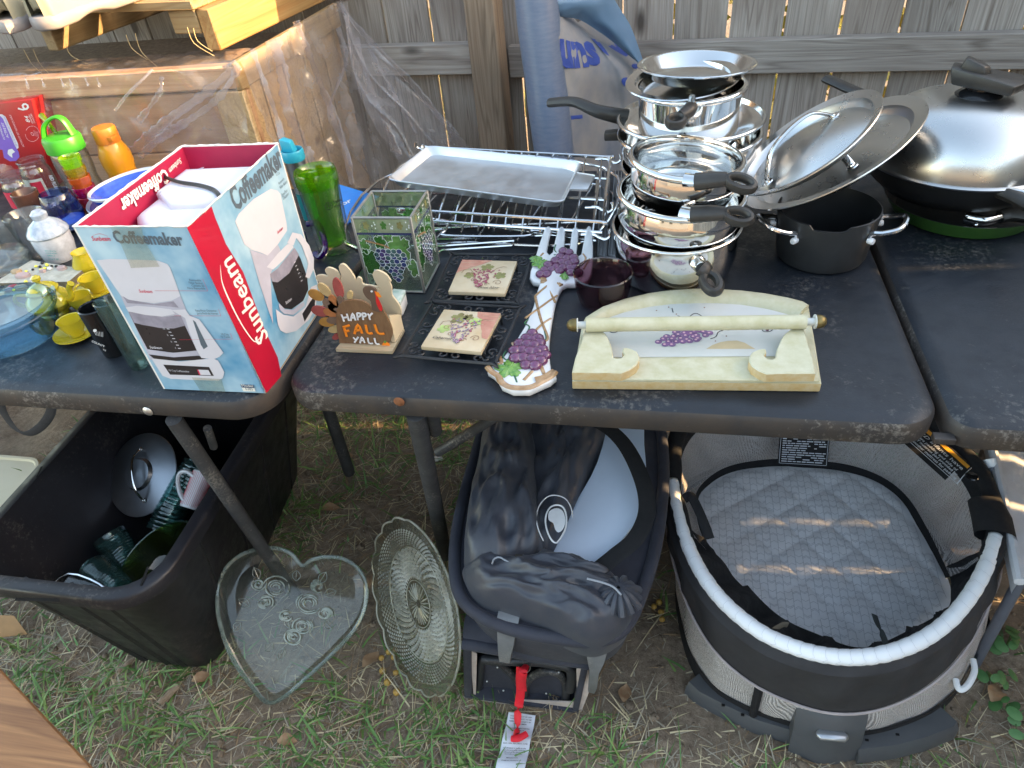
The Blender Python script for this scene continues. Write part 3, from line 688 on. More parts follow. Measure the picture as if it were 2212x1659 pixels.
mk('knob', bev(([kp(*q) for q in ((-.028, -.016, .016), (.034, -.024, .010), (.044, .004, .010), (.038, .026, .010), (-.028, .018, .016), (-.033, -.012, .034), (.036, -.026, .022), (.048, .004, .020), (.040, .028, .022), (-.033, .014, .034))],
    [(4, 3, 2, 1, 0), (5, 6, 7, 8, 9), (0, 1, 6, 5), (1, 2, 7, 6), (2, 3, 8, 7), (3, 4, 9, 8), (4, 0, 5, 9)]), .004), M_bk, dl)
mk('knob_button', bev(([kp(*q) for q in ((-.024, -.008, .030), (.004, -.010, .026), (.010, .002, .026), (.002, .013, .027), (-.024, .011, .030), (-.020, -.006, .043), (.000, -.008, .036), (.006, .002, .034), (-.001, .010, .036), (-.020, .008, .043))],
    [(4, 3, 2, 1, 0), (5, 6, 7, 8, 9), (0, 1, 6, 5), (1, 2, 7, 6), (2, 3, 8, 7), (3, 4, 9, 8), (4, 0, 5, 9)]), .003), M_bk, dl)
fp = thing('frying_pan', 'deep black pan under the dome lid with a long black handle towards the fence', 'frying pan', (WX, WY, .79))
mk('pan_body', lathe([(0, .783), (.100, .783), (.118, .788), (WR-.012, .812), (WR, .838), (WR+.003, .842), (WR-.004, .842), (WR-.016, .814), (0, .79)], 72, Matrix.Translation((WX, WY, 0))), M_teflon, fp)
hp = [V((WX-.13, WY+.08, .842)), YP(1868, 214, 1.50), YP(1830, 190, 1.545), YP(1786, 170, 1.59)]
mk('handle', handle(hp, [.011, .0125, .015, .0145], [.008]*4, (0, 0, 1)), M_bk, fp)
mk('helper_handle', handle([T(2135, 410, .835), T(2160, 415, .838), T(2190, 425, .838), T(2240, 450, .838)], [.010, .011, .014, .016], [.008, .010, .011, .012], (0, 0, 1)), M_bk, fp)
mk('handle_bracket', handle([T(2120, 402, .836), T(2165, 408, .844), T(2225, 415, .848)], [.006]*2, [.003]*2, (0, 0, 1)), M_steel, fp)
gp = thing('frying_pan', 'shallow green pan with a black handle underneath the dark pan', 'frying pan', (.535, 1.345, .74))
M_green = pm('dark_green_enamel', (.05, .14, .03), .35, .3, .1, 20, bmp=.1, bs=700)
mkm('pan_body', [(lathe([(0, .7415), (.098, .7415), (.114, .746), (.134, .776)], 64, Matrix.Translation((.545, 1.335, 0))), M_green), (lathe([(.134, .776), (.130, .775), (.108, .749), (0, .746)], 64, Matrix.Translation((.545, 1.335, 0))), M_teflon)], gp)
q = T(2100, 478, .760)
mk('handle_plate', handle([T(2085, 470, .762), T(2125, 478, .762), T(2165, 470, .764)], [.008, .008, .006], [.012, .010, .007], (0, 0, 1)), M_steel2, gp)
mk('handle', handle([T(2160, 468, .764), T(2190, 462, .768), T(2260, 470, .772)], [.012, .016, .018], [.011, .013, .014], (0, 0, 1)), M_bk, gp)
for u, v in ((2088, 466), (2108, 486)): mk('rivet', sph(T(u, v, .768), .0042), M_chrome, gp)
# ------------------------------------------------------------------ lavender glass bowl
M_lav = glass('lavender_glass', (.56, .40, .45), .03, .5, .0, tint=(.30, .17, .21))
gb = thing('glass_bowl', 'small purple tinted glass bowl beside the saucepan', 'bowl', (-.084, 1.006, .74))
mk('bowl_body', lathe([(0, .742), (.034, .742), (.040, .746), (.0455, .770), (.0475, .792), (.0490, .795), (.0470, .797), (.0450, .794), (.0430, .770), (.038, .750), (0, .747)], 48, Matrix.Translation((-.084, 1.006, 0))), M_lav, gb)

# ------------------------------------------------------------------ oven racks, tray, grey plastic strips
def wire(pts, r=.0024, n=6): return tube([V(p) for p in pts], r, n)
rk = thing('oven_rack', 'topmost chrome oven rack of the pile, with hooked corners, under the aluminium tray', 'oven rack', (-.32, 1.3, .8), 'chrome oven racks')
a, b, c, d = T(865, 452, .800), T(1302, 480, .795), T(1318, 340, .812), T(918, 318, .812)
F = bil((a, b, c, d))
fr_pts = smooth_path([F(.0, .02), F(.02, 0), F(.5, 0), F(.98, 0), F(1, .02), F(1, .5), F(1, .98), F(.98, 1), F(.5, 1), F(.02, 1), F(0, .98), F(0, .5)], 4, True)
mk('frame', tube(fr_pts, .0034, 8, closed=True), M_chrome, rk)
mk('frame', tube(smooth_path([F(-.01, -.06, -.012), F(.5, -.06, -.012), F(1.0, -.06, -.012)], 4), .0030, 8), M_chrome, rk)
for i in range(12):
    s = .04+.92*i/11; g = wire([F(s, 1), F(s, .5), F(s, .012), F(s, .0, -.003), F(s-.002, -.055, -.010), F(s, -.065, -.018)], .0021)
    mk('wire', g, M_chrome, rk)
for t in (.33, .66): mk('wire', wire([F(0, t, -.003), F(1, t, -.003)], .0028), M_chrome, rk)
def hook(p, s=1): return tube(smooth_path([p+V(q)*s for q in ((-.03, 0, 0), (-.008, 0, 0), (.004, -.004, -.004), (.014, -.006, -.006), (.022, -.004, .000), (.020, -.002, .012))], 5), .0030, 7)
for q in (F(1, .97), F(.985, .20), F(.98, -.08, -.014)): mk('corner_hook', hook(q), M_chrome, rk)
mk('corner_hook', xf(Matrix.Translation(F(0, 1))@Matrix.Rotation(PI, 4, 'Z')@Matrix.Translation(-F(0, 1)), hook(F(0, 1))), M_chrome, rk)
rk2 = thing('oven_rack', 'middle chrome oven rack of the pile with a step in its front wire', 'oven rack', (-.32, 1.28, .76), 'chrome oven racks')
F2 = bil((T(815, 500, .772), T(1295, 500, .772), T(1305, 362, .79), T(900, 340, .79)))
mk('frame', tube(smooth_path([F2(0, .0), F2(.30, .02), F2(.33, -.05), F2(.68, -.06), F2(.72, .01), F2(1, .0), F2(1, 1), F2(0, 1)], 5, True), .0031, 8, closed=True), M_chrome, rk2)
for i in range(14):
    s = .03+.94*i/13; mk('wire', wire([F2(s, 1), F2(s, 0)], .0019), M_chrome, rk2)
mk('wire', wire([F2(0, .5, -.002), F2(1, .5, -.002)], .0026), M_chrome, rk2)
rk3 = thing('oven_rack', 'bottom chrome oven rack of the pile lying skewed on the table', 'oven rack', (-.32, 1.2, .745), 'chrome oven racks')
F3 = bil((T(745, 528, .745), T(1275, 520, .746), T(1290, 400, .75), T(860, 372, .75)))
mk('frame', tube(smooth_path([F3(0, .02), F3(.5, .0), F3(1, 0), F3(1, 1), F3(0, 1)], 5, True), .0030, 8, closed=True), M_chrome, rk3)
for k, (u0, v0, u1, v1) in enumerate(((800, 478, 1280, 498), (770, 500, 1290, 478), (830, 540, 1110, 520), (800, 522, 1280, 505), (860, 462, 1288, 520))):
    mk('wire', wire([T(u0, v0, .747+.002*k), T(u1, v1, .747+.002*k)], .0024), M_chrome, rk3)
mk('wire', wire([T(945, 548, .744), T(955, 540, .750), T(1105, 530, .750), T(1112, 520, .748)], .0024), M_chrome, rk3)
for i in range(5):
    s = .2+.17*i; mk('wire', wire([F3(s+.1, 1), F3(s, .02)], .0019), M_chrome, rk3)
tr = thing('baking_tray', 'worn aluminium baking tray lying on the oven racks', 'tray', (-.35, 1.33, .81))
ty = [T(836, 388, .830), T(1214, 438, .826), T(1256, 350, .838), T(925, 315, .838)]
Ft = bil(ty)
ot = rrect(0, 1, 0, 1, .085, 7)
def tring(d, z): return [Ft(.5+(x-.5)*(1-d), .5+(y-.5)*(1-d*(1.5 if d < .3 else 1)), z) for x, y in ot]
mk('tray_body', join(loft([tring(-.012, -.002), tring(-.014, .0005), tring(-.004, .0015), tring(.012, 0), tring(.062, -.0145), tring(.09, -.016), tring(.5, -.016), tring(.995, -.016)], False), loft([tring(-.012, -.002), tring(.004, -.003), tring(.055, -.0165), tring(.10, -.0175), tring(.995, -.0175)], False)), M_alu, tr)
mk('tray_tab', bev(hexa([Ft(1.0, .30, -.001), Ft(1.10, .34, -.001), Ft(1.11, .70, -.001), Ft(1.0, .72, -.001), Ft(1.0, .30, .001), Ft(1.10, .34, .001), Ft(1.11, .70, .001), Ft(1.0, .72, .001)])), M_alu, tr)
M_gp = pm('translucent_grey_plastic', (.30, .31, .32), .38, 0, .08, 20, bmp=.1)
for i, (xs, lab) in enumerate((((1296, 1318, 1290, 1311), 'grey plastic drawer rail nearest the racks'), ((1326, 1345, 1313, 1331), 'grey plastic drawer rail nearest the pans'))):
    st = thing('drawer_rail', lab, 'plastic strip', T(1310+i*20, 480, .74), 'grey plastic strips between racks and pans')
    q = [T(xs[2], 555, .745), T(xs[3], 560, .745), T(xs[1], 390, .745), T(xs[0], 386, .745)]
    Fs = bil(q)
    mk('strip_base', hexa([Fs(0, 0, 0), Fs(1, 0, 0), Fs(1, 1, 0), Fs(0, 1, 0), Fs(0, 0, .006), Fs(1, 0, .006), Fs(1, 1, .006), Fs(0, 1, .006)], .001), M_gp, st)
    for s in (.15, .5, .85): mk('ridge', hexa([Fs(s-.05, 0, .006), Fs(s+.05, 0, .006), Fs(s+.05, 1.0, .006), Fs(s-.05, 1.0, .006), Fs(s-.03, 0, .015), Fs(s+.03, 0, .015), Fs(s+.03, 1.04, .015), Fs(s-.03, 1.04, .015)], .0006), M_gp, st)
# ------------------------------------------------------------------ grape decorations at the front of the right table
M_iron = pm('black_wrought_iron', (.030, .031, .035), .42, .3, .2, 60, bmp=.4, bs=500)
M_tile = pm('cream_tile', (.58, .50, .36), .5, 0, 0, 14, c2=(.48, .36, .21), bmp=.1, bs=60)
M_tile_e = pm('tile_edge', (.66, .50, .24), .6)
M_brick = pm('brick_print', (.42, .17, .12), .5, 0, .3, 40, c2=(.55, .30, .22))
M_gr1 = pm('red_grape_print', (.33, .04, .09), .35, 0, .3, 60, c2=(.20, .02, .05)); M_gr2 = pm('dark_grape_print', (.10, .06, .12), .35, 0, .3, 60, c2=(.25, .20, .26))
M_pink = pm('pale_pink_print', (.72, .45, .50), .4)
M_lf = pm('leaf_print', (.27, .28, .10), .5, 0, .3, 60, c2=(.16, .13, .05)); M_lf2 = pm('bright_leaf_print', (.38, .48, .16), .5, 0, .3, 60)
M_vine = pm('vine_print', (.22, .10, .06), .5); M_ink = pm('black_ink', (.02, .02, .022), .5); M_wink = pm('white_ink', (.72, .72, .72), .5)
def leaf2(cx, cy, s, rot, n=30):
    o = []
    for i in range(n):
        t = 2*PI*i/n; r = s*(.62+.38*abs(cos(2.5*t))**.7)*(.93+.07*cos(14*t)); o.append((cx+r*cos(t+rot), cy+r*sin(t+rot)))
    return o
def curl(cx, cy, r, a0, turns, n=18, k=.25): return [(cx+r*(k+(1-k)*(1-i/n))*cos(a0+turns*2*PI*i/n), cy+r*(k+(1-k)*(1-i/n))*sin(a0+turns*2*PI*i/n)) for i in range(n+1)]
def line(F, pts, w, e, n=None):
    """flat stroke on a face"""
    P = [F(x, y, e) for x, y in pts]; nrm = (F(.6, .5)-F(.4, .5)).cross(F(.5, .6)-F(.5, .4)).normalized(); L, Rr = [], []
    for i, p in enumerate(P):
        t = (P[min(i+1, len(P)-1)]-P[max(i-1, 0)]).normalized(); s = nrm.cross(t)*w*.5; L.append(p+s); Rr.append(p-s)
    m = len(P); return L+Rr, [(m+i, m+i+1, i+1, i) for i in range(m-1)]
def trivet(fc, tc, lab, name2, brick, txt, tpos, grape, seed):
    r = random.Random(seed); z = .758
    c = [T(u, v, z) for u, v in fc]; F = bil(c); ctr = sum(c, V())/4
    t = thing('trivet', lab, 'trivet', (ctr.x, ctr.y, .74), 'wrought iron trivets with tiles')
    cyc = lambda m, e=0: [F(m, m, e), F(1-m, m, e), F(1-m, 1-m, e), F(m, 1-m, e)]
    def sq(m, w, e=0): return tube(smooth_path([F(m, m+.03, e), F(m+.03, m, e), F(1-m-.03, m, e), F(1-m, m+.03, e), F(1-m, 1-m-.03, e), F(1-m-.03, 1-m, e), F(m+.03, 1-m, e), F(m, 1-m-.03, e)], 2, True), w, 6, closed=True)
    g = [sq(.0, .0026), sq(.165, .0020)]
    mk('frame', join(*g), M_iron, t)
    sc_ = []
    for k in range(4):
        G = [lambda s, q: F(s, q), lambda s, q: F(1-q, s), lambda s, q: F(1-s, 1-q), lambda s, q: F(q, 1-s)][k]
        for s0, sg in ((.5, 1), (.5, -1)):
            a = curl(s0+sg*.075, .085, .06, PI*.5*sg+PI*(sg < 0), .95*sg, 16); sc_.append(tube([G(x, y) for x, y in a]+[G(s0+sg*.02, .02)][:0], .0016, 5))
        for s0, sg in ((.19, 1), (.81, -1)):
            a = curl(s0, .085, .055, -PI*.5, .9*sg, 14); b_ = curl(s0-sg*.11, .11, .04, PI*.5, .8*sg, 10)
            sc_.append(tube([G(x, y) for x, y in b_[::-1]+a][len(b_):], .0016, 5)); sc_.append(tube([G(x, y) for x, y in b_], .0014, 5))
    for g_ in sc_: mk('scroll', g_, M_iron, t)
    for x, y in ((.17, .17), (.83, .17), (.83, .83), (.17, .83)): mk('foot', tube([F(x, y, 0), F(x, y, -.0175)], .0022, 6), M_iron, t)
    tcs = [T(u, v, .7665) for u, v in tc]; Q = bil(tcs)
    tile = mk('tile', hexa([Q(0, 0, -.007), Q(1, 0, -.007), Q(1, 1, -.007), Q(0, 1, -.007), Q(0, 0), Q(1, 0), Q(1, 1), Q(0, 1)], .0008), M_tile, t)
    parts = []; e = .0003
    bp = [(0.004, .55), (.06, .62), (.22, .74), (.40, .86), (.56, .996), (.004, .996)] if not brick else [(.60, .996), (.64, .86), (.72, .80), (.78, .62), (.84, .50), (.87, .40), (.90, .33), (.996, .30), (.996, .996)]
    parts.append((pg(Q, bp, e), M_brick))
    for yy in (.9, .78, .66): 
        xs = (.01, .35) if not brick else (.72, .99)
        parts.append((line(Q, [(xs[0], yy), (xs[1] if yy > .7 else xs[0]+.1, yy)], .0007, e*2), M_tile))
    for (x, y, s_, ro, m) in grape['leaves']: parts.append((pg(Q, leaf2(x, y, s_, ro), e*2), m))
    for pts in grape['vines']: parts.append((line(Q, pts, .0009, e*2.5), M_vine))
    for i in range(grape['n']):
        f = i/grape['n']; wd = grape['w']*(1-f)**.7+.02; y = grape['y0']-f*grape['h']; x = grape['x0']-f*grape['sl']+r.uniform(-wd, wd)
        rr = r.uniform(.016, .022); parts.append((pg(Q, ell(x, y, rr, rr, 8), e*(3+i*.03)), grape['m'][i % len(grape['m'])])); parts.append((pg(Q, ell(x-.005, y+.005, rr*.35, rr*.35, 6), e*(3.2+i*.03)), M_pink))
    g = text(txt, .085, .001, .35); parts.append(((onf(Q, ([V((p.x+tpos[0], p.y+tpos[1], 0)) for p in g[0]], g[1]), e*8)), M_ink))
    mkm('printed_picture', parts, tile, smooth=False)
vi = [curl(.24, .52, .07, 0, 1.3), curl(.80, .30, .08, PI, -1.2), [(.62, .62), (.70, .74), (.80, .80), (.86, .78)], curl(.62, .24, .05, 0, 1), [(.3, .6), (.22, .7), (.12, .66), (.1, .56)], curl(.36, .36, .05, 1, 1.2)]
trivet([(864, 768), (1069, 787), (1124, 665), (935, 654)], [(909, 748), (1039, 760), (1082, 677), (959, 668)], 'black iron trivet nearest the table edge, its tile lettered Cabernet with dark grapes', '', True, 'Cabernet', (.27, .22),
       dict(leaves=[(.35, .78, .16, .3, M_lf), (.20, .48, .12, 1, M_lf2), (.66, .72, .12, 2, M_lf2), (.5, .82, .1, 1.2, M_lf)], vines=vi, n=85, w=.24, y0=.76, h=.62, x0=.50, sl=-.02, m=[M_gr2, M_gr2, M_gr1]), 4)
trivet([(929, 650), (1114, 654), (1151, 551), (976, 549)], [(968, 629), (1091, 634), (1117, 564), (998, 561)], 'black iron trivet behind the other, its tile lettered Pinot Noir with red grapes', '', False, 'Pinot Noir', (.68, .12),
       dict(leaves=[(.52, .76, .13, .3, M_lf), (.26, .50, .11, 1, M_lf), (.80, .52, .12, 2, M_lf)], vines=vi, n=80, w=.24, y0=.70, h=.55, x0=.55, sl=.06, m=[M_gr1]), 9)

# big fork shaped spoon rest
M_cer = pm('white_glazed_ceramic', (.66, .66, .66), .15, 0, .03, 20, coat=.6)
M_bran = pm('brown_glaze', (.26, .14, .06), .25, 0, .4, 90, c2=(.42, .27, .14), coat=.5); M_gpur = pm('purple_glaze', (.085, .014, .060), .15, 0, .5, 120, c2=(.15, .045, .12), coat=.8)
M_glf = pm('green_glaze', (.20, .36, .07), .2, 0, .4, 140, c2=(.06, .19, .03), coat=.5); M_ten = pm('dark_green_glaze', (.04, .12, .06), .25)
c4 = cv(1200, 850, 1.8433)
fo = [(1295, 1075), (1298, 1105), (1340, 1130), (1370, 1160), (1400, 1210), (1480, 1245), (1600, 1245), (1690, 1205), (1750, 1180), (1795, 1145), (1790, 1105), (1760, 1090), (1748, 1020), (1742, 950), (1745, 880), (1752, 820), (1760, 760), (1775, 680), (1790, 600), (1820, 520), (1840, 490), (1870, 472), (1930, 472), (1990, 470), (2030, 440), (2050, 400), (2060, 300), (2060, 200), (2055, 90), (2045, 60), (2025, 52), (2005, 75), (1990, 160), (1970, 260), (1950, 275), (1940, 250), (1950, 160), (1957, 90), (1948, 64), (1925, 58), (1905, 80), (1895, 160), (1885, 240), (1870, 262), (1850, 240), (1855, 150), (1858, 85), (1845, 60), (1818, 62), (1800, 90), (1780, 170), (1765, 245), (1745, 262), (1725, 240), (1740, 150), (1757, 90), (1750, 60), (1730, 55), (1705, 80), (1670, 180), (1640, 280), (1605, 380), (1600, 430), (1625, 458), (1675, 466), (1655, 520), (1640, 580), (1625, 640), (1590, 720), (1560, 785), (1520, 850), (1460, 940), (1400, 1010), (1345, 1055)]
ZF = .754
dzf = lambda y: max(0, (450-y)/420*.036)
fo = [T(*c4(x, y), ZF+dzf(y))+V((0, 0, -ZF)) for x, y in fo]; fo2 = [(p.x, p.y) for p in fo]
fk = thing('spoon_rest', 'white ceramic fork shaped wall plaque with purple grapes lying beside the trivets', 'ceramic fork', (sum(p.x for p in fo)/len(fo), sum(p.y for p in fo)/len(fo), .74))
def lev(d, z): return [V((p.x, p.y, z+q.z)) for p, q in zip(inset(fo2, d), fo)]
mk('ceramic_body', loft([lev(.003, .7412), lev(.0005, .744), lev(0, ZF-.004), lev(.0012, ZF-.001), lev(.0032, ZF)]), M_cer, fk, ang=60)
def c4p(x, y, z=ZF): return T(*c4(x, y), z+dzf(y))
def stroke3(pts, w, m, h=.0012, z=ZF+.0004, name='painted_branch'):
    ps = smooth_path([c4p(x, y, z) for x, y in pts], 4); return mk(name, tube(ps, w, 6, ry=h, up=(0, 0, 1)), m, fk)
for pts, w in (([(1735, 485), (1690, 520), (1640, 565)], .0022), ([(1740, 490), (1760, 550), (1785, 610)], .0022), ([(1642, 570), (1660, 650), (1685, 740), (1730, 860), (1715, 890)], .0023), ([(1800, 560), (1740, 600), (1665, 655), (1600, 700), (1570, 725)], .0023),
               ([(1755, 725), (1700, 760), (1640, 815)], .0023), ([(1375, 990), (1400, 1040), (1370, 1060)], .003), ([(1480, 900), (1495, 930)], .003), ([(1680, 1060), (1705, 1125)], .0028), ([(1700, 255), (1680, 275)], .002), ([(1985, 260), (2005, 290), (1990, 330)], .0018), ([(2030, 300), (1990, 370)], .0018), ([(1560, 1170), (1620, 1105)], .0028)):
    stroke3(pts, w, M_bran)
stroke3([(1300, 1075), (1330, 1110), (1375, 1140), (1400, 1185), (1470, 1222), (1600, 1222), (1690, 1180), (1760, 1140), (1785, 1110)], .0052, M_bran, .003)
stroke3([(1640, 1165), (1700, 1150), (1775, 1105)], .0055, M_bran, .003)
stroke3([(1685, 430), (1720, 455), (1780, 470), (1830, 490)], .0050, M_bran, .0035); stroke3([(1680, 465), (1730, 462), (1790, 440)], .0035, M_bran, .003)
for pts in ([(1590, 735), (1565, 760), (1600, 785), (1580, 830)], [(1710, 820), (1720, 870), (1690, 910)], [(1430, 960), (1410, 1000), (1440, 1025), (1460, 990)], [(1790, 195), (1780, 230), (1800, 260), (1775, 270)], [(2035, 295), (2000, 320), (1970, 350), (1965, 335), (1985, 325)], [(1490, 1130), (1510, 1185)], [(1860, 405), (1850, 450)]):
    stroke3(pts, .0013, M_ten, .001, name='painted_tendril')
rg = random.Random(3)
def relief_leaf(x, y, s, rot, name='leaf'):
    c = c4p(x, y, ZF); Z_ = c.z; o = leaf2(c.x, c.y, s, rot, 40); n = len(o)
    vs = [V((c.x, c.y, Z_+.0035))]+[V((c.x+(p[0]-c.x)*.55, c.y+(p[1]-c.y)*.55, Z_+.0028+.0006*(i % 3)+(p[1]-c.y)*-.0)) for i, p in enumerate(o)]+[V((p[0], p[1], Z_+.0006)) for p in o]
    fsx = [(0, 1+i, 1+(i+1) % n) for i in range(n)]+[(1+i, 1+n+i, 1+n+(i+1) % n, 1+(i+1) % n) for i in range(n)]
    mk(name, (vs, fsx), M_glf, fk)
relief_leaf(1455, 1090, .024, .5); relief_leaf(1690, 330, .020, 1.0); relief_leaf(1650, 300, .014, .4); relief_leaf(1840, 415, .018, .2); relief_leaf(1790, 405, .012, 2)
def grapes3(pts, r): 
    for x, y in pts:
        p = c4p(x+rg.uniform(-3, 3), y+rg.uniform(-3, 3), ZF+.002); mk('grape', sph(p, r*rg.uniform(.92, 1.06), 12, 8, .75), M_gpur, fk)
grapes3([(1845, 240), (1885, 250), (1825, 280), (1870, 290), (1915, 290), (1790, 310), (1835, 320), (1885, 330), (1925, 320), (1735, 340), (1790, 355), (1840, 360), (1890, 365), (1930, 360), (1710, 380), (1760, 375), (1680, 405), (1725, 405), (1900, 395), (1950, 395), (1815, 385)], .0092)
grapes3([(1620, 835), (1575, 865), (1620, 880), (1660, 870), (1530, 905), (1580, 915), (1630, 920), (1675, 905), (1495, 960), (1545, 955), (1600, 965), (1650, 965), (1690, 950), (1500, 1010), (1555, 1010), (1620, 1020), (1670, 1000), (1715, 990), (1575, 1060), (1640, 1065), (1685, 1030)], .0102)

# ------------------------------------------------------------------ turkey sign
M_ply = pm('bare_plywood', (.60, .50, .34), .6, 0, .06, 20, bmp=.15, bs=90); M_plyb = wood('plywood_base', ((.50, .36, .20), (.66, .52, .33), (.74, .62, .42)), 0, 1.4, .6, .2, knots=False)
M_tb = pm('brown_wood_stain', (.15, .080, .038), .6, 0, .25, 60, c2=(.21, .12, .058), bmp=.2, bs=150, stretch=(4, 4, 1)); M_tn = pm('dark_brown_paint', (.12, .075, .05), .55)
M_fr_ = pm('red_feather_paint', (.30, .065, .055), .6, 0, .2, 60); M_fy = pm('ochre_feather_paint', (.36, .18, .035), .6, 0, .2, 60); M_fc = pm('straw_feather_paint', (.45, .33, .15), .6, 0, .15, 60)
M_fo = pm('orange_brown_paint', (.36, .14, .045), .6, 0, .2, 60); M_fw = pm('grey_brown_paint', (.17, .11, .075), .6, 0, .2, 60); M_or = pm('orange_paint', (.85, .24, .015), .5); M_redp = pm('red_paint', (.60, .02, .02), .5)
tk = thing('turkey_sign', 'cut plywood turkey standing on a small base, painted HAPPY FALL YALL', 'turkey decoration', (-.45, .87, .74))
YF, YB = .852, .898
def upright(pts, Y, th, dz=0):
    o = [YP(u, v, Y) for u, v in pts]; n = len(o)
    vs = [V((p.x, Y+dz, max(p.z, .7475))) for p in o]+[V((p.x, Y+dz+th, max(p.z, .7475))) for p in o]
    return vs, [tuple(range(n)), tuple(range(n, 2*n))[::-1]]+[(k, n+k, n+(k+1) % n, (k+1) % n) for k in range(n)]
cc = lambda L: [c4(x, y) for x, y in L]
sm2 = lambda L, k=4: [(p.x, p.y) for p in smooth_path([(x, y, 0) for x, y in L], k, True)]
b0 = [T(*c4(x, y), .747) for x, y in ((202, 945), (612, 962), (700, 800), (330, 790))]
mk('base', bev(hexa([V((p.x, p.y, .7408)) for p in b0]+[V((p.x, p.y, .747)) for p in b0]), .0006, 1), M_plyb, tk)
back = sm2(cc([(560, 940), (480, 900), (300, 700), (150, 560), (90, 470), (62, 440), (70, 420), (110, 415), (150, 425), (130, 390), (132, 370), (160, 362), (210, 385), (235, 430), (238, 455), (245, 420), (232, 380), (228, 350), (245, 337), (275, 345), (320, 400), (345, 445), (350, 470), (355, 440), (368, 430), (390, 445), (400, 480), (450, 490), (500, 500), (530, 520), (500, 480), (480, 440), (470, 410), (480, 390), (505, 382), (540, 395), (570, 415), (590, 440), (602, 462), (585, 455), (598, 480), (608, 510), (610, 560), (640, 600), (665, 640), (677, 680), (670, 740), (655, 790), (625, 835), (600, 900)]), 3)
mk('back_panel', upright(back, YB, .004), M_ply, tk, smooth=False)
mk('support_strip', hexa([V((-.407, YF+.006, .748)), V((-.401, YF+.006, .748)), V((-.399, YB-.001, .748)), V((-.405, YB-.001, .748)), V((-.407, YF+.006, .80)), V((-.401, YF+.006, .80)), V((-.399, YB-.001, .775)), V((-.405, YB-.001, .775))]), M_ply, tk)
def feather(cx, cy, L, W, a, m, dz, name='feather'):
    o = [(cx+L*cos(t)*cos(a)-W*sin(t)*sin(a), cy+L*cos(t)*sin(a)+W*sin(t)*cos(a)) for t in (2*PI*i/20 for i in range(20))]
    mk(name, upright(cc(o), YF, .003, dz), m, tk, smooth=False)
for q in ((55, 570, 62, 32, .50, M_fy), (115, 530, 62, 28, .80, M_fc), (215, 520, 80, 33, 1.25, M_fr_), (300, 570, 32, 22, 1.5, M_fc), (85, 685, 65, 34, .28, M_fr_), (135, 765, 58, 30, .12, M_fy), (195, 815, 52, 26, -.1, M_fc), (210, 865, 38, 22, -.4, M_fr_), (262, 895, 28, 20, -.6, M_fy)): feather(*q, .0035)
for q in ((150, 630, 52, 28, .6, M_fw), (185, 610, 52, 28, 1.0, M_fo), (235, 620, 50, 28, 1.4, M_fw), (165, 690, 55, 28, .3, M_fo), (185, 745, 50, 26, .0, M_fw), (190, 660, 50, 26, .45, M_fw)): feather(*q, .0018)
body = sm2(cc([(250, 925), (232, 880), (215, 800), (210, 720), (220, 650), (250, 610), (300, 595), (350, 592), (400, 600), (440, 625), (465, 660), (500, 670), (545, 665), (585, 740), (610, 800), (612, 850), (590, 900), (570, 935), (400, 935)]), 3)
mk('body', upright(body, YF, .004, -.001), M_tb, tk, smooth=False)
head = sm2(cc([(470, 655), (462, 600), (430, 570), (408, 535), (405, 505), (430, 490), (465, 492), (500, 515), (505, 560), (530, 620), (548, 668), (510, 672)]), 3)
mk('head', upright(head, YF, .003, -.0025), M_tn, tk, smooth=False)
def flat(name, pts, m, dz): 
    o = [YP(u, v, YF) for u, v in pts]; return mk(name, ([V((p.x, YF-dz, p.z)) for p in o], [tuple(range(len(o)))]), m, tk, smooth=False)
flat('wattle', sm2(cc([(488, 520), (498, 560), (500, 600), (520, 650), (540, 668), (546, 640), (530, 600), (515, 570), (508, 535)]), 2), M_redp, .0030)
flat('beak', cc([(490, 520), (520, 530), (542, 565), (520, 566), (505, 555)]), M_or, .0034)
flat('eye', ell(*c4(469, 523), 2.6, 2.4, 10), M_wink, .0032)
flat('pumpkin', ell(*c4(570, 912), 8.5, 7, 16), M_or, .0024); flat('pumpkin_leaf', leaf2(*c4(565, 888), 3.5, 1, 20), M_glf, .0026)
def ptext(strokes, m, w, name='lettering'):
    gs = []
    for st in strokes:
        P = [YP(*c4(x, y), YF) for x, y in st]; P = [V((p.x, YF-.0030, p.z)) for p in P]
        P = smooth_path(P, 3) if len(P) > 2 else P
        gs.append(tube(P, w, 6, ry=.0006, up=(0, 1, 0)))
    mk(name, join(*gs), m, tk)
ptext([[(252, 690), (270, 740)], [(290, 685), (305, 735)], [(262, 715), (297, 708)], [(318, 735), (332, 682), (352, 732)], [(322, 715), (345, 712)], [(370, 730), (362, 682)], [(362, 682), (385, 682), (385, 702), (366, 708)], [(408, 728), (400, 682)], [(400, 682), (424, 684), (424, 702), (404, 706)], [(440, 684), (452, 702)], [(474, 680), (452, 704), (458, 728)]], M_wink, .0016)
ptext([[(268, 780), (290, 850)], [(262, 782), (310, 768)], [(280, 812), (308, 806)], [(345, 830), (370, 762), (400, 826)], [(352, 806), (392, 800)], [(425, 765), (440, 822), (475, 824)], [(490, 762), (515, 824), (560, 828)]], M_or, .0022)
ptext([[(335, 855), (352, 872)], [(372, 852), (345, 892)], [(385, 896), (398, 852), (418, 894)], [(388, 878), (410, 876)], [(440, 858), (450, 896), (478, 898)], [(488, 860), (500, 900), (524, 902)]], M_wink, .0015)
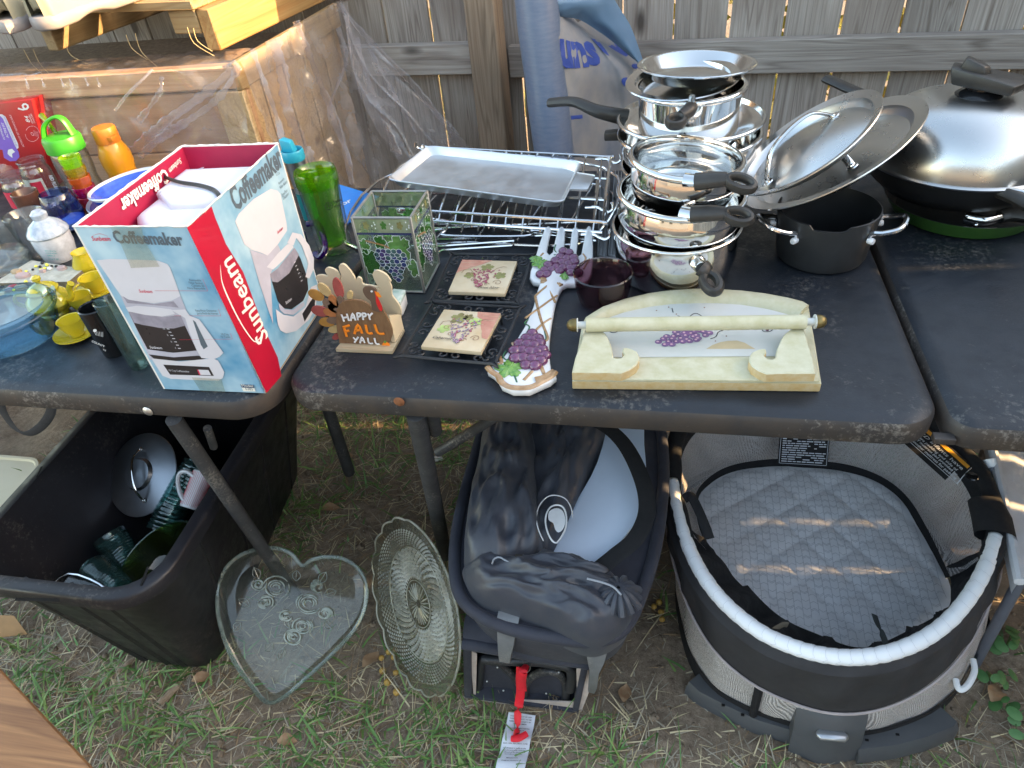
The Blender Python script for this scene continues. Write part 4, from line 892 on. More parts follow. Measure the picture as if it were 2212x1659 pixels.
# little lidded ceramic box behind the turkey
cb = thing('trinket_box', 'small square white ceramic box with a painted lid behind the turkey', 'ceramic box', T(862, 676, .74))
q = [T(*c4(x, y), .742) for x, y in ((610, 712), (690, 705), (728, 620), (640, 610))]; qt = [V((p.x, p.y, .762)) for p in q]
mk('box_body', bev(hexa([V((p.x, p.y, .7412)) for p in q]+qt), .002), M_cer, cb)
cq = sum(q, V())/4; q2 = [cq+(p-cq)*1.06 for p in q]
mk('lid', bev(hexa([V((p.x, p.y, .7625)) for p in q2]+[V((p.x, p.y, .770)) for p in q2]), .002), pm('painted_porcelain', (.62, .66, .62), .2, 0, 0, 70, c2=(.25, .42, .36), coat=.5), cb)

# ------------------------------------------------------------------ stained glass candle box
M_lead = pm('lead_came', (.34, .34, .33), .42, .7, .2, 60, bmp=.5, bs=220)
M_pan = glass('pale_panel_glass', (.86, .92, .84), .05, .7, .14, bmp=.2, bs=40, tint=(.62, .74, .58)); M_band = glass('frosted_band', (.62, .68, .50), .2, .8, .5, tint=(.58, .64, .46))
M_nav = pm('navy_glass', (.03, .035, .11), .15); M_gl1 = glass('green_leaf_glass', (.38, .70, .22), .08, .7, .5, tint=(.26, .56, .16)); M_gl2 = glass('dark_leaf_glass', (.20, .48, .14), .08, .7, .5, tint=(.12, .34, .09))
M_gg = [glass('grape_glass_blue', (.18, .24, .60), .05, .6, .5, tint=(.12, .16, .50)), glass('grape_glass_teal', (.24, .42, .48), .05, .6, .5, tint=(.18, .32, .36)), glass('grape_glass_violet', (.28, .20, .56), .05, .6, .5, tint=(.22, .15, .46))]
M_silv = pm('white_outline_paint', (.75, .78, .80), .3)
bx0, bx1, by0, by1, bz0, bz1 = -.5005, -.3985, 1.016, 1.118, .744, .886
bk = thing('candle_box', 'square stained glass candle holder with blue grapes and green leaves', 'candle holder', (-.45, 1.067, .74))
cs = [(bx0, by0), (bx1, by0), (bx1, by1), (bx0, by1)]
rs = random.Random(5)
for k in range(4):
    (xa, ya), (xb, yb) = cs[k], cs[(k+1) % 4]
    Q = bil((V((xa, ya, bz0)), V((xb, yb, bz0)), V((xb, yb, bz1)), V((xa, ya, bz1))))
    pan = mk('glass_panel', (pg(Q, [(0, 0), (1, 0), (1, 1), (0, 1)], 0)), M_pan, bk, smooth=False)
    P = [(pg(Q, [(.02, .80), (.98, .80), (.98, .99), (.02, .99)], .0006), M_band), (pg(Q, [(.02, .775), (.98, .775), (.98, .80), (.02, .80)], .0008), M_nav)]
    for x in (.22, .52, .80):
        P.append((pg(Q, leaf2(x, .895, .060, rs.uniform(0, 6)), .0012), rs.choice([M_gl2, M_lf])))
        for i in range(5): P.append((pg(Q, ell(x+.13+rs.uniform(-.03, .03), .895+rs.uniform(-.045, .045), .012, .012, 6), .0012), M_silv))
    sx = 1 if k % 2 == 0 else .8
    for (x, y, s_, ro, m) in ((.72, .60, .22, .5, M_gl1), (.14, .42, .20, 2, M_gl2), (.10, .62, .12, 0, M_gl1), (.92, .33, .14, 3, M_gl1), (.40, .68, .12, 1.3, M_gl2)):
        L = leaf2(x, y, s_, ro); L = [(min(.97, max(.03, a)), min(.765, max(.03, b))) for a, b in L]
        P.append((pg(Q, L, .0010), m)); P.append((line(Q, L+L[:1], .0009, .0016), M_silv))
    P.append((line(Q, [(.15, .70), (.30, .67), (.45, .64), (.55, .60)], .003, .0018), M_bran))
    i = 0
    for row, (n_, yy) in enumerate(((5, .56), (6, .515), (6, .47), (5, .425), (5, .38), (4, .335), (3, .29), (2, .245), (2, .205), (1, .165))):
        for j in range(n_):
            x = .52+(j-(n_-1)/2)*.092+row*.008+rs.uniform(-.008, .008); P.append((pg(Q, ell(x, yy, .050, .034, 12), .0018+.0001*i), M_gg[rs.randrange(3)])); P.append((line(Q, ell(x, yy, .050, .034, 12)+ell(x, yy, .050, .034, 12)[:1], .0007, .00185+.0001*i), M_silv)); i = (i+1) % 7
    mkm('grape_glazing', P, pan, smooth=False)
for (x, y) in cs: mk('lead_strip', bev(box(x-.0022, x+.0022, y-.0022, y+.0022, .7408, bz1), .0008, 1), M_lead, bk)
for z in (bz0-.001, bz1-.001):
    for k in range(4):
        (xa, ya), (xb, yb) = cs[k], cs[(k+1) % 4]; mk('lead_strip', tube([V((xa, ya, z)), V((xb, yb, z))], .0022, 6), M_lead, bk)
mk('base_glass', box(bx0+.002, bx1-.002, by0+.002, by1-.002, .7412, .7432), glass('mirror_base', (.4, .45, .45), .05, .6, .2), bk)

# ------------------------------------------------------------------ paper towel holder
M_cw = pm('antiqued_cream_paint', (.44, .41, .25), .55, 0, 0, 40, c2=(.56, .53, .39), bmp=.3, bs=160, rv=.2); M_cwe = pm('worn_wood_edge', (.50, .34, .14), .6, 0, .25, 90, c2=(.56, .46, .28))
M_wp = pm('white_panel_print', (.58, .58, .56), .35, 0, .05, 8, c2=(.47, .49, .44)); M_gp2 = pm('violet_grape_print', (.26, .12, .28), .35, 0, .5, 90, c2=(.14, .10, .20)); M_sand = pm('sand_print', (.52, .42, .26), .45)
M_brass = pm('aged_brass', (.20, .15, .06), .4, .7, .3, 60)
c6 = cv(2350, 1100, 2.3284); c5 = cv(2800, 600, 1.8433)
hd = thing('towel_holder', 'cream wooden paper towel holder with an arched back lying at the front of the table', 'paper towel holder', (.06, .9, .74))
ZB = .758
def W(u, v, z=ZB): return T(u, v, z)
ol = [(1236, 821), (1775, 826), (1762, 745), (1748, 664), (1735, 656), (1700, 647), (1650, 638), (1600, 632), (1550, 629), (1500, 628), (1450, 631), (1400, 638), (1350, 650), (1300, 668), (1262, 692), (1256, 705), (1247, 760)]
o3 = [W(u, v) for u, v in ol]; o2 = [(p.x, p.y) for p in o3]
def lv(o, d, z): return [V((p.x, p.y, z)) for p in inset(o, d)]
mkm('back_board', [(loft([lv(o2, .001, .7412), lv(o2, 0, .743), lv(o2, 0, ZB-.0025)], False), M_cwe), (loft([lv(o2, 0, ZB-.0025), lv(o2, .0025, ZB)], False), M_cw), ((lv(o2, .0025, ZB), [tuple(range(len(o2)))]), M_cw)], hd, ang=30)
pl_ = [(1300, 772), (1700, 769), (1722, 735), (1735, 700), (1705, 680), (1650, 665), (1600, 658), (1550, 655), (1500, 655), (1450, 657), (1400, 663), (1350, 674), (1310, 688), (1285, 705), (1290, 740)]
pp = [W(u, v, ZB+.0006) for u, v in pl_]
panel = mk('white_panel', (pp, [tuple(range(len(pp)))]), M_wp, hd, smooth=False)
arch_o = [W(u, v, ZB) for u, v in ol[3:16]]; arch_i = [W(u, v, ZB) for u, v in ((1722, 690), (1712, 683), (1690, 676), (1650, 667), (1600, 659), (1550, 656), (1500, 656), (1450, 658), (1400, 664), (1350, 675), (1320, 684), (1300, 694), (1285, 703))]
rg_ = []
for a_, b_ in zip(arch_o, arch_i):
    a2 = a_.lerp(b_, .05); h = .009
    rg_.append([a2, a_.lerp(b_, .10)+V((0, 0, h*.7)), a_.lerp(b_, .3)+V((0, 0, h)), a_.lerp(b_, .7)+V((0, 0, h)), a_.lerp(b_, .93)+V((0, 0, h*.5)), b_])
mk('arch_rim', loft(rg_, True), M_cw, hd)
sh = [W(u, v, ZB+.0045) for u, v in ((1240, 818), (1771, 822), (1763, 772), (1245, 776))]
rf = .003
mk('lower_rail', bev(hexa([V((p.x, p.y, ZB)) for p in sh]+sh), .001, 1), M_cw, hd)
P = []
QF = lambda s, t, e=0: T(s, t, ZB+.0008+e)
gr = [(520, 548), (612, 545), (682, 545), (780, 525), (590, 497), (655, 497), (725, 515), (765, 490), (815, 470), (868, 488), (890, 445), (945, 488), (985, 467), (672, 460), (757, 465), (835, 500), (740, 545), (575, 572), (640, 572), (800, 540), (865, 530), (700, 480), (930, 455), (700, 440), (790, 440), (560, 520), (880, 515), (850, 450), (640, 520)]
for i, (x, y) in enumerate(gr):
    u, v = c6(x+rs.uniform(-4, 4), y); P.append((([QF(a, b, .00004*i) for a, b in ell(u, v, 8.2, 4.7, 12)], [tuple(range(12))[::-1]]), M_gp2)); P.append((([QF(a, b, .00004*i+.0003) for a, b in ell(u-1.5, v-.8, 3, 1.6, 8)], [tuple(range(8))[::-1]]), M_pink))
P.append((([QF(*c6(x, y)) for x, y in ((950, 612), (1010, 575), (1080, 550), (1150, 538), (1230, 535), (1300, 555), (1360, 590), (1400, 612))], [tuple(range(8))[::-1]]), M_sand))
def fl(pts, w): 
    Pn = [QF(*c6(x, y), .0002) for x, y in pts]; return tube(smooth_path(Pn, 3), w, 4, ry=.0002, up=(0, 0, 1))
for pts in ([(1110, 440), (1060, 460), (1040, 500), (990, 520)], [(1070, 435), (1160, 440)], [(70, 440), (85, 460), (120, 462), (155, 450)], [(1460, 438), (1480, 455), (1530, 452), (1555, 438)], [(640, 240), (650, 280)], [(690, 310), (725, 320)], [(800, 320), (830, 295), (870, 290), (920, 320)]): P.append((fl(pts, .0007), M_ink))
for x, y in ((500, 262), (935, 235), (610, 232), (680, 295), (466, 328), (1035, 540), (1135, 495)): P.append(((([QF(a, b, .0003) for a, b in ell(*c6(x, y), 1.6, 1.2, 8)], [tuple(range(8))[::-1]])), M_vine))
for x, y in ((120, 445), (1507, 440)): P.append(((([QF(a, b, .0004) for a, b in ell(*c6(x, y), 4, 2, 8)], [tuple(range(8))[::-1]])), M_gpur))
mkm('printed_grapes', P, panel, smooth=False)
zr = ZB+.030
ra, rb = W(1266, 702, zr), W(1740, 695, zr)
mk('rod', tube([ra, ra.lerp(rb, .33), ra.lerp(rb, .66), rb], .0105, 20), M_cw, hd)
for p, d in ((ra, (ra-rb).normalized()), (rb, (rb-ra).normalized())):
    mk('rod_end', tube([p, p+d*.013], .0055, 14), M_wp, hd)
    A_ = fr(p+d*.012, (0, 1, 0), d.cross(V((0, 1, 0)))*-1 if False else V((0, 1, 0)).cross(d)*-1)
    Md = d.to_track_quat('Z', 'Y').to_matrix().to_4x4(); Md.translation = p+d*.012
    mk('washer', lathe([(0, 0), (.0105, 0), (.0105, .0015), (0, .0015)], 20, Md), M_wp, hd)
    mk('knob', lathe([(.0095, .0017), (.010, .004), (.0098, .008), (.0085, .012), (.0055, .0155), (0, .0170)], 24, Md), M_brass, hd)
jr = [(1820, 390), (1790, 395), (1720, 430), (1660, 480), (1630, 530), (1600, 600), (1585, 650), (1580, 690), (1550, 705), (1510, 700), (1480, 670), (1500, 640), (1495, 612), (1470, 606), (1420, 615), (1370, 640), (1345, 680), (1340, 720), (1370, 770), (1430, 810), (1500, 838), (1620, 832), (1780, 832), (1948, 830), (1925, 700), (1880, 560), (1850, 450)]
def bracket(pts):
    z1 = ZB+.019; o = [T(u, v, z1) for u, v in pts]; o2_ = [(p.x, p.y) for p in o]
    mkm('bracket', [(loft([lv(o2_, 0, ZB+.0047), lv(o2_, 0, z1-.0015)], False), M_cwe), (loft([lv(o2_, 0, z1-.0015), lv(o2_, .0015, z1)], False), M_cw), ((lv(o2_, .0015, z1), [tuple(range(len(o2_)))]), M_cw)], hd, ang=30)
bracket([c6(x, y) for x, y in jr])
bracket([(3003-u-.05*(v-700), v-2) for u, v in [c6(x, y) for x, y in jr]][::-1])
# ------------------------------------------------------------------ coffeemaker box
M_card = pm('printed_sky_blue_card', (.46, .62, .70), .38, 0, 0, 9, c2=(.07, .26, .44), bmp=.05, bs=20, coat=.15)
M_cardw = pm('card_edge', (.72, .70, .66), .8, 0, .1, 200); M_crim = pm('crimson_card', (.42, .006, .030), .38, 0, .08, 20, coat=.15); M_crim2 = pm('crimson_inner_card', (.36, .012, .055), .5, 0, .12, 20)
M_kraft = pm('brown_board', (.36, .22, .11), .8)
M_wh1 = pm('white_print', (.60, .59, .64), .38, 0, .04, 30); M_wh2 = pm('grey_white_print', (.45, .44, .52), .38, 0, .1, 30); M_gy = pm('grey_print', (.30, .28, .34), .38, 0, .25, 60)
M_cof = pm('coffee_print', (.028, .024, .026), .3, 0, .2, 30); M_ttl = pm('title_print', (.10, .13, .16), .4); M_rink = pm('red_print', (.60, .03, .07), .4); M_navp = pm('navy_print', (.04, .07, .14), .4); M_crm = pm('cream_print', (.82, .80, .72), .4)
M_tape = glass('clear_tape', (.90, .90, .84), .12, .9, .16, bmp=.4, bs=90, tint=(.70, .70, .60))
cbx = thing('coffeemaker_box', 'open cardboard coffeemaker box, blue and crimson, at the corner of the left table', 'cardboard box', (-.655, .85, .74))
bz = .7415
c_b = [V((-.737, .724, bz)), V((-.566, .727, bz)), V((-.570, .970, bz)), V((-.739, .966, bz))]
c_t = [V((-.7395, .7155, 1.02)), V((-.5755, .7175, 1.02)), V((-.5805, .993, 1.02)), V((-.7445, .986, 1.02))]
ctr = sum(c_b, V())/4
def wall(i, j, m, inner, name='side_panel'):
    n_ = (c_b[j]-c_b[i]).cross(c_t[i]-c_b[i]).normalized(); c_t[j] = c_t[j]-n_*(c_t[j]-c_b[i]).dot(n_) if j != 0 else c_t[j]
    th = .003; a, b, c, d = c_b[i], c_b[j], c_t[j], c_t[i]; n = (b-a).cross(d-a).normalized()
    if n.dot(a-ctr) < 0: n = -n
    o = [p for p in (a, b, c, d)]; ii = [p-n*th for p in (a, b, c, d)]
    return mkm(name, [((o, [(0, 1, 2, 3)]), m), ((ii, [(3, 2, 1, 0)]), inner), ((o+ii, [(2, 3, 7, 6), (1, 2, 6, 5), (3, 0, 4, 7), (0, 1, 5, 4)]), M_cardw)], cbx, smooth=False), a, n
wf, P1, N1 = wall(0, 1, M_card, M_crim2); wr, P2, N2 = wall(1, 2, M_card, M_crim2); wall(2, 3, M_crim, M_crim2); wall(3, 0, M_card, M_crim2)
mk('bottom_panel', hexa([p+V((0, 0, .0005)) for p in c_b]+[p+V((0, 0, .003)) for p in c_b]), M_kraft, cbx)
def plane(P, N, base=.0005): return lambda u, v, e=0: PL(u, v, P+N*(base+e), N)
f1, f2 = plane(P1, N1), plane(P2, N2)
def pp_(f, pts, e=0): return [f(u, v, e) for u, v in pts], [tuple(range(len(pts)))]
def ln(f, pts, w, e=0, N=None):
    P = smooth_path([f(u, v, e) for u, v in pts], 5) if len(pts) > 2 else [f(u, v, e) for u, v in pts]
    ws = w if isinstance(w, list) else [w]*2; m = len(P); L, R_ = [], []
    for i, p in enumerate(P):
        t = (P[min(i+1, m-1)]-P[max(i-1, 0)]).normalized(); q = i/(m-1)*(len(ws)-1); k = min(int(q), len(ws)-2); ww = ws[k]+(ws[k+1]-ws[k])*(q-k)
        s = N.cross(t)*ww*.5; L.append(p+s); R_.append(p-s)
    return L+R_, [(m+i, m+i+1, i+1, i) for i in range(m-1)]
def ft(f, N, s, pL, pR, e=0, hs=1, bold=.0, shear=0, down=False):
    g = text(s, 1, bold, shear); xs = [p.x for p in g[0]]; x0, x1 = min(xs), max(xs); A_, B_ = f(*pL, e), f(*pR, e); L = (B_-A_).length; k = L/(x1-x0)
    x = (B_-A_).normalized(); y = N.cross(x); 
    return [A_+x*((p.x-x0)*k)+y*(p.y*k*hs) for p in g[0]], g[1]
q0 = lambda L: [(x/4, 387.1+y/4) for x, y in L]; q1 = lambda L: [(553+x/4, 387.1+y/4) for x, y in L]; ql = lambda L: [(x/3.333, 774.2+y/3.333) for x, y in L]
E1 = .00012
Pf = [(pp_(f1, q0([(835, 700), (960, 688), (1360, 702), (1445, 732), (1470, 765), (1560, 1010), (1480, 1050), (1330, 1072), (1100, 1042), (1040, 1000)]), E1), M_wh1),
      (pp_(f1, q0([(1040, 1000), (1100, 1042), (1330, 1074), (1480, 1052), (1560, 1010), (1690, 1330), (1740, 1560), (1300, 1560), (1110, 1150), (1080, 1090)]), E1), M_wh2),
      (pp_(f1, q0([(1060, 1010), (1110, 1040), (1330, 1080), (1500, 1055), (1545, 1110), (1300, 1085), (1100, 1070)]), E1*2), M_gy),
      (pp_(f1, q0([(1110, 1145), (1400, 1190), (1560, 1178), (1600, 1270), (1700, 1480), (1500, 1500), (1275, 1470), (1180, 1290)]), E1*3), M_cof),
      (pp_(f1, q0([(1112, 1146), (1400, 1190), (1560, 1180), (1600, 1265), (1500, 1290), (1380, 1285), (1230, 1258), (1160, 1240)]), E1*4), M_gy),
      (pp_(f1, q0([(1085, 1108), (1180, 1093), (1330, 1105), (1480, 1125), (1512, 1165), (1400, 1187), (1250, 1172), (1110, 1142)]), E1*5), M_wh1),
      (pp_(f1, q0([(1265, 1468), (1480, 1500), (1700, 1488), (1712, 1522), (1500, 1537), (1285, 1510)]), E1*5), M_wh2),
      (pp_(f1, q0([(1285, 1515), (1500, 1540), (1712, 1525), (1800, 1545), (1720, 1562), (1520, 1570), (1330, 1550)]), E1*5), M_cof),
      (pp_(f1, q0([(1480, 1130), (1600, 1125), (1640, 1180), (1720, 1210), (1780, 1290), (1930, 1500), (1895, 1535), (1850, 1555), (1740, 1545), (1700, 1480), (1640, 1330), (1600, 1200)]), E1*6), M_wh1),
      (pp_(f1, q0([(1665, 1215), (1690, 1235), (1795, 1445), (1760, 1470), (1735, 1430)]), E1*7), M_ttl),
      (pp_(f1, ql([(1090, 0), (1300, 22), (1530, 0), (1570, 15), (1615, 100), (1605, 140), (1575, 160), (1400, 155), (1230, 147), (1170, 125)]), E1*6), M_wh1),
      (pp_(f1, ql([(1175, 45), (1505, 62), (1540, 126), (1225, 117)]), E1*7), M_cof), (pp_(f1, ql([(1420, 81), (1500, 84), (1520, 121), (1436, 118)]), E1*8), M_wh1), (pp_(f1, ql([(1418, 81), (1428, 82), (1444, 118), (1434, 118)]), E1*9), M_rink),
      (pp_(f1, ql([(1730, 188), (1824, 192), (1832, 214), (1740, 210)]), E1*7), M_navp), (pp_(f1, ql([(1740, 210), (1832, 214), (1840, 238), (1752, 236)]), E1*7), M_crm),
      (ft(f1, N1, 'Model', (522, 833), (546, 834), E1*9, 1), M_crm), (ft(f1, N1, '6385', (530, 840), (546, 841), E1*9, 1.2), M_ttl),
      (ft(f1, N1, '10 Cup Coffeemaker', (365, 800), (409, 803), E1*9, 1.3), M_wh1),
      (ft(f1, N1, 'Coffeemaker', (245, 513), (394, 519), E1, 1.35, .035), M_ttl), (ft(f1, N1, 'Sunbeam', (198, 516), (238, 516), E1, 1.25, .012, .25), M_rink), (ln(f1, [(200, 509), (216, 505), (234, 511)], [.0001, .0006, .0002], E1, N1), M_rink),
      (ft(f1, N1, 'Sunbeam', (300, 629), (329, 630), E1*3, 1.3, .01, .25), M_rink), (ft(f1, N1, 'Sunbeam', (323, 750), (350, 752), E1*6, 1.3, .01, .25), M_wh1),
      (ln(f1, [(334, 628), (449, 628.5)], .0004, E1*4, N1), M_rink), (ln(f1, [(449, 628.5), (438, 603)], .0004, E1*4, N1), M_rink), (ln(f1, [(376, 682), (477, 682.5)], .0004, E1*6, N1), M_rink), (ln(f1, [(477, 682.5), (472, 668)], .0004, E1*4, N1), M_rink), (ln(f1, [(388, 734), (502, 732.5)], .0004, E1*6, N1), M_rink), (ln(f1, [(502, 732.5), (498, 720)], .0004, E1*4, N1), M_rink)]
for s, a, b in (('Removable', (409, 605), (434, 606)), ('Filter Basket', (408, 611), (438, 612)), ('Canasta de', (414, 617), (441, 617.5)), ('Filtro Removible', (405, 622.5), (443, 623.5)), ('Easy-Pour Decanter', (422, 671), (468, 671.5)), ('Jarra Facil de Verter', (425, 677), (471, 677.5)), ('10 Cup', (478, 722), (494, 722.5)), ('10 Tazas', (477, 727.5), (497, 728))):
    Pf.append((ft(f1, N1, s, a, b, E1*2, 1.2), M_ttl))
for i in range(7): Pf.append((pp_(f1, [(360+4.0*i, 709.6+7*i), (366+4.0*i, 710+7*i), (366.4+4*i, 711.4+7*i), (360.4+4*i, 711+7*i)], E1*6), M_wh1))
for s, u, v in (('10', 352, 710), ('8', 361, 724), ('6', 369, 738), ('4', 378, 752)): Pf.append((ft(f1, N1, s, (u, v), (u+3.5*len(s)*.6, v), E1*6, 1.3), M_wh1))
mkm('printed_picture', Pf, wf, smooth=False)
mk('tape', pp_(f1, [(238, 491), (305, 490), (312, 520), (345, 576), (283, 579), (262, 530)], E1*11), M_tape, wf, smooth=False); mk('tape', pp_(f1, [(414, 815), (478, 819), (487, 848), (434, 846)], E1*11), M_tape, wf, smooth=False)
Pr = [(pp_(f2, [(404, 492), (457, 446), (465, 470), (488, 527), (525, 587), (553, 662), (570, 708), (600, 772), (608, 812), (576, 849)], E1), M_crim),
      (ft(f2, N2, 'Sunbeam', (572, 738), (488, 560), E1*3, 1.15, .014, .22), M_crm), (ln(f2, [(476, 572), (480, 610), (496, 650), (516, 690), (536, 722), (552, 738), (566, 722), (560, 712)], [.0003, .0032, .0030, .0020, .0015, .0010], E1*3, N2), M_crm),
      (ft(f2, N2, 'Coffeemaker', (502, 437), (606, 336), E1, 1.5, .035), M_ttl),
      (ft(f2, N2, '10 Cup', (597, 379), (604, 372), E1, 1.3), M_ttl), (ft(f2, N2, 'Removable', (602, 397), (614, 385), E1, 1.3), M_ttl), (ft(f2, N2, 'Filter Basket', (605, 406), (620, 391), E1, 1.3), M_ttl), (ft(f2, N2, 'Easy-Pour', (609, 422), (621, 410), E1, 1.3), M_ttl), (ft(f2, N2, 'Decanter', (612, 429), (624, 417), E1, 1.3), M_ttl),
      (pp_(f2, [(508, 478), (516, 462), (548, 430), (585, 408), (600, 412), (606, 420), (619, 482), (620, 498), (600, 528), (578, 552), (564, 546), (545, 540), (528, 528)], E1), M_wh1),
      (pp_(f2, [(540, 540), (560, 546), (578, 552), (600, 528), (606, 540), (584, 592), (590, 700), (560, 610)], E1), M_wh2),
      (pp_(f2, [(576, 577), (600, 548), (620, 528), (630, 526), (634, 534), (612, 562), (590, 582)], E1*4), M_wh1),
      (pp_(f2, [(583, 592), (600, 580), (636, 535), (650, 560), (664, 600), (666, 625), (655, 650), (630, 668), (613, 666), (600, 650)], E1*2), M_cof), (pp_(f2, [(583, 592), (600, 580), (636, 535), (646, 550), (625, 590), (600, 610), (588, 608)], E1*3), M_gy),
      (pp_(f2, [(602, 655), (616, 668), (632, 670), (656, 652), (658, 660), (634, 680), (614, 678), (604, 668)], E1*5), M_wh2),
      (pp_(f2, [(620, 525), (632, 502), (650, 506), (668, 530), (678, 558), (678, 580), (668, 602), (660, 598), (666, 570), (652, 530), (640, 514), (634, 530)], E1*4), M_wh1),
      (pp_(f2, [(596, 668), (612, 680), (634, 684), (660, 664), (672, 620), (684, 615), (686, 632), (682, 665), (668, 690), (640, 715), (618, 720), (606, 714), (600, 700)], E1*5), M_wh1),
      (pp_(f2, [(653, 678), (676, 643), (681, 646), (680, 660), (658, 695)], E1*6), M_cof), (ft(f2, N2, 'Sunbeam', (599, 503), (611, 492), E1*4, 1.2, .01, .25), M_rink), (ft(f2, N2, 'Sunbeam', (617, 655), (630, 645), E1*6, 1.2, .01, .25), M_wh1)]
for i in range(6): Pr.append((pp_(f2, [(635+3*i, 567+8*i), (638+3*i, 564+8*i), (638.6+3*i, 565.5+8*i), (635.6+3*i, 568.5+8*i)], E1*5), M_wh1))
mkm('printed_picture', Pr, wr, smooth=False)
# upside-down lettering on the inside of the left wall
il = V((-.7365, .85, 1.0)); Ni = V((1, 0, 0)); fi = plane(il, Ni)
mkm('inner_lettering', [(ft(fi, Ni, 'Coffeemaker', (362, 375), (262, 447), E1, 1.3, .03), M_crm), (ft(fi, Ni, 'Sunbeam', (391, 345), (366, 370), E1, 1.2, .01, .25), M_crm)], cbx, smooth=False)
# frayed white card core along the rim
for i in range(4):
    a, b = c_t[i], c_t[(i+1) % 4]; n = 26; ps = [a.lerp(b, k/n)+V((0, 0, .0004+.0010*rnd.random())) for k in range(n+1)]
    mk('torn_edge', tube(ps, [.0014*rnd.uniform(.5, 1.5) for _ in ps], 5), M_cardw, cbx)
cm = thing('coffeemaker', 'white coffeemaker inside the open box, only its rounded top showing, black cord across it', 'coffeemaker', (-.66, .85, .745))
M_cmw = pm('bluish_white_plastic', (.70, .70, .78), .3, 0, .02, 8)
ol_ = smooth_path([T(u, v, .985) for u, v in ((300, 487), (289, 467), (298, 447), (321, 424), (334, 398), (352, 374), (378, 356), (402, 347))], 4)
xr = lambda y: -.5745-(y-.72)*.021-.006
body_o = [(max(-.7355, p.x), max(p.y, .7245)) for p in ol_ if p.y < .978]+[(ol_[-1].x, .972), (xr(.972)-.02, .974), (xr(.96), .962)]+[(xr(y_)-.003, y_) for y_ in (.90, .84, .78, .7245)]+[(-.62, .7235)]
mk('body', slab(body_o, [(.020, .75), (.014, .84), (.001, .955), (0, .972), (.003, .982), (.010, .987), (.02, .988)]), M_cmw, cm, ang=50)
tr_o = [(max(-.733, p.x)+.004, p.y) for p in smooth_path([T(u, v, .99) for u, v in ((322, 424), (334, 398), (352, 374), (378, 356), (402, 347))], 4) if p.y < .965]
tr_o = tr_o+[(xr(.96)-.012, .966), (xr(.95)-.006, .94)]+[(xr(.87)-.010, .87), (-.625, .838), (-.68, .832)]
mk('water_lid', slab(tr_o, [(0, .986), (0, .993), (.003, .997), (.010, .998)]), M_cmw, cm, ang=50)
mk('power_cord', join(tube(smooth_path([T(348, 378, 1.0), T(385, 391, 1.003), T(430, 398, 1.003), T(462, 408, 1.002), T(478, 424, 1.0), T(482, 432, .985)], 6), .0018, 8), tube(smooth_path([T(351, 382, .999), T(388, 395, 1.001), T(430, 402, 1.001), T(458, 411, 1.0), T(474, 427, .998), T(478, 436, .98)], 6), .0018, 8)), M_bk, cm)

# ------------------------------------------------------------------ glassware and crockery on the left table
def stand(bu, bv, tu, tv, z0=.7405):
    B = T(bu, bv, z0); best = (1e9, 0)
    for i in range(1, 400):
        q = B+V((0, 0, i*.001)); d = q-CAM; k = d.dot(-CB); u = CX+FPX*d.dot(CR)/k; v = CY-FPX*d.dot(CU)/k
        e = (u-tu)**2+(v-tv)**2
        if e < best[0]: best = (e, i*.001)
    return B, best[1], (B+V((0, 0, best[1]))-CAM).dot(-CB)/FPX, (B-CAM).dot(-CB)/FPX
def cup(prof_o, th, z0, M, m, name, parent, n=40):
    """prof_o: outer profile bottom to top; a wall th thick is added inside"""
    inn = [(max(.0, r-th), z) for r, z in prof_o[::-1]]; inn[-1] = (inn[-1][0], inn[-1][1]+th*1.5)
    rt = prof_o[-1]; p = [(0, prof_o[0][1])]+prof_o+[(rt[0]-th*.5, rt[1]+th*.6)]+inn+[(0, prof_o[0][1]+th*1.5)]
    return mk(name, lathe(p, n, M), m, parent)
G_clear = glass('jar_glass', (.93, .95, .95), .02, .45, 0); G_smoke = glass('tumbler_glass', (.90, .91, .90), .02, .35, 0)
G_blue = glass('pale_blue_glass', (.68, .82, .90), .03, .4, .0, tint=(.28, .42, .50)); G_pur = glass('purple_glass', (.45, .28, .58), .02, .35, .08, tint=(.20, .07, .32)); G_brn = pm('brown_pottery', (.10, .045, .030), .25, 0, .2, 30)
G_green = glass('green_plastic', (.66, .95, .06), .04, .6, .16, tint=(.20, .42, .02)); G_tall = glass('greenish_glass', (.86, .93, .89), .02, .35, 0, tint=(.35, .52, .44))
def tf(B): return Matrix.Translation(V((B.x, B.y, 0)))
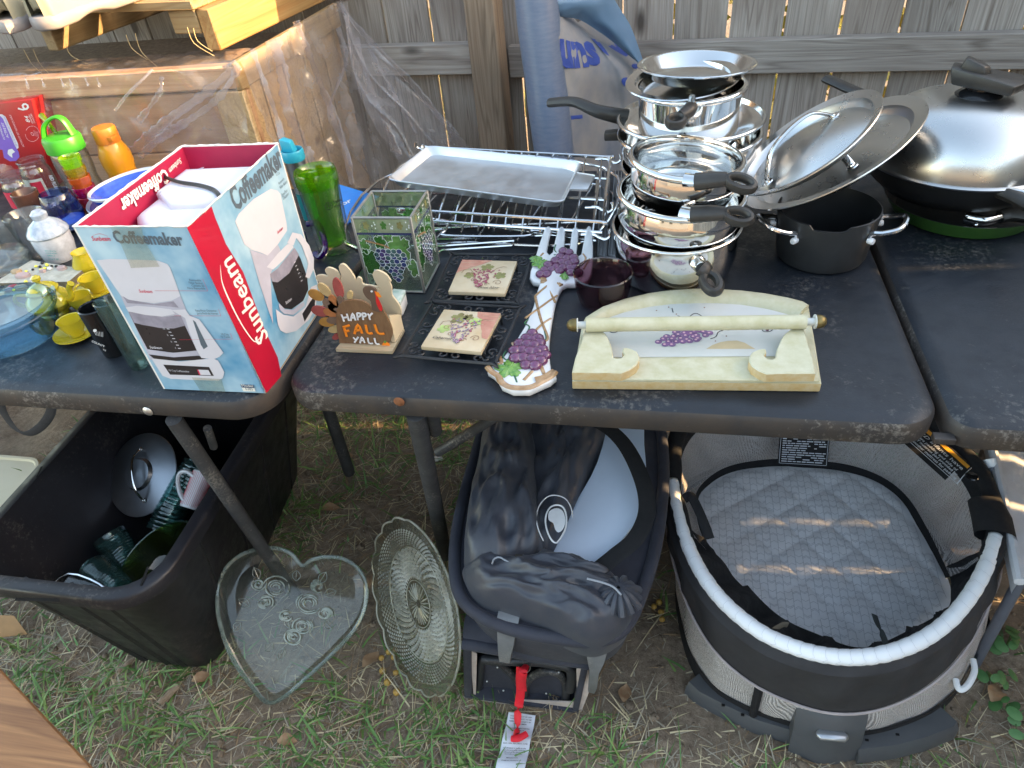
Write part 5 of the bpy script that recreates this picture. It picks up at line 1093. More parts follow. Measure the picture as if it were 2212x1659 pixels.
# mason jars
for k, (b_, t_, rw, lab) in enumerate((((112, 436), (67, 343), 27, 'clear glass jar with a torn white and red paper label RED PLUM, behind the others'), ((66, 455), (20, 379), 26, 'clear glass jar with a looped handle and red label at the left edge'))):
    B, h, mt, mb = stand(*b_, *t_); r = rw*mt; R_ = r*1.14; z = .7405
    j = thing('glass_jar', lab, 'jar', (B.x, B.y, .74), 'clear glass jars'); Mx = tf(B)
    pr_ = [(R_*.9, z), (R_, z+.008), (R_, z+h*.70), (R_*.97, z+h*.78), (r*.98, z+h*.84), (r*.97, z+h*.88), (r*1.02, z+h*.89), (r*1.02, z+h*.905), (r*.98, z+h*.92), (r*.98, z+h*.955), (r*1.03, z+h*.965), (r*1.03, z+h)]
    cup(pr_, .0028, z, Mx, G_clear, 'jar_body', j)
    a0 = rad(215 if k == 0 else 225); lb_ = []
    arc = lambda a, b, z0, z1, rr, n=10: grid(lambda s, t: Mx @ V((rr*cos(a+(b-a)*s), rr*sin(a+(b-a)*s), z0+(z1-z0)*t)), n, 1)
    g1 = arc(a0, a0+1.9, z+h*.22, z+h*.66, R_+.0005); g2 = arc(a0+1.0, a0+1.75, z+h*.25, z+h*.60, R_+.0009)
    mkm('paper_label', [(g1, M_wp if k == 0 else M_rink), (g2, M_rink if k == 0 else M_wp)], j)
    if k == 0:
        q = Mx @ V(((R_+.001)*cos(a0+1.38), (R_+.001)*sin(a0+1.38), z+h*.43)); n_ = V((cos(a0+1.38), sin(a0+1.38), 0)); fq = lambda u, v, e=0: PL(u, v, q+n_*(.0008+e), n_)
        mkm('lettering', [(ft(fq, n_, 'RED PLUM', (108, 371+8), (122, 400+8), 0, 1.5, .03), M_wh1)], j, smooth=False)
    else:
        hq = Mx @ V((R_*.9, -R_*.5, z+h*.6)); mk('handle', tube(smooth_path([hq+V((-.004, 0, .025)), hq+V((.02, -.012, .03)), hq+V((.028, -.016, 0)), hq+V((.016, -.010, -.028)), hq+V((-.004, 0, -.03))], 5), .004, 8), G_clear, j)
# stacked neon tumblers
cols_ = [('lime', (.75, .98, .05), (.55, .80, .02)), ('yellow', (.95, .78, .04), (.75, .50, .02)), ('orange', (.95, .42, .06), (.85, .25, .03)), ('magenta', (.90, .08, .38), (.65, .02, .25)), ('red', (.95, .15, .10), (.70, .05, .05)), ('amber', (.92, .38, .04), (.65, .18, .02))]
B, h, mt, mb = stand(209, 462, 139, 343); rt = 21*mt
for k, (nm, c1, c2_) in enumerate(cols_):
    z1 = .7405+h*(1-k*.165); z0 = z1-h*.30 if k < 4 else .7405+(5-k)*.003; r1 = rt*(1+.012*k)
    gl_ = thing('plastic_tumbler', '%s translucent plastic tumbler, %s in the neon stack beside the jars' % (nm, ['topmost', 'second from the top', 'third from the top', 'fourth from the top', 'next to lowest', 'lowest'][k]), 'tumbler', (B.x, B.y, z0), 'stacked neon plastic tumblers')
    cup([(r1*.80, z0), (r1*.86, z0+.006), (r1*.97, z1-.012), (r1*1.06, z1-.012), (r1*1.08, z1)], .0016, z0, tf(B), glass(nm+'_plastic', c1, .05, .6, .55, tint=c2_), 'tumbler_body', gl_)
# small pink cap behind
# brown cup, clear tumblers
B, h, mt, mb = stand(93, 492, 43, 420); t = thing('brown_cup', 'small dark brown cup behind the clear tumbler', 'cup', (B.x, B.y, .74)); r = 27*mt
cup([(r*.85, .7405), (r*.9, .745), (r, .7405+h)], .0025, 0, tf(B), G_brn, 'cup_body', t)
for (b_, t_, rw, rb_, lab) in (((96, 548), (51, 461), 41, 27, 'wide clear glass tumbler in front of the brown cup'), ((42, 556), (8, 478), 24, 18, 'clear glass tumbler cut by the left edge of the picture')):
    B, h, mt, mb = stand(*b_, *t_); t = thing('glass_tumbler', lab, 'glass', (B.x, B.y, .74), 'clear glass tumblers')
    cup([(rb_*mb*.95, .7405), (rb_*mb, .745), (rw*mt*.85, .7405+h*.5), (rw*mt, .7405+h)], .0026, 0, tf(B), G_smoke, 'glass_body', t)
# stemless glasses
for (b_, t_, rw, m, lab) in (((130, 490), (112, 428), 25, G_pur, 'purple stemless wine glass behind the pale blue one'), ((158, 497), (130, 409), 31, glass('blue_tint_glass', (.66, .74, .93), .02, .5, .0, tint=(.12, .16, .62)), 'clear stemless wine glass with a blue tinted base behind the marbled jar')):
    B, h, mt, mb = stand(*b_, *t_); r = rw*mt; z = .7405
    t = thing('wine_glass', lab, 'glass', (B.x, B.y, .74), 'stemless wine glasses')
    cup([(r*.55, z), (r*.9, z+h*.10), (r*1.22, z+h*.32), (r*1.28, z+h*.50), (r*1.15, z+h*.80), (r, z+h)], .0015, 0, tf(B), m, 'glass_body', t)
    if rw == 31: mk('blue_base', lathe([(0, z+.003), (r*.6, z+.004), (r*.95, z+h*.13), (r*1.15, z+h*.30), (0, z+h*.30)], 30, tf(B)), pm('blue_glass_base', (.12, .28, .70), .15, 0, .2, 60, c2=(.35, .52, .85)), t)
# marbled jar with lid
M_marb = pm('marbled_glaze', (.58, .61, .66), .12, 0, 0, 55, c2=(.26, .32, .40), coat=.6); M_marb2 = pm('pale_marble_glaze', (.58, .60, .65), .12, 0, .22, 60, coat=.6); M_tealp = pm('teal_print', (.10, .40, .42), .4)
B, h, mt, mb = stand(134, 556, 113, 500); r = 41*mt; z = .7405
t = thing('sugar_jar', 'white marbled ceramic jar with a knobbed lid and small teal lettering', 'jar', (B.x, B.y, .74))
mk('jar_body', lathe([(0, z), (r*.78, z), (r*.84, z+.006), (r*.97, z+h*.6), (r*.98, z+h*.9), (r*.96, z+h)], 44, tf(B)), M_marb2, t)
mk('lid', lathe([(r*1.0, z+h), (r*1.04, z+h+.003), (r*1.0, z+h+.010), (r*.75, z+h+.022), (r*.45, z+h+.030), (r*.36, z+h+.033), (r*.40, z+h+.038), (r*.40, z+h+.044), (r*.25, z+h+.050), (0, z+h+.051)], 44, tf(B)), M_marb, t)
n_ = V((.25, -.97, 0)).normalized(); q = B+n_*(r*1.0); fq = lambda u, v, e=0: PL(u, v, q+n_*(.0006+e), n_)
mkm('lettering', [(ft(fq, n_, a_, (u0, v0), (u1, v0+1.0), 0, 1.2, .01), M_tealp) for a_, u0, u1, v0 in (('BRO HEALTH', 97, 121, 542), ('FOUNDATION', 99, 123, 547), ('AMERICA', 102, 119, 552), ('Drop It All!', 104, 127, 559))], t, smooth=False)
# clear lidded dish
B, h, mt, mb = stand(26, 588, 20, 548); r = 49*mt; z = .7405
t = thing('glass_dish', 'low clear glass dish with a lid behind the stone coaster', 'dish', (B.x, B.y, .74))
cup([(r*.85, z), (r*.95, z+.008), (r*1.0, z+h)], .003, 0, tf(B), G_clear, 'dish_body', t)
mk('lid', lathe([(r*1.05, z+h), (r*1.06, z+h+.004), (r*.9, z+h+.012), (0, z+h+.018)], 40, tf(B)), G_clear, t)
# blue casserole
B = V((-1.092, .835, 0)); z = .7405; r = .078
t = thing('casserole_dish', 'round blue tinted glass casserole with lid at the left front of the table', 'glass dish', (B.x, B.y, .74))
cup([(r*.70, z), (r*.86, z+.006), (r*.98, z+.030), (r*1.02, z+.050), (r*1.10, z+.054), (r*1.10, z+.058)], .0035, 0, tf(B), G_blue, 'dish_body', t, 56)
mk('lid', lathe([(r*1.04, z+.059), (r*1.05, z+.066), (r*.98, z+.070), (r*.86, z+.064), (r*.84, z+.058), (0, z+.056)], 56, tf(B)), G_blue, t)
for a in (1.2, 4.4):
    mk('handle', slab([(B.x+(r*1.06+.010*sin(PI*i/8))*cos(a-.35+.7*i/8), B.y+(r*1.06+.010*sin(PI*i/8))*sin(a-.35+.7*i/8)) for i in range(9)]+[(B.x+r*1.0*cos(a+.35-.7*i/8), B.y+r*1.0*sin(a+.35-.7*i/8)) for i in range(9)], [(0, z+.054), (0, z+.059)]), G_blue, t)
# stone mosaic coaster on a second tile
M_stone = pm('grey_stone', (.50, .49, .42), .8, 0, 0, 60, c2=(.30, .29, .24), bmp=.4, bs=120); M_stn2 = pm('brown_stone_edge', (.22, .18, .12), .85, 0, .4, 90, bmp=.6, bs=150)
dq = [q0([(x, y)])[0] for x, y in ((-60, 900), (590, 885), (725, 775), (270, 700))]
st = thing('stone_coaster', 'pale stone slab with glued beads and stones in front of the marbled jar', 'stone slab', T(85, 600, .74))
tp_ = [T(u, v, .764) for u, v in dq]
mkm('slab', [(([p-V((0, 0, .012)) for p in tp_]+tp_, [(0, 1, 5, 4), (1, 2, 6, 5), (2, 3, 7, 6), (3, 0, 4, 7)]), M_stn2), ((tp_, [(0, 1, 2, 3)]), M_stone)], st, smooth=False)
bt = thing('wood_coaster', 'flat pale wooden tile under the stone slab', 'coaster', T(120, 610, .74))
dq2 = [q0([(x, y)])[0] for x, y in ((-40, 985), (600, 960), (772, 825), (350, 760))]
mk('tile', hexa([T(u, v, .7408+.006)+V((0, 0, -.006)) for u, v in dq2]+[T(u, v, .7468) for u, v in dq2], .001), M_ply, bt)
bd = {'y': pm('yellow_bead', (.85, .80, .08), .15, coat=.5), 'k': M_bk2, 'r': pm('red_bead', (.55, .02, .02), .15), 'p': pm('pink_stone', (.42, .30, .28), .6, bmp=.2), 't': pm('tan_stone', (.38, .27, .16), .6, bmp=.2), 'w': M_cer}
for x, y, c_, s_ in ((365, 722, 'k', 1), (310, 752, 'y', .9), (345, 755, 'k', .9), (405, 740, 'y', 1), (445, 750, 'k', .8), (485, 752, 'k', .9), (385, 770, 'y', 1), (350, 780, 'y', .8), (283, 780, 'k', .8), (225, 795, 'y', .8), (400, 735, 'y', .8), (222, 885, 'y', 1), (170, 910, 'k', 1), (15, 930, 'k', 1.2), (105, 925, 'r', 2.4), (122, 957, 'y', 1), (250, 968, 'k', .9), (430, 772, 'w', 1.4)):
    u, v = x/4, 387.1+y/4; mk('bead', sph(T(u, v, .7665), .0036*s_, 10, 6, .75 if s_ < 2 else .35), bd[c_], st)
for x, y, c_, s_ in ((145, 805, 't', 1.1), (200, 840, 'p', 1.5), (540, 775, 'p', 1.1), (180, 945, 't', 1.2), (85, 965, 'p', 1.0), (375, 800, 'p', .7)):
    p = T(x/4, 387.1+y/4, .764); o = [(p.x+.011*s_*cos(t_)*rnd.uniform(.8, 1.1), p.y+.008*s_*sin(t_)*rnd.uniform(.8, 1.1)) for t_ in (2*PI*i/7 for i in range(7))]; mk('stone_chip', slab(o, [(0, .764), (.0005, .768), (.002, .7695)]), bd[c_], st)
# yellow tea set
M_yel = pm('yellow_glaze', (.56, .43, .02), .12, 0, .05, 20, coat=.7)
B, h, mt, mb = stand(122, 678, 95, 622); r = 50*mt; z = .7405
tp2 = thing('teapot', 'small glossy yellow teapot with a round lid knob and upright spout', 'teapot', (B.x, B.y, .74))
mk('pot_body', lathe([(0, z), (r*.55, z), (r*.58, z+.005), (r*.52, z+.009), (r*.80, z+h*.30), (r*.92, z+h*.5), (r*.85, z+h*.72), (r*.62, z+h*.90), (r*.62, z+h*.97), (r*.5, z+h*.97)], 44, tf(B)), M_yel, tp2)
mk('lid', lathe([(r*.64, z+h*.97), (r*.66, z+h*1.0), (r*.55, z+h*1.10), (r*.25, z+h*1.22), (r*.10, z+h*1.25), (r*.09, z+h*1.30), (r*.18, z+h*1.36), (r*.19, z+h*1.45), (r*.1, z+h*1.52), (0, z+h*1.53)], 36, tf(B)), M_yel, tp2)
e_ = V((.92, .2, 0)).normalized()
mk('spout', tube(smooth_path([B+e_*r*.6+V((0, 0, h*.4)), B+e_*r*1.05+V((0, 0, h*.62)), B+e_*r*1.15+V((0, 0, h*.92)), B+e_*r*1.35+V((0, 0, h*1.12))], 5), [r*.22, r*.20, r*.17, r*.15, r*.14, r*.13, r*.13, r*.12, r*.12, r*.12, r*.12, r*.12, r*.13, r*.13, r*.14, r*.15], 12), M_yel, tp2)
mk('handle', tube(smooth_path([B-e_*r*.7+V((0, 0, h*.8)), B-e_*r*1.25+V((0, 0, h*.85)), B-e_*r*1.4+V((0, 0, h*.55)), B-e_*r*.85+V((0, 0, h*.3))], 5), r*.09, 8), M_yel, tp2)
def teacup(u, v, r, lab, saucer, hd=None, dz=0):
    B = T(u, v, .7405+dz); z = B.z
    if saucer:
        s_ = thing('saucer', 'small yellow saucer under '+saucer, 'saucer', (B.x, B.y, .74), 'yellow saucers')
        mk('dish', lathe([(0, z), (r*.9, z), (r*1.5, z+.005), (r*1.75, z+.009), (r*1.74, z+.011), (r*1.45, z+.0075), (r*.8, z+.0035), (0, z+.0035)], 36, tf(B)), M_yel, s_); z += .0045
    c_ = thing('teacup', lab, 'cup', (B.x, B.y, z), 'yellow teacups')
    mk('cup_body', lathe([(0, z), (r*.55, z), (r*.58, z+.004), (r*.75, z+.010), (r*.95, z+.022), (r, z+.030), (r*1.02, z+.031), (r*.94, z+.030), (r*.88, z+.022), (r*.6, z+.008), (0, z+.007)], 36, tf(B)), M_yel, c_)
    hd = V(hd).normalized(); q = B+hd*r*.9; q.z = z+.018
    mk('handle', tube([q+hd*(.008+.009*cos(t_))+V((0, 0, .009*sin(t_))) for t_ in (rad(-150+i*20) for i in range(16))], .0024, 8), M_yel, c_)
teacup(213, 632, .0225, 'yellow teacup farthest back beside the box', 'the farthest teacup', (-.4, -1, 0)); teacup(184, 668, .0215, 'middle yellow teacup with its handle to the left, no saucer visible', None, (-1, -.25, 0)); teacup(170, 726, .0215, 'yellow teacup nearest the front edge, on its saucer', 'the nearest teacup', (.3, 1, 0))
B = T(200, 592, .7405); t = thing('creamer', 'small yellow round jug half hidden behind the coffeemaker box', 'jug', (B.x, B.y, .74))
mk('jug_body', lathe([(0, .7405), (.014, .7405), (.026, .755), (.027, .768), (.018, .785), (.019, .792), (.017, .791), (0, .76)], 32, tf(B)), M_yel, t)
# black mug, tall glass
B, h, mt, mb = stand(252, 760, 196, 665); r = 31*mt
t = thing('black_mug', 'glossy black tumbler with white lettering in front of the box', 'mug', (B.x, B.y, .74))
cup([(r*.80, .7405), (r*.86, .744), (r*.97, .7405+h*.6), (r, .7405+h)], .003, 0, tf(B), M_bk2, 'mug_body', t)
n_ = V((.15, -1, 0)).normalized(); q = B+n_*r*1.02; fq = lambda u, v, e=0: PL(u, v, q+n_*(.0003+e), n_)
mkm('lettering', [(ft(fq, n_, 'COUNTY', (198, 737), (226, 749), 0, 1.3, .01), M_wink), (ft(fq, n_, 'TX', (222, 755), (229, 758), 0, 1.3), M_wink)]+[(ln(fq, [(207+3*i, 724+.8*i), (204+3.6*i, 716+.2*i)], .0006, 0, n_), M_wink) for i in range(6)]+[(pp_(fq, ell(205, 714, 4, 3.4, 12)), M_wink)], t, smooth=False)
B, h, mt, mb = stand(309, 790, 232, 652); r = 27*mt
t = thing('tall_glass', 'tall clear greenish glass half hidden by the coffeemaker box', 'glass', (B.x-.004, B.y, .74))
cup([(r*.72, .7405), (r*.8, .75), (r*.85, .7405+h*.5), (r, .7405+h)], .003, 0, Matrix.Translation((B.x-.006, B.y, 0)), G_tall, 'glass_body', t)
# nested blue bowls
M_blu = pm('cobalt_glaze', (.045, .12, .62), .15, 0, .3, 50, coat=.6, stretch=(1, 1, 3)); B = T(292, 432, .775)
for k, (r, z, dx) in enumerate(((.098, .7405, -.004), (.088, .772, .004))):
    t = thing('blue_bowl', ['larger cobalt blue bowl with a white rim, underneath', 'smaller cobalt blue bowl with a white rim, nested on top behind the box'][k], 'bowl', (B.x+dx, B.y, z), 'cobalt blue bowls')
    Mx = Matrix.Translation((B.x+dx, B.y, 0)) @ Matrix.Translation((0, 0, z)) @ Matrix.Rotation(rad(-6*k), 4, 'Y')
    mkm('bowl_body', [(lathe([(0, 0), (r*.5, 0), (r*.55, .004), (r*.85, .020), (r*.97, .038)], 48, Mx), M_blu), (lathe([(r*.93, .040), (r*.8, .022), (r*.5, .007), (0, .006)], 48, Mx), M_blu), (lathe([(r*.97, .038), (r*1.0, .043), (r*.98, .0455), (r*.93, .040)], 48, Mx), M_cer)], t)
# sports bottles
M_grn = pm('green_cap_plastic', (.04, .30, .02), .35, 0, .06, 20); M_lime = glass('lime_plastic', (.55, .85, .05), .05, .6, .3, tint=(.35, .65, .02))
B = V((-1.327, 1.372, 0)); z = .7405
t = thing('water_bottle', 'clear water bottle with a green flip straw lid and carrying loop', 'water bottle', (B.x, B.y, .74), 'sports bottles')
cup([(.036, z), (.040, z+.005), (.0395, z+.05), (.037, z+.07), (.0395, z+.09), (.0395, z+.125), (.036, z+.135)], .0016, 0, tf(B), G_clear, 'bottle_body', t)
mk('cap', lathe([(.038, z+.132), (.0415, z+.135), (.0415, z+.160), (.039, z+.166), (.02, z+.170), (0, z+.170)], 40, tf(B)), M_grn, t)
mk('carry_loop', tube(smooth_path([V((B.x-.034, B.y-.01, z+.162)), V((B.x-.022, B.y-.008, z+.190)), V((B.x+.004, B.y, z+.206)), V((B.x+.024, B.y+.004, z+.200)), V((B.x+.033, B.y+.006, z+.162))], 5), [.009, .0075, .007, .007, .009], 10, ry=.004, up=(0, 1, 0)) if False else handle([V((B.x-.034, B.y-.01, z+.162)), V((B.x-.022, B.y-.008, z+.190)), V((B.x+.004, B.y, z+.206)), V((B.x+.024, B.y+.004, z+.200)), V((B.x+.033, B.y+.006, z+.160))], [.004]*2, [.009, .008, .011], (0, 1, 0)), M_grn, t)
mk('spout', tube([V((B.x-.010, B.y+.004, z+.168)), V((B.x-.028, B.y+.012, z+.195)), V((B.x-.040, B.y+.018, z+.207))], [.0045, .005, .007], 8), M_lime, t)
mk('straw', tube([V((B.x+.004, B.y-.01, z+.130)), V((B.x+.012, B.y-.02, z+.06)), V((B.x+.016, B.y-.024, z+.008))], .0038, 8), M_lime, t)
M_org = pm('orange_bottle_plastic', (.66, .28, .01), .3, 0, .06, 12, trans=0, sub=.2, coat=.3); M_org2 = pm('orange_cap_plastic', (.66, .20, .02), .35, 0, .05, 12)
B = V((-1.262, 1.432, 0))
t = thing('water_bottle', 'plain orange plastic bottle with a matching flip cap', 'water bottle', (B.x, B.y, .74), 'sports bottles')
mk('bottle_body', lathe([(0, z), (.032, z), (.036, z+.006), (.0355, z+.04), (.032, z+.058), (.036, z+.082), (.0355, z+.10), (.028, z+.122), (.0245, z+.130)], 40, tf(B), lambda a, r, zz, j: (r*(1-.03*(1+cos(4*a))*(1 if 2 < j < 7 else 0)), zz)), M_org, t)
mk('cap', lathe([(.027, z+.128), (.0275, z+.131), (.0265, z+.158), (.024, z+.163), (0, z+.164)], 36, tf(B)), M_org2, t)
mk('cap_tab', bev(box(B.x+.016, B.x+.030, B.y-.022, B.y-.004, z+.134, z+.146), .002), M_org2, t)
# diaper carton
M_dred = pm('red_carton', (.33, .010, .014), .4, 0, .08, 12, coat=.15); M_viol = pm('violet_print', (.20, .11, .50), .4)
Yd = 1.468; n_ = V((0, -1, 0)); qd = [YP(u, v, Yd) for u, v in ((68, 215), (150, 470))]; tr_, br = qd; br.z = .741
tl_ = YP(-110, 236, Yd); bl_ = V((tl_.x-.09, Yd, .741))
t = thing('diaper_carton', 'red printed diaper carton standing at the back left of the table', 'cardboard box', (tl_.x/2+tr_.x/2, Yd+.05, .74))
bx_ = mk('carton', hexa([bl_, br, br+V((0, .075, 0)), bl_+V((0, .075, 0)), tl_, tr_, tr_+V((0, .075, 0)), tl_+V((0, .075, 0))], .001), M_dred, t)
fd = lambda u, v, e=0: YP(u, v, Yd-.0006-e); kA = lambda L: [(x*.2167, 193.6+y*.2167) for x, y in L]
nd = V((0, -1, 0))
Pd = [(pp_(fd, kA([(-200, 262), (20, 245), (55, 270), (180, 540), (185, 580), (160, 600), (120, 560), (0, 420), (-200, 420)])), M_wh1), (pp_(fd, kA([(-200, 268), (0, 262), (30, 290), (150, 560), (185, 620), (195, 670), (160, 710), (100, 715), (40, 680), (25, 600), (-200, 580)]), E1), M_viol),
      (ft(fd, nd, '6', kA([(262, 205)])[0], kA([(215, 145)])[0], E1, 1.5, .01), M_wink), (ft(fd, nd, '84', kA([(285, 325)])[0], kA([(262, 262)])[0], E1, 1.0, .01), M_wink), (ft(fd, nd, 'DIAPERS', kA([(325, 335)])[0], kA([(290, 250)])[0], E1, 1.1), M_wink), (ft(fd, nd, 'COUCHES', kA([(347, 335)])[0], kA([(308, 240)])[0], E1, 1.1), M_wink),
      (ft(fd, nd, 'OUTSTANDING FIT', kA([(45, 500)])[0], kA([(-25, 300)])[0], E1*2, 1.3, .01), M_wink), (ft(fd, nd, 'ACTIVE FIT', kA([(80, 480)])[0], kA([(25, 330)])[0], E1*2, 1.3, .01), M_wink), (ft(fd, nd, 'Up to 12 Hours of Leak Protection', kA([(165, 565)])[0], kA([(40, 270)])[0], E1*2, 1.6), M_viol), (ft(fd, nd, 'ACTIVE FIT EST REMARQUABLE', kA([(235, 570)])[0], kA([(100, 250)])[0], E1, 1.4), M_pink),
      (pp_(fd, kA([(80, 600), (120, 590), (150, 620), (120, 640), (125, 680), (95, 660), (75, 640)]), E1*2), M_wink)]
for i in range(14):
    a = 2*PI*i/14; 
    if i % 7: Pd.append((ln(fd, kA([(322+70*cos(a), 440+78*sin(a)), (322+70*cos(a+.4), 440+78*sin(a+.4))]), .0009, E1, nd), M_pink))
for k in range(4): Pd.append((ln(fd, kA([(335+k*12, 405+k*4), (350+k*12, 465+k*2)]), .0006, E1, nd), M_pink))
Pd.append((ft(fd, nd, 'O', kA([(330, 460)])[0], kA([(318, 425)])[0], E1, 1), M_pink))
mkm('printed_picture', Pd, bx_, smooth=False)
# travel tumblers behind the box
B, h, mt, mb = stand(672, 470, 617, 330); z = .7405; r = 23*mt
M_teal = pm('teal_lid_plastic', (.03, .36, .50), .35, 0, .05, 20); M_tealb = pm('dark_teal_band', (.01, .16, .18), .35)
t = thing('travel_mug', 'steel travel mug with a teal plastic lid behind the coffeemaker box', 'travel mug', (B.x, B.y, .74))
mkm('mug_body', [(lathe([(0, z), (r*.75, z), (r*.80, z+.06)], 36, tf(B)), M_tealb), (lathe([(r*.805, z+.06), (r*.97, z+h-.015)], 36, tf(B)), M_brush)], t)
mk('lid', lathe([(r*1.0, z+h-.018), (r*1.06, z+h-.014), (r*1.06, z+h), (r*.98, z+h+.004), (r*.88, z+h), (r*.86, z+h-.006), (0, z+h-.006)], 36, tf(B)), M_teal, t)
mk('lid_flap', bev(hexa([V((B.x+a*r, B.y+b*r, z+h+c_)) for a, b, c_ in ((-.9, -.25, -.002), (.35, -.35, -.002), (.35, .55, -.002), (-.6, .6, -.002), (-.95, -.2, .026), (.1, -.3, .020), (.1, .5, .020), (-.7, .55, .026))]), .002), M_teal, t)
B = V((-.628, 1.172, 0)); t = thing('green_tumbler', 'double walled green plastic tumbler with a clear outer wall and small black print', 'tumbler', (B.x, B.y, .74))
cup([(.020, z+.012), (.026, z+.018), (.0315, z+.09), (.0365, z+.135), (.0375, z+.150)], .0016, 0, tf(B), G_green, 'inner_cup', t)
mk('outer_wall', lathe([(0, z), (.032, z), (.0345, z+.004), (.034, z+.02), (.0385, z+.135)], 44, tf(B)), G_clear, t)
mk('lid_ring', lathe([(.0385, z+.134), (.0400, z+.138), (.0400, z+.158), (.038, z+.164), (.034, z+.160), (.032, z+.150)], 44, tf(B)), G_green, t)
n_ = V((.5, -.86, 0)).normalized(); q = B+n_*.0375; fq = lambda u, v, e=0: PL(u, v, q+n_*(.0005+e), n_)
mkm('lettering', [(ft(fq, n_, 'Texas', (720, 438), (737, 431), 0, 1.1, .02), M_ink), (ft(fq, n_, 'Harris', (722, 447), (738, 441), 0, 1.1), M_ink)]+[(ln(fq, [(710+8*cos(a), 445+8*sin(a)) for a in (2*PI*i/16 for i in range(17))], .0009, 0, n_), M_ink), (ln(fq, [(702, 446), (718, 444)], .0008, 0, n_), M_ink), (ln(fq, [(709, 437), (711, 453)], .0008, 0, n_), M_ink)], t, smooth=False)
G_vi = glass('violet_acrylic', (.25, .06, .50), .04, .5, .5, tint=(.10, .015, .26))
B = V((-.667, 1.075, 0)); t = thing('purple_mug', 'translucent purple mug hidden behind the box, its angular handle showing', 'mug', (B.x, B.y, .74))
cup([(.030, z), (.033, z+.01), (.036, z+.075)], .003, 0, tf(B), G_vi, 'mug_body', t)
a = [T(663, 484, .800), T(684, 483, .800), T(697, 505, .785), T(702, 535, .765), T(692, 553, .750), T(680, 548, .750)]
mk('handle', handle(a, [.0055]*2, [.008]*2, (-.3, 1, 0)), G_vi, t)
# blue printed card
t = thing('blue_card', 'bright blue printed card lying behind the green tumbler', 'printed card', T(765, 440, .74))
q = [T(u, v, .7425) for u, v in ((745, 482), (778, 474), (818, 424), (725, 396))]; cq = mk('card', hexa([p-V((0, 0, .0015)) for p in q]+q), pm('bright_blue_card', (.02, .22, .68), .35), t)
fb = lambda u, v, e=0: T(u, v, .7432+e); mkm('lettering', [(ft(fb, V((0, 0, 1)), 'or', (738, 441), (759, 432), 0, 1.1, .02, .3), M_wink)], t, smooth=False)

# ------------------------------------------------------------------ shoes on the pallet
def shoe(heel, toe, Wd, Hh, ms, mu, t, open_to=.52):
    heel, toe = V(heel), V(toe); x = (toe-heel); L = x.length; x.normalize(); y = V((0, 0, 1)).cross(x); M = Matrix(((x.x, y.x, 0, heel.x), (x.y, y.y, 0, heel.y), (0, 0, 1, heel.z), (0, 0, 0, 1)))
    wid = lambda s: Wd*.5*(.70+.10*s+.26*sin(PI*min(1, max(0, s-.25)/.9))) * min(1, (s/.07)**.5 if s < .07 else 1) * (max(0, (1-s)/.16)**.5 if s > .84 else 1)
    off = lambda s: .010*sin(PI*s*1.1)
    o = [(s*L, off(s)+wid(s)) for s in [i/24 for i in range(25)]]+[(s*L, off(s)-wid(s)) for s in [1-i/24 for i in range(1, 24)]]
    o = [o[i] for i in range(len(o)) if i == 0 or (V(o[i])-V(o[i-1])).length > .0008]
    arch = lambda X: .008*sin(PI*max(0, min(1, (X/L-.25)/.3)))+.012*max(0, X/L-.8)*4*.3
    g = slab(o, [(.004, 0), (0, .004), (-.001, .014), (0, .024), (.003, .026)]); g = ([V((p.x, p.y, p.z+(arch(p.x) if p.z < .01 else 0))) for p in g[0]], g[1])
    mk('sole', xf(M, g), ms, t, ang=60)
    def up_(a, b):
        s = .015+.965*b; w_ = wid(s)*.96; th = PI*(1-a)
        hh = Hh*(1-.62*max(0, (s-.15)/.85)**.9)*(max(0, (1-s)/.10)**.5 if s > .90 else 1)
        z_ = .024+(hh)*abs(sin(th))**.75; yy = w_*cos(th)*(1-.15*abs(sin(th)))
        if s < open_to:
            k = max(0, 1-abs(a-.5)/.26); z_ -= hh*.78*min(1, k*2.2)*min(1, (open_to-s)/.05)*min(1, (s)/.04)
        return M @ V((s*L+(.006 if s < .05 else 0), off(s)+yy, z_+.0015*fbm((a*6, b*14, 3), 1, 2)))
    mk('upper', grid(up_, 28, 44), mu, t, ang=180)
M_shu = pm('pale_canvas', (.34, .31, .22), .6, 0, .05, 20, bmp=.2, bs=300); M_shs = pm('grey_rubber_sole', (.27, .25, .25), .55, 0, .08, 20)
zs_ = zt_+.020
t = thing('canvas_shoe', 'pale cream slip-on shoe nearest the viewer on the pallet', 'shoe', T(200, 50, zs_), 'pair of cream shoes')
shoe(T(88, 70, zs_), T(310, -12, zs_), .095, .070, M_shs, M_shu, t)
t = thing('canvas_shoe', 'pale cream slip-on shoe behind its partner, heel lower left', 'shoe', T(60, 50, zs_), 'pair of cream shoes')
shoe(T(22, 76, zs_), T(170, -30, zs_), .090, .070, M_shs, M_shu, t)
M_os = pm('orange_patent_leather', (.62, .16, .03), .12, 0, .1, 20, coat=.8)
t = thing('orange_shoe', 'glossy orange shoe at the top left corner of the pallet', 'shoe', T(0, 30, zs_))
shoe(T(-150, 70, zs_), T(52, 12, zs_), .095, .055, M_os, M_os, t, .4)
# black strap hanging under the left table
t = thing('black_strap', 'loop of dark webbing hanging below the edge of the left table', 'strap', YP(60, 925, .75))
mk('webbing', handle([YP(0, 868, .74), YP(8, 892, .74), YP(32, 925, .74), YP(60, 937, .74), YP(88, 922, .74), YP(108, 895, .74), YP(112, 870, .74)], [.008]*2, [.0012]*2, (0, 1, .3)), pm('black_webbing', (.03, .032, .037), .7, bmp=.4, bs=600), t)
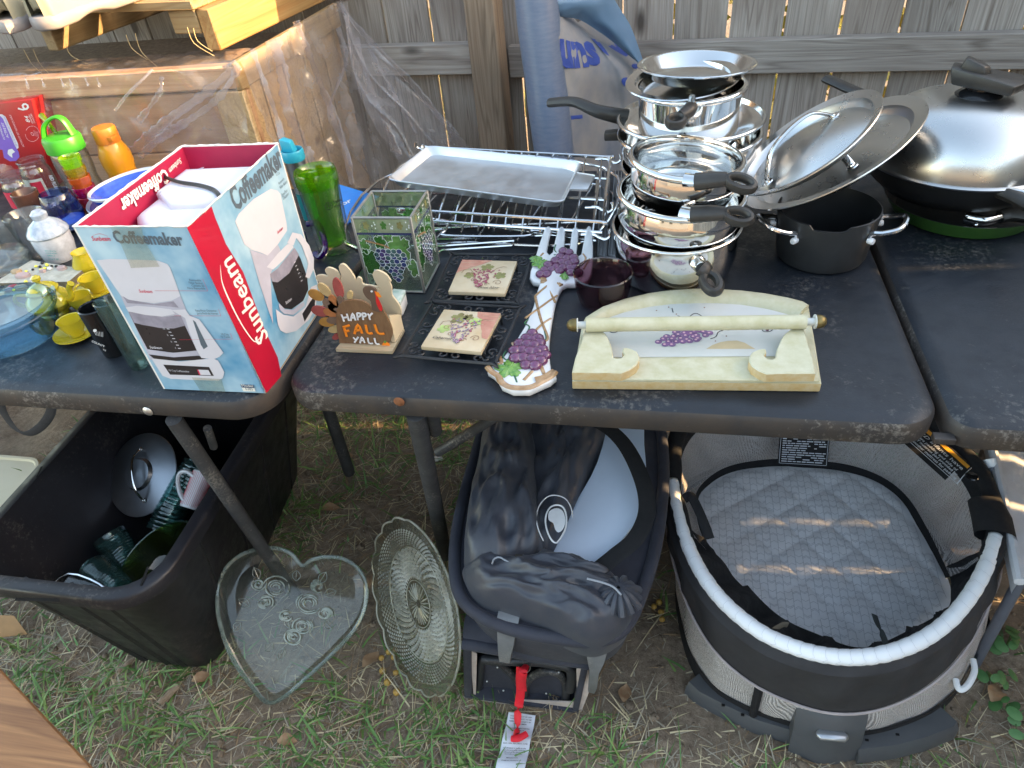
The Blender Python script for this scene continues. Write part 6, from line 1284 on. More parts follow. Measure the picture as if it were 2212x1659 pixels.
# ------------------------------------------------------------------ roll of sheeting by the fence
M_tarp = pm('blue_grey_sheeting', (.10, .135, .21), .36, 0, .12, 30, c2=(.14, .17, .235), bmp=.5, bs=60, stretch=(1, 1, 5)); M_wrap = pm('pale_house_wrap', (.32, .30, .28), .6, 0, 0, 7, c2=(.16, .18, .22), bmp=.15, bs=40)
M_wrapb = pm('light_blue_wrap', (.13, .22, .34), .45, 0, .08, 10, bmp=.1); M_bpr = pm('blue_wrap_print', (.035, .07, .30), .5)
p0, p1 = YP(1158, 0, 1.93), YP(1196, 325, 1.86); dr = (p0-p1).normalized()
rl = thing('sheeting_roll', 'leaning blue grey roll of plastic sheeting between the fence post and the pots', 'roll', (p1.x, p1.y, 0))
top_ = p1+dr*1.15; bot_ = p1-dr*((p1.z-.01)/dr.z)
ps = [bot_.lerp(top_, i/30) for i in range(31)]
mk('roll', tube(ps, [.054+.0012*sin(i*2.1) for i in range(31)], 30), M_tarp, rl)
mk('core', tube([top_-dr*.01, top_+dr*.012], .02, 16), M_kraft, rl)
LB_ = [(1196, 28), (1208, 90), (1216, 170), (1226, 250), (1236, 330), (1243, 400)]; RB = [(1262, 40), (1345, 100), (1392, 150), (1400, 230), (1385, 320), (1370, 400)]
lb_ = smooth_path([YP(u, v, 1.90-.0001*v) for u, v in LB_], 6); rb_ = smooth_path([FP(u, v, .10) for u, v in RB], 6)
def wrapf(a, b):
    k = b*(len(lb_)-1); i = min(int(k), len(lb_)-2); f = k-i; l = lb_[i].lerp(lb_[i+1], f); r = rb_[i].lerp(rb_[i+1], f)
    q = l.lerp(r, a); return q+fn_*(.035*sin(a*9+b*2.5)*a+.030*sin(PI*a)*sin(b*5+1)+.010*fbm((a*5, b*4, 1), 1, 2))
sheet = mk('loose_sheet', grid(wrapf, 50, 60), M_wrap, rl, ang=180)
def onw(a, b, e=.0015): return wrapf(a, b)+fn_*e
def wpoly(pts):
    pts = [pts[i] for i in range(len(pts))]; c = (sum(p[0] for p in pts)/len(pts), sum(p[1] for p in pts)/len(pts)); P = []
    dd = []
    for i in range(len(pts)):
        a, b = pts[i], pts[(i+1) % len(pts)]
        for k in range(4): dd.append((a[0]+(b[0]-a[0])*k/4, a[1]+(b[1]-a[1])*k/4))
    n = len(dd); vs = [onw(*c, .004)]+[onw((x+c[0])/2, (y+c[1])/2, .003) for x, y in dd]+[onw(x, y, .002) for x, y in dd]
    return vs, [(0, 1+i, 1+(i+1) % n) for i in range(n)]+[(1+i, 1+n+i, 1+n+(i+1) % n, 1+(i+1) % n) for i in range(n)]
_t = text('uns', 1, .05, .2); _x = [p.x for p in _t[0]]; _k = .52/(max(_x)-min(_x))
prn = [([onw(max(.0, min(.99, .0+(p.x-min(_x))*_k)), .235-p.y*.30, .004) for p in _t[0]], _t[1])]+[wpoly(p) for p in ([(.62, .14), (.80, .13), (.72, .25), (.64, .22)], [(.86, .16), (.98, .10), (.99, .26), (.92, .27)],
        [(.04, .60), (.16, .61), (.16, .63), (.04, .62)], [(.26, .61), (.38, .63), (.38, .65), (.26, .63)], [(.75+.055*cos(t), .44+.028*sin(t)) for t in (2*PI*i/10 for i in range(10))], [(.92+.04*cos(t), .36+.02*sin(t)) for t in (2*PI*i/10 for i in range(10))], [(.80+.055*cos(t), .93+.028*sin(t)) for t in (2*PI*i/10 for i in range(10))])]
mkm('printed_marks', [(g, M_bpr) for g in prn], sheet, smooth=False)
TP = [(1145, -20), (1200, -20), (1260, -20), (1310, -20), (1340, 20), (1368, 70), (1392, 138)]; BP_ = [(1153, 8), (1170, 24), (1212, 36), (1250, 42), (1290, 66), (1335, 100), (1390, 146)]
t_1 = smooth_path([FP(u, v, .33-.03*i) for i, (u, v) in enumerate(TP)], 6); b_1 = smooth_path([FP(u, v, .37-.035*i) for i, (u, v) in enumerate(BP_)], 6)
def flapf(a, b):
    k = a*(len(t_1)-1); i = min(int(k), len(t_1)-2); f = k-i; q = t_1[i].lerp(t_1[i+1], f).lerp(b_1[i].lerp(b_1[i+1], f), b); return q+fn_*(.02*sin(PI*b)+.006*fbm((a*6, b*2, 3), 1, 2))
mk('folded_flap', grid(flapf, 50, 14), M_wrapb, rl, ang=180)

# ------------------------------------------------------------------ black tote and what is in it
M_tote = pm('black_tote_plastic', (.014, .014, .018), .42, 0, .2, 14, bmp=.2, bs=260, dust=.12, rv=.25)
tt = thing('storage_tote', 'big open black plastic tote full of glassware under the left table', 'storage tote', (-1.0, .95, 0))
def rring(xa, xb, ya, yb, r, z, sk=0, k=6): return [V((x+sk*(y-ya), y, z)) for x, y in rrect(xa, xb, ya, yb, r, k)]
bz_ = .42; SK = -.03
def ribbed(xa, xb, ya, yb, r, z, sk):
    return rring(xa, xb, ya, yb, r, z, sk)
body = [ribbed(-1.085, -.893, .648, 1.25, .05, .006, -.10), ribbed(-1.09, -.888, .643, 1.255, .055, .014, -.10)]
for i in range(1, 7):
    t = i/6; body.append(ribbed(-1.09-.115*t, -.888+.070*t, .643-.078*t, 1.255+.03*t, .055+.02*t, .014+.375*t, -.10+.07*t))
xa, xb, ya, yb = -1.205, -.818, .565, 1.285
rim_o = [rring(xa, xb, ya, yb, .075, .389, SK), rring(xa-.012, xb+.012, ya-.012, yb+.012, .085, .392, SK), rring(xa-.022, xb+.024, ya-.024, yb+.022, .095, .394, SK), rring(xa-.023, xb+.025, ya-.025, yb+.023, .095, .418, SK), rring(xa-.018, xb+.020, ya-.020, yb+.018, .092, .424, SK), rring(xa+.002, xb-.002, ya+.002, yb-.002, .075, .422, SK), rring(xa+.006, xb-.006, ya+.006, yb-.006, .07, .40, SK)]
inner = []
for i in range(6, -1, -1):
    t = i/6; inner.append(rring(-1.086-.113*t, -.892+.068*t, .647-.076*t, 1.25+.03*t, .05+.02*t, .018+.375*t, -.10+.07*t))
mk('tote_body', loft(body+rim_o+inner, True), M_tote, tt, ang=60)
for i, x in enumerate((-1.10, -1.0, -.93)): 
    f_ = lambda x, z: V((-1.0+(x+1.0)*(.55+.45*z/.39), .643-.078*z/.39+.012, z))
    mk('rib', tube([f_(x, .02), f_(x, .38)], .014, 8, ry=.014), M_tote, tt)
for i, y in enumerate((.74, .88, 1.02, 1.16)):
    mk('rib', tube([V((-.90-.10*(y-.643)+.003, y, .02)), V((-.83-.03*(y-.565), y-.02, .385))], .013, 8), M_tote, tt)
M_hole = pm('deep_black', (.002, .002, .002), .9)
def slot(pts, z=.4245): mk('slot', prism([(p.x, p.y) for p in [T(u, v, z) for u, v in pts]], .0006, z0=z), M_hole, tt, smooth=False)
slot([(31, 1298), (130, 1300), (127, 1293), (35, 1291)]); slot([(302, 1265), (307, 1265), (323, 1225), (318, 1224)]); slot([(78, 1032), (81, 1030), (92, 1008), (88, 1008)])
G_rib = glass('teal_ribbed_glass', (.72, .88, .86), .05, .4, .10, tint=(.16, .34, .34)); G_olive = glass('olive_glass', (.60, .70, .22), .04, .4, .15, tint=(.20, .30, .05))
def ribbed_glass(pa, pb, r0, r1, lab, m=G_rib, n=11):
    ax = (pb-pa).normalized(); M = ax.to_track_quat('Z', 'Y').to_matrix().to_4x4(); M.translation = pa; L = (pb-pa).length
    o = [(r0, 0), (r0+.001, .004)]
    for i in range(n*3): t = i/(n*3-1); o.append((r0+(r1-r0)*t+.0022*abs(sin(PI*n*t))-.0005, .004+(L-.012)*t))
    o.append((r1, L))
    t = thing('ribbed_glass', lab, 'glass', pa, 'ribbed green glasses in the tote'); cup(o, .0022, 0, M, m, 'glass_body', t, 32)
ribbed_glass(T(345, 1150, .23), T(405, 1040, .28), .030, .037, 'ribbed green glass in the tote, below the steel lid and beside the striped mug')
ribbed_glass(T(372, 1098, .27), T(430, 1005, .31), .030, .036, 'ribbed green glass stacked highest in the tote, behind the striped mug')
ribbed_glass(T(283, 1222, .23), T(235, 1158, .28), .028, .034, 'ribbed green glass in the tote with its pale open end pointing up left')
ribbed_glass(T(262, 1280, .30), T(205, 1232, .30), .026, .032, 'ribbed green glass lying lowest in the tote beside the square clear dish')
LM, s_ = disc(305, 1025, T(305, 1025, .31), 82, .70); Rr = 96*s_
t = thing('steel_lid', 'steel lid with a wire bail handle standing on edge in the black tote', 'lid', LM.to_translation(), 'steel lids')
mk('lid_body', lathe([(0, .016), (Rr*.35, .014), (Rr*.40, .006), (Rr*.85, .002), (Rr, -.002), (Rr*1.01, -.004), (Rr*.99, -.006), (Rr*.85, -.002), (0, .010)], 56, LM), steel('lid_steel', .30, (.26, .28, .31), .03), t)
bail(LM, (.055, .010, .006), (-.055, -.030, .006), .030, t, .003)
mug_a, mug_b = T(440, 1022, .33), T(408, 1098, .29); ax = (mug_a-mug_b).normalized(); M = ax.to_track_quat('Z', 'Y').to_matrix().to_4x4(); M.translation = mug_b; L = (mug_a-mug_b).length; r = 20*(mug_b-CAM).length/FPX
t = thing('striped_mug', 'white mug with thin red stripes leaning in the black tote', 'mug', mug_b, None)
cup([(r*.86, 0), (r*.92, .003), (r*.92, L*.5), (r, L)], .003, 0, M, M_cer, 'mug_body', t)
M_strp = pm('red_stripe', (.55, .08, .10), .3)
mk('stripes', join(*[tube([M @ V(((r*.925)*cos(a), (r*.925)*sin(a), .005)), M @ V(((r*.93)*cos(a), (r*.93)*sin(a), L*.5)), M @ V(((r*1.006)*cos(a), (r*1.006)*sin(a), L*.98))], .0005, 4) for a in (2*PI*i/34 for i in range(34))]), M_strp, t, kind='stuff')
hs = [T(424, 1033, .335), T(402, 1018, .345), T(386, 1026, .34), T(386, 1055, .325), T(397, 1080, .31), T(408, 1078, .31)]
mk('handle', handle(hs, [.0045]*2, [.0055]*2, (.3, -1, 1)), M_cer, t)
LM, s_ = disc(345, 1215, T(345, 1215, .30), 55, .62); Rr = 108*s_
t = thing('green_bowl', 'large olive green glass bowl tipped in the front corner of the black tote', 'glass bowl', LM.to_translation())
mk('bowl_body', lathe([(Rr, 0), (Rr*.99, -.002), (Rr*.9, -.03), (Rr*.65, -.06), (Rr*.35, -.075), (0, -.078)], 48, LM), G_olive, t); mk('rim', tube([LM @ V((Rr*cos(a), Rr*sin(a), 0)) for a in (2*PI*i/48 for i in range(48))], .002, 6, closed=True), G_rib, t)
t = thing('square_dish', 'clear rectangular glass dish poking up at the front of the black tote', 'glass dish', T(160, 1270, .36))
q = [T(112, 1282, .36), T(148, 1240, .37), T(215, 1262, .37), T(232, 1292, .35)]
mk('dish_body', bev(hexa([p-V((0, -.02, .06)) for p in q]+q), .006, 3), G_clear, t); mk('rim', tube(smooth_path(q, 3, True), .0025, 6, closed=True), M_chrome, t)

# lid, carton and board at the left edge
M_bei = pm('beige_plastic', (.55, .48, .33), .45, 0, .05, 10)
t = thing('bin_lid', 'beige plastic lid on the ground at the left edge beside the tote', 'lid', T(-20, 1050, .02))
c0 = T(-28, 1052, .05); mk('lid_body', slab(rrect(c0.x-.14, c0.x+.105, c0.y-.10, c0.y+.125, .06), [(0, .02), (0, .046), (.004, .05), (.012, .05), (.016, .044), (.03, .043)]), M_bei, t)
t = thing('cardboard_flap', 'corrugated cardboard peeking out under the tote at the left edge', 'cardboard', T(10, 1350, .03))
q = [T(-80, 1385, .02), T(58, 1368, .012), T(30, 1330, .06), T(-80, 1325, .06)]; mk('board', hexa([p-V((0, 0, .004)) for p in q]+q), M_kraft, t)
t = thing('wooden_board', 'varnished tan wooden board edge in the bottom left corner of the picture', 'board', T(0, 1600, .5))
za = .55; a, b, c, d = T(-240, 1190, za), T(360, 1830, za), T(-100, 2300, za), T(-700, 1700, za)
mk('plank', bev(hexa([p-V((0, 0, .035)) for p in (a, b, c, d)]+[a, b, c, d]), .006, 2), M_tan, t)
for q in ((c*.3+a*.7), (c*.3+b*.7)): mk('leg', bev(box(q.x-.03, q.x+.03, q.y-.03, q.y+.03, -.01, za-.036), .003, 1), M_tan, t)
dn = (b-a).normalized(); off = V((dn.y, -dn.x, 0)); off = off if off.dot(c-a) > 0 else -off

# ------------------------------------------------------------------ heart dish
hp = [(578, 1518), (548, 1490), (500, 1420), (474, 1345), (469, 1290), (480, 1240), (510, 1205), (550, 1188), (592, 1184), (628, 1196), (652, 1222), (672, 1210), (705, 1203), (742, 1208), (772, 1228), (790, 1262), (788, 1310), (765, 1360), (715, 1415), (655, 1470), (610, 1508)]
PH = V((-.745, .605, .012)); NH = V((.08, -.74, .67)).normalized()
U_ = NH.cross(V((0, 0, 1))).normalized()*-1; U_ = U_ if U_.x > 0 else -U_; W_ = NH.cross(U_); MH = Matrix(((U_.x, W_.x, NH.x, PH.x), (U_.y, W_.y, NH.y, PH.y), (U_.z, W_.z, NH.z, PH.z), (0, 0, 0, 1))); MHi = MH.inverted()
h2 = smooth_path([MHi @ PL(u, v, PH+NH*.02, NH) for u, v in hp], 4, True); h2 = [(p.x, p.y) for p in h2]
G_hrt = glass('heart_glass', (.86, .90, .86), .06, .55, .14, tint=(.52, .60, .56)); G_edge = glass('glass_edge', (.70, .80, .77), .05, .8, .5, tint=(.58, .66, .63)); G_emb = glass('embossed_glass', (.80, .86, .82), .05, .6, .65, tint=(.74, .80, .76))
ht = thing('heart_dish', 'heart shaped clear glass platter with embossed roses leaning beside the tote', 'glass platter', PH)
lh = lambda d, z: [V((p.x, p.y, z)) for p in inset(h2, d)]
mk('dish_body', xf(MH, loft([lh(.001, .018), lh(.008, .012), lh(.012, .002), lh(.03, 0)], False)), G_hrt, ht); l_ = lh(.03, 0); mk('dish_floor', xf(MH, (l_, [tuple(range(len(l_)))])), G_hrt, ht, smooth=False)
mk('rim', xf(MH, tube(lh(0, .019), .0042, 8, closed=True)), G_edge, ht)
r7 = random.Random(8)
def h_at(u, v, z=.002): p = MHi @ PL(u, v, PH, NH); return V((p.x, p.y, z))
for u, v, s_ in ((598, 1268, 1.2), (668, 1302, 1.1), (655, 1352, .9), (575, 1300, .7), (635, 1375, .8), (690, 1265, .7), (560, 1262, .6), (705, 1325, .6), (620, 1330, .6)):
    c = h_at(u, v); gs = []
    for k in range(5):
        r = (.006+.0045*k)*s_
        for j in range(3): a0 = r7.uniform(0, 6); gs.append(tube([c+V((r*cos(a0+.28*i), r*.8*sin(a0+.28*i), .0015)) for i in range(7)], [.0006, .0013, .0018, .0019, .0018, .0013, .0006], 6))
    mk('embossed_rose', xf(MH, join(*gs)), G_emb, ht, kind='stuff')
for u, v, a, s_ in ((540, 1310, 2.6, 1), (520, 1345, 4, .8), (620, 1330, 5, 1), (690, 1260, 1, 1), (700, 1285, .3, 1), (560, 1250, 2, .9), (615, 1400, 4.2, 1), (700, 1340, 5.5, .9), (640, 1255, 1.5, .8), (590, 1390, 3.9, .8)):
    c = h_at(u, v); L = .028*s_; o = [(c.x+(L*t)*cos(a)-.009*sin(PI*t)*sg*sin(a), c.y+(L*t)*sin(a)+.009*sin(PI*t)*sg*cos(a)) for sg, ts in ((1, [i/7 for i in range(8)]), (-1, [1-i/7 for i in range(1, 7)])) for t in ts]
    mk('embossed_leaf', xf(MH, join(tube([V((x, y, .0015)) for x, y in o], .0007, 4, closed=True), tube([c, c+V((L*cos(a), L*sin(a), .001))], .0006, 4))), G_emb, ht, kind='stuff')

# ------------------------------------------------------------------ cut glass platter
MO, s_ = disc(905, 1304, T(905, 1304, .155), 107, .44); Ro = 190*s_
G_cut = glass('cut_glass', (.84, .84, .78), .06, .5, .14, tint=(.60, .60, .52)); G_cut2 = glass('cut_glass_facets', (.84, .84, .76), .03, .7, .75, tint=(.86, .85, .74))
op = thing('cut_glass_platter', 'round scalloped cut glass platter with diamond facets leaning by the table leg', 'glass platter', MO.to_translation())
sc_f = lambda a, r, z, j: (r*(1+.028*abs(sin(a*9))*max(0, (r/Ro-.85)/.15)), z+.004*abs(sin(a*9))*max(0, (r/Ro-.85)/.15))
mk('dish_body', lathe([(.001, 0)]+[(Ro*k, z) for k, z in ((.25, 0), (.30, .001), (.64, .001), (.68, .004), (.90, .010), (1.0, .014), (1.0, .010), (.9, .006), (.66, -.003), (.001, -.004))], 144, MO, sc_f), G_cut, op)
mk('rim', tube([MO @ V((Ro*1.0*(1+.028*abs(sin(a*9)))*cos(a), Ro*1.0*(1+.028*abs(sin(a*9)))*sin(a), .013+.004*abs(sin(a*9)))) for a in (2*PI*i/180 for i in range(180))], .0022, 6, closed=True), G_cut2, op)
fac, grd = [], []
def stud(r, a, w, h, z):
    c, s = cos(a), sin(a); e1 = V((c, s, 0)); e2 = V((-s, c, 0)); o = V((r*c, r*s, z)); vs = [o+e1*h, o+e2*w, o-e1*h, o-e2*w, o+V((0, 0, min(w, h)*.9))]
    return [MO @ p for p in vs], [(0, 1, 4), (1, 2, 4), (2, 3, 4), (3, 0, 4)]
for k in range(8):
    r = Ro*(.33+.044*k); n = 40
    for i in range(n): fac.append(stud(r, 2*PI*(i+.5*(k % 2))/n+.02*k, PI*r/n*.95, Ro*.040, .0016))
for k in range(7):
    r = Ro*(.70+.030*k); n = 84
    for i in range(n): grd.append(stud(r, 2*PI*(i+.5*(k % 2))/n, PI*r/n*.9, Ro*.016, .005+.0095*(k/6)*.9))
mk('diamond_facets', join(*fac), G_cut2, op, kind='stuff', smooth=False); mk('small_facets', join(*grd), G_cut2, op, kind='stuff', smooth=False)
for i in range(26):
    a = 2*PI*i/26; mk('ray', xf(MO, tube([V((Ro*.05*cos(a), Ro*.05*sin(a), .001)), V((Ro*.16*cos(a), Ro*.16*sin(a), .002)), V((Ro*.24*cos(a), Ro*.24*sin(a), .001))], [.0005, .0018, .001], 5)), G_cut2, op)
mk('ring', tube([MO @ V((Ro*.275*cos(a), Ro*.275*sin(a), .002)) for a in (2*PI*i/60 for i in range(60))], .0012, 5, closed=True), G_cut2, op); mk('ring', tube([MO @ V((Ro*.665*cos(a), Ro*.665*sin(a), .005)) for a in (2*PI*i/80 for i in range(80))], .0014, 5, closed=True), G_cut2, op)
# ------------------------------------------------------------------ cloth helpers
def wr(p, s=1.0, seed=0):     # sharp wrinkles
    q = V(p)*s; return (1-2*abs(noise.noise(q+V((seed, 0, 0)))))*.6+(1-2*abs(noise.noise(q*2.3+V((seed, 5, 0)))))*.3
def bag(px, z0, h, wrk=.006, sc_=14, stretch=(1, 1), rings=16, z1=None, seed=0, pw=.55):
    o = smooth_path([T(u, v, z0) for u, v in px], 5, True); c = sum(o, V())/len(o); n = len(o); vs = []
    for j in range(rings+1):
        r = j/rings
        for p in o:
            q = c.lerp(p, r); z = z0+(h*(max(0, 1-r*r))**pw); w_ = wr((q.x*sc_*stretch[0], q.y*sc_*stretch[1], seed), 1, seed)
            vs.append(V((q.x, q.y, z+wrk*w_*min(1, (1-r)*6+.15))))
    for p in o: vs.append(V((c.x+(p.x-c.x)*.96, c.y+(p.y-c.y)*.96, z0-.05)))
    fs_ = []
    for j in range(rings+1):
        for i in range(n):
            k = (i+1) % n; fs_.append((j*n+i, (j+1)*n+i, (j+1)*n+k, j*n+k))
    return vs, fs_
M_nyl = pm('dark_blue_nylon', (.036, .041, .056), .36, 0, .15, 20, bmp=.2, bs=300, sheen=.1, c2=(.058, .060, .070)); M_nav2 = pm('navy_canvas', (.034, .036, .050), .75, 0, .2, 30, bmp=.35, bs=700, sheen=.05)
M_str = pm('black_webbing_strap', (.012, .012, .013), .75, bmp=.5, bs=900); M_wbd = pm('bluish_white_board', (.66, .74, .86), .4, 0, .05, 8); M_legp = pm('grey_leg_plastic', (.16, .165, .17), .4, 0, .2, 30, dust=.3, bmp=.15, bs=400)
M_lin = pm('cream_lining', (.52, .44, .39), .8, 0, .15, 40, bmp=.3, bs=60); M_dpl = pm('charcoal_plastic', (.030, .031, .034), .4, 0, .2, 20, dust=.35, bmp=.15, bs=500); M_redw = pm('red_webbing', (.72, .015, .03), .6, 0, .1, 80, bmp=.4, bs=700)
M_tagw = pm('white_tag', (.62, .65, .70), .55, 0, .08, 20, bmp=.3, bs=40)
# ------------------------------------------------------------------ fabric carrier
cr = thing('folding_carrier', 'navy fabric oval carrier on grey legs with an open lower compartment beside the table leg', 'baby carrier', (-.19, .9, 0))
ZR = .33
rp = [(982, 1262), (1003, 1310), (1050, 1345), (1110, 1368), (1200, 1385), (1290, 1392), (1352, 1362), (1388, 1290), (1416, 1200), (1432, 1100), (1437, 1000), (1425, 900), (1395, 830), (1330, 790), (1250, 780), (1160, 790), (1090, 830), (1050, 900), (1022, 990), (995, 1090), (980, 1180)]
rr = [T(u, v, ZR) for u, v in rp]; rs_ = smooth_path(rr, 4, True); cc_ = sum(rs_, V())/len(rs_)
def tray(k, z): return [V((cc_.x+(p.x-cc_.x)*k, cc_.y+(p.y-cc_.y)*k, z+.003*wr((p.x*8, p.y*8, z*20)))) for p in rs_]
mk('fabric_tray', join(loft([tray(.82, ZR-.15), tray(.90, ZR-.12), tray(.96, ZR-.05), tray(1.0, ZR)], True), loft([tray(.965, ZR), tray(.93, ZR-.04), tray(.86, ZR-.09), tray(.6, ZR-.10), tray(.05, ZR-.10)], False)), M_nav2, cr, ang=80)
mk('tray_rim', tube([V((cc_.x+(p.x-cc_.x)*.985, cc_.y+(p.y-cc_.y)*.985, ZR+.001+.002*wr(p, 12))) for p in rs_], .0115, 10, closed=True), M_nav2, cr)
qk = lambda x, y: (912.5+x/4, 1244.3+y/4)
YC = .660
def yp(x, y, Y=YC): return YP(*qk(x, y), Y)
def quadp(pts, th, Y=YC): # front facing cloth border piece: given pixel corners on plane Y, thickness back
    o = [yp(x, y, Y) for x, y in pts]; n = len(o); vs = o+[p+V((0, th, 0)) for p in o]
    return vs, [tuple(range(n)), tuple(range(n, 2*n))[::-1]]+[(k, n+k, n+(k+1) % n, (k+1) % n) for k in range(n)]
A1, A2, A3, A4 = [(345, 590), (370, 1100), (1350, 1205), (1425, 770)]
YBk = YC+.22
f0 = [yp(*p) for p in ((345, 590), (372, 1098), (1350, 1208), (1440, 765))]; 
for p in f0: p.z = max(p.z, .012)
bk0 = [V((p.x, YBk, p.z)) for p in f0]
mk('side_panel', bev(hexa([f0[1], f0[1]+V((.016, 0, 0)), bk0[1]+V((.016, 0, 0)), bk0[1], f0[0], f0[0]+V((.016, 0, 0)), bk0[0]+V((.016, 0, 0)), bk0[0]]), .004), M_nav2, cr)
mk('side_panel', bev(hexa([f0[2]-V((.012, 0, 0)), f0[2], bk0[2], bk0[2]-V((.012, 0, 0)), f0[3]-V((.012, 0, 0)), f0[3], bk0[3], bk0[3]-V((.012, 0, 0))]), .004), M_nav2, cr)
mk('bottom_panel', bev(hexa([f0[1]-V((0, 0, .008)), f0[2]-V((0, 0, .008)), bk0[2]-V((0, 0, .008)), bk0[1]-V((0, 0, .008)), f0[1]+V((0, 0, .002)), f0[2]+V((0, 0, .002)), bk0[2]+V((0, 0, .002)), bk0[1]+V((0, 0, .002))]), .003), M_nav2, cr)
tz = V((0, 0, .0))
def topg(a, b):
    l = f0[0].lerp(bk0[0]+V((0, 0, .10)), b); r = f0[3].lerp(bk0[3]+V((0, 0, .10)), b); q = l.lerp(r, a); return q+V((0, 0, .010*sin(PI*min(1, b*4))+.004*wr((q.x*14, q.y*14, 2))))
mk('top_panel', grid(topg, 24, 14), M_nav2, cr, ang=180)
mk('top_panel_edge', tube([topg(i/16, 0)+V((0, .004, -.004)) for i in range(17)], .013, 10, ry=.011), M_nav2, cr)
mk('back_panel', (bk0, [(0, 1, 2, 3)]), M_nav2, cr)
for pts, nm in (([(410, 640), (445, 1070), (460, 1060), (470, 680)], 'l'), ([(440, 1050), (445, 1085), (760, 1135), (1320, 1170), (1340, 1095), (900, 1080)], 'b'), ([(1330, 800), (1340, 1170), (1370, 1180), (1445, 990), (1430, 790)], 'r')):
    mk('lining', quadp(pts, .003, YC+.006), M_lin, cr, smooth=False)
for lobe in ([(520, 720), (500, 880), (490, 1000), (600, 1060), (760, 1090), (880, 1095), (870, 1000), (800, 880), (680, 760), (600, 710)], [(900, 1040), (900, 930), (960, 860), (1080, 820), (1190, 850), (1240, 950), (1230, 1090), (1180, 1130), (1000, 1105)]):
    ps = smooth_path([yp(x, y, YC+.02) for x, y in lobe], 4, True); c = sum(ps, V())/len(ps)
    mk('plastic_frame', tube(ps, .008, 10, closed=True), M_dpl, cr); mk('fabric_web', ([c+V((0, .012, 0))]+ps, [(0, 1+i, 1+(i+1) % len(ps)) for i in range(len(ps))]), M_nav2, cr)
mk('plastic_bar', tube(smooth_path([yp(x, y, YC+.012) for x, y in ((520, 715), (700, 730), (950, 735), (1150, 760), (1260, 790), (1290, 860), (1275, 980))], 4), .0095, 10), M_dpl, cr)
for x, y in ((648, 790), (700, 990), (1070, 1015), (558, 910), (1178, 832)): mk('rivet', sph(yp(x, y, YC+.012), .0022, 8, 5), M_alu, cr)
mk('ring', tube([yp(880+52*cos(a), 795+42*sin(a), YC+.008) for a in (2*PI*i/20 for i in range(20))], .0009, 5, closed=True), M_alu, cr)
for pts, fl_ in (([(640, 380), (830, 400), (805, 560), (782, 640), (765, 730), (665, 715), (652, 630)], 0), ([(1405, 545), (1625, 560), (1590, 690), (1530, 815), (1510, 960), (1490, 1000), (1430, 985), (1440, 830), (1445, 780), (1425, 690)], 1)):
    o = [yp(x, y, YC-.022) for x, y in pts]; n = len(o); m = sum(o, V())/n
    vs = o+[m+(p-m)*.86+V((0, -.010, 0)) for p in o]+[p+V((0, .018, 0)) for p in o]
    mk('leg', (vs, [tuple(range(n, 2*n))]+[(i, (i+1) % n, n+(i+1) % n, n+i) for i in range(n)]+[(2*n+i, 2*n+(i+1) % n, (i+1) % n, i) for i in range(n)]), M_legp, cr, ang=50)
# red pull strap and tag
rs2 = [yp(850, 790, YC-.004), yp(845, 900, YC-.012), yp(848, 1000, YC-.014), YP(*qk(835, 1100), YC-.02), T(*qk(825, 1180), .045), T(*qk(820, 1300), .028), T(*qk(815, 1400), .02)]
mk('red_strap', handle(rs2, [.0085]*2, [.0012]*2, (.1, 1, .6)), M_redw, cr); 
mk('red_strap_loop', handle([yp(895, 775, YC-.002), yp(870, 830, YC-.02), yp(855, 900, YC-.016), yp(862, 985, YC-.015)], [.006, .009, .009], [.003, .006, .002], (.1, 1, .3)), M_redw, cr)
mk('strap_knot', handle([T(*qk(770, 1405), .026), T(*qk(835, 1400), .03), T(*qk(905, 1360), .03)], [.006, .007, .006], [.004]*2, (0, 0, 1)), M_redw, cr)
tg = bil((T(630+439.5, 1665, .016), T(1133, 1665, .016), T(1157, 1546, .020), T(1099, 1540, .020)))
tagg = grid(lambda a, b: tg(a, b, .003*sin(b*14)+.002*sin(a*5)), 8, 30); tgo = mk('care_tag', tagg, M_tagw, cr)
P = []
for k, (s, y, w_) in enumerate((('UNDER PENALTY OF LAW', .93, .8), ('THIS TAG NOT TO BE', .89, .8), ('REMOVED EXCEPT BY', .85, .8), ('CONSUMER', .81, .5), ('ALL NEW MATERIAL', .73, .8), ('consisting of', .69, .4), ('100%', .62, .25), ('REG. NO. PA-24833 (CN)', .45, .85), ('Certification is made by the', .38, .8), ('manufacturer that materials', .345, .8), ('in this article are described in', .31, .8), ('accordance with law', .275, .6), ('MADE FOR', .20, .4), ('Childrens Products Inc.', .15, .7))):
    g = text(s, .048, .0006); xs = [p.x for p in g[0]]; kk = w_/(max(xs)-min(xs)+1e-6); P.append((([tg(.5+p.x*kk, y+p.y*.55, .0045+.003*sin((y+p.y*.55)*14)) for p in g[0]], g[1]), M_ink))
mkm('printed_text', P, tgo, smooth=False)
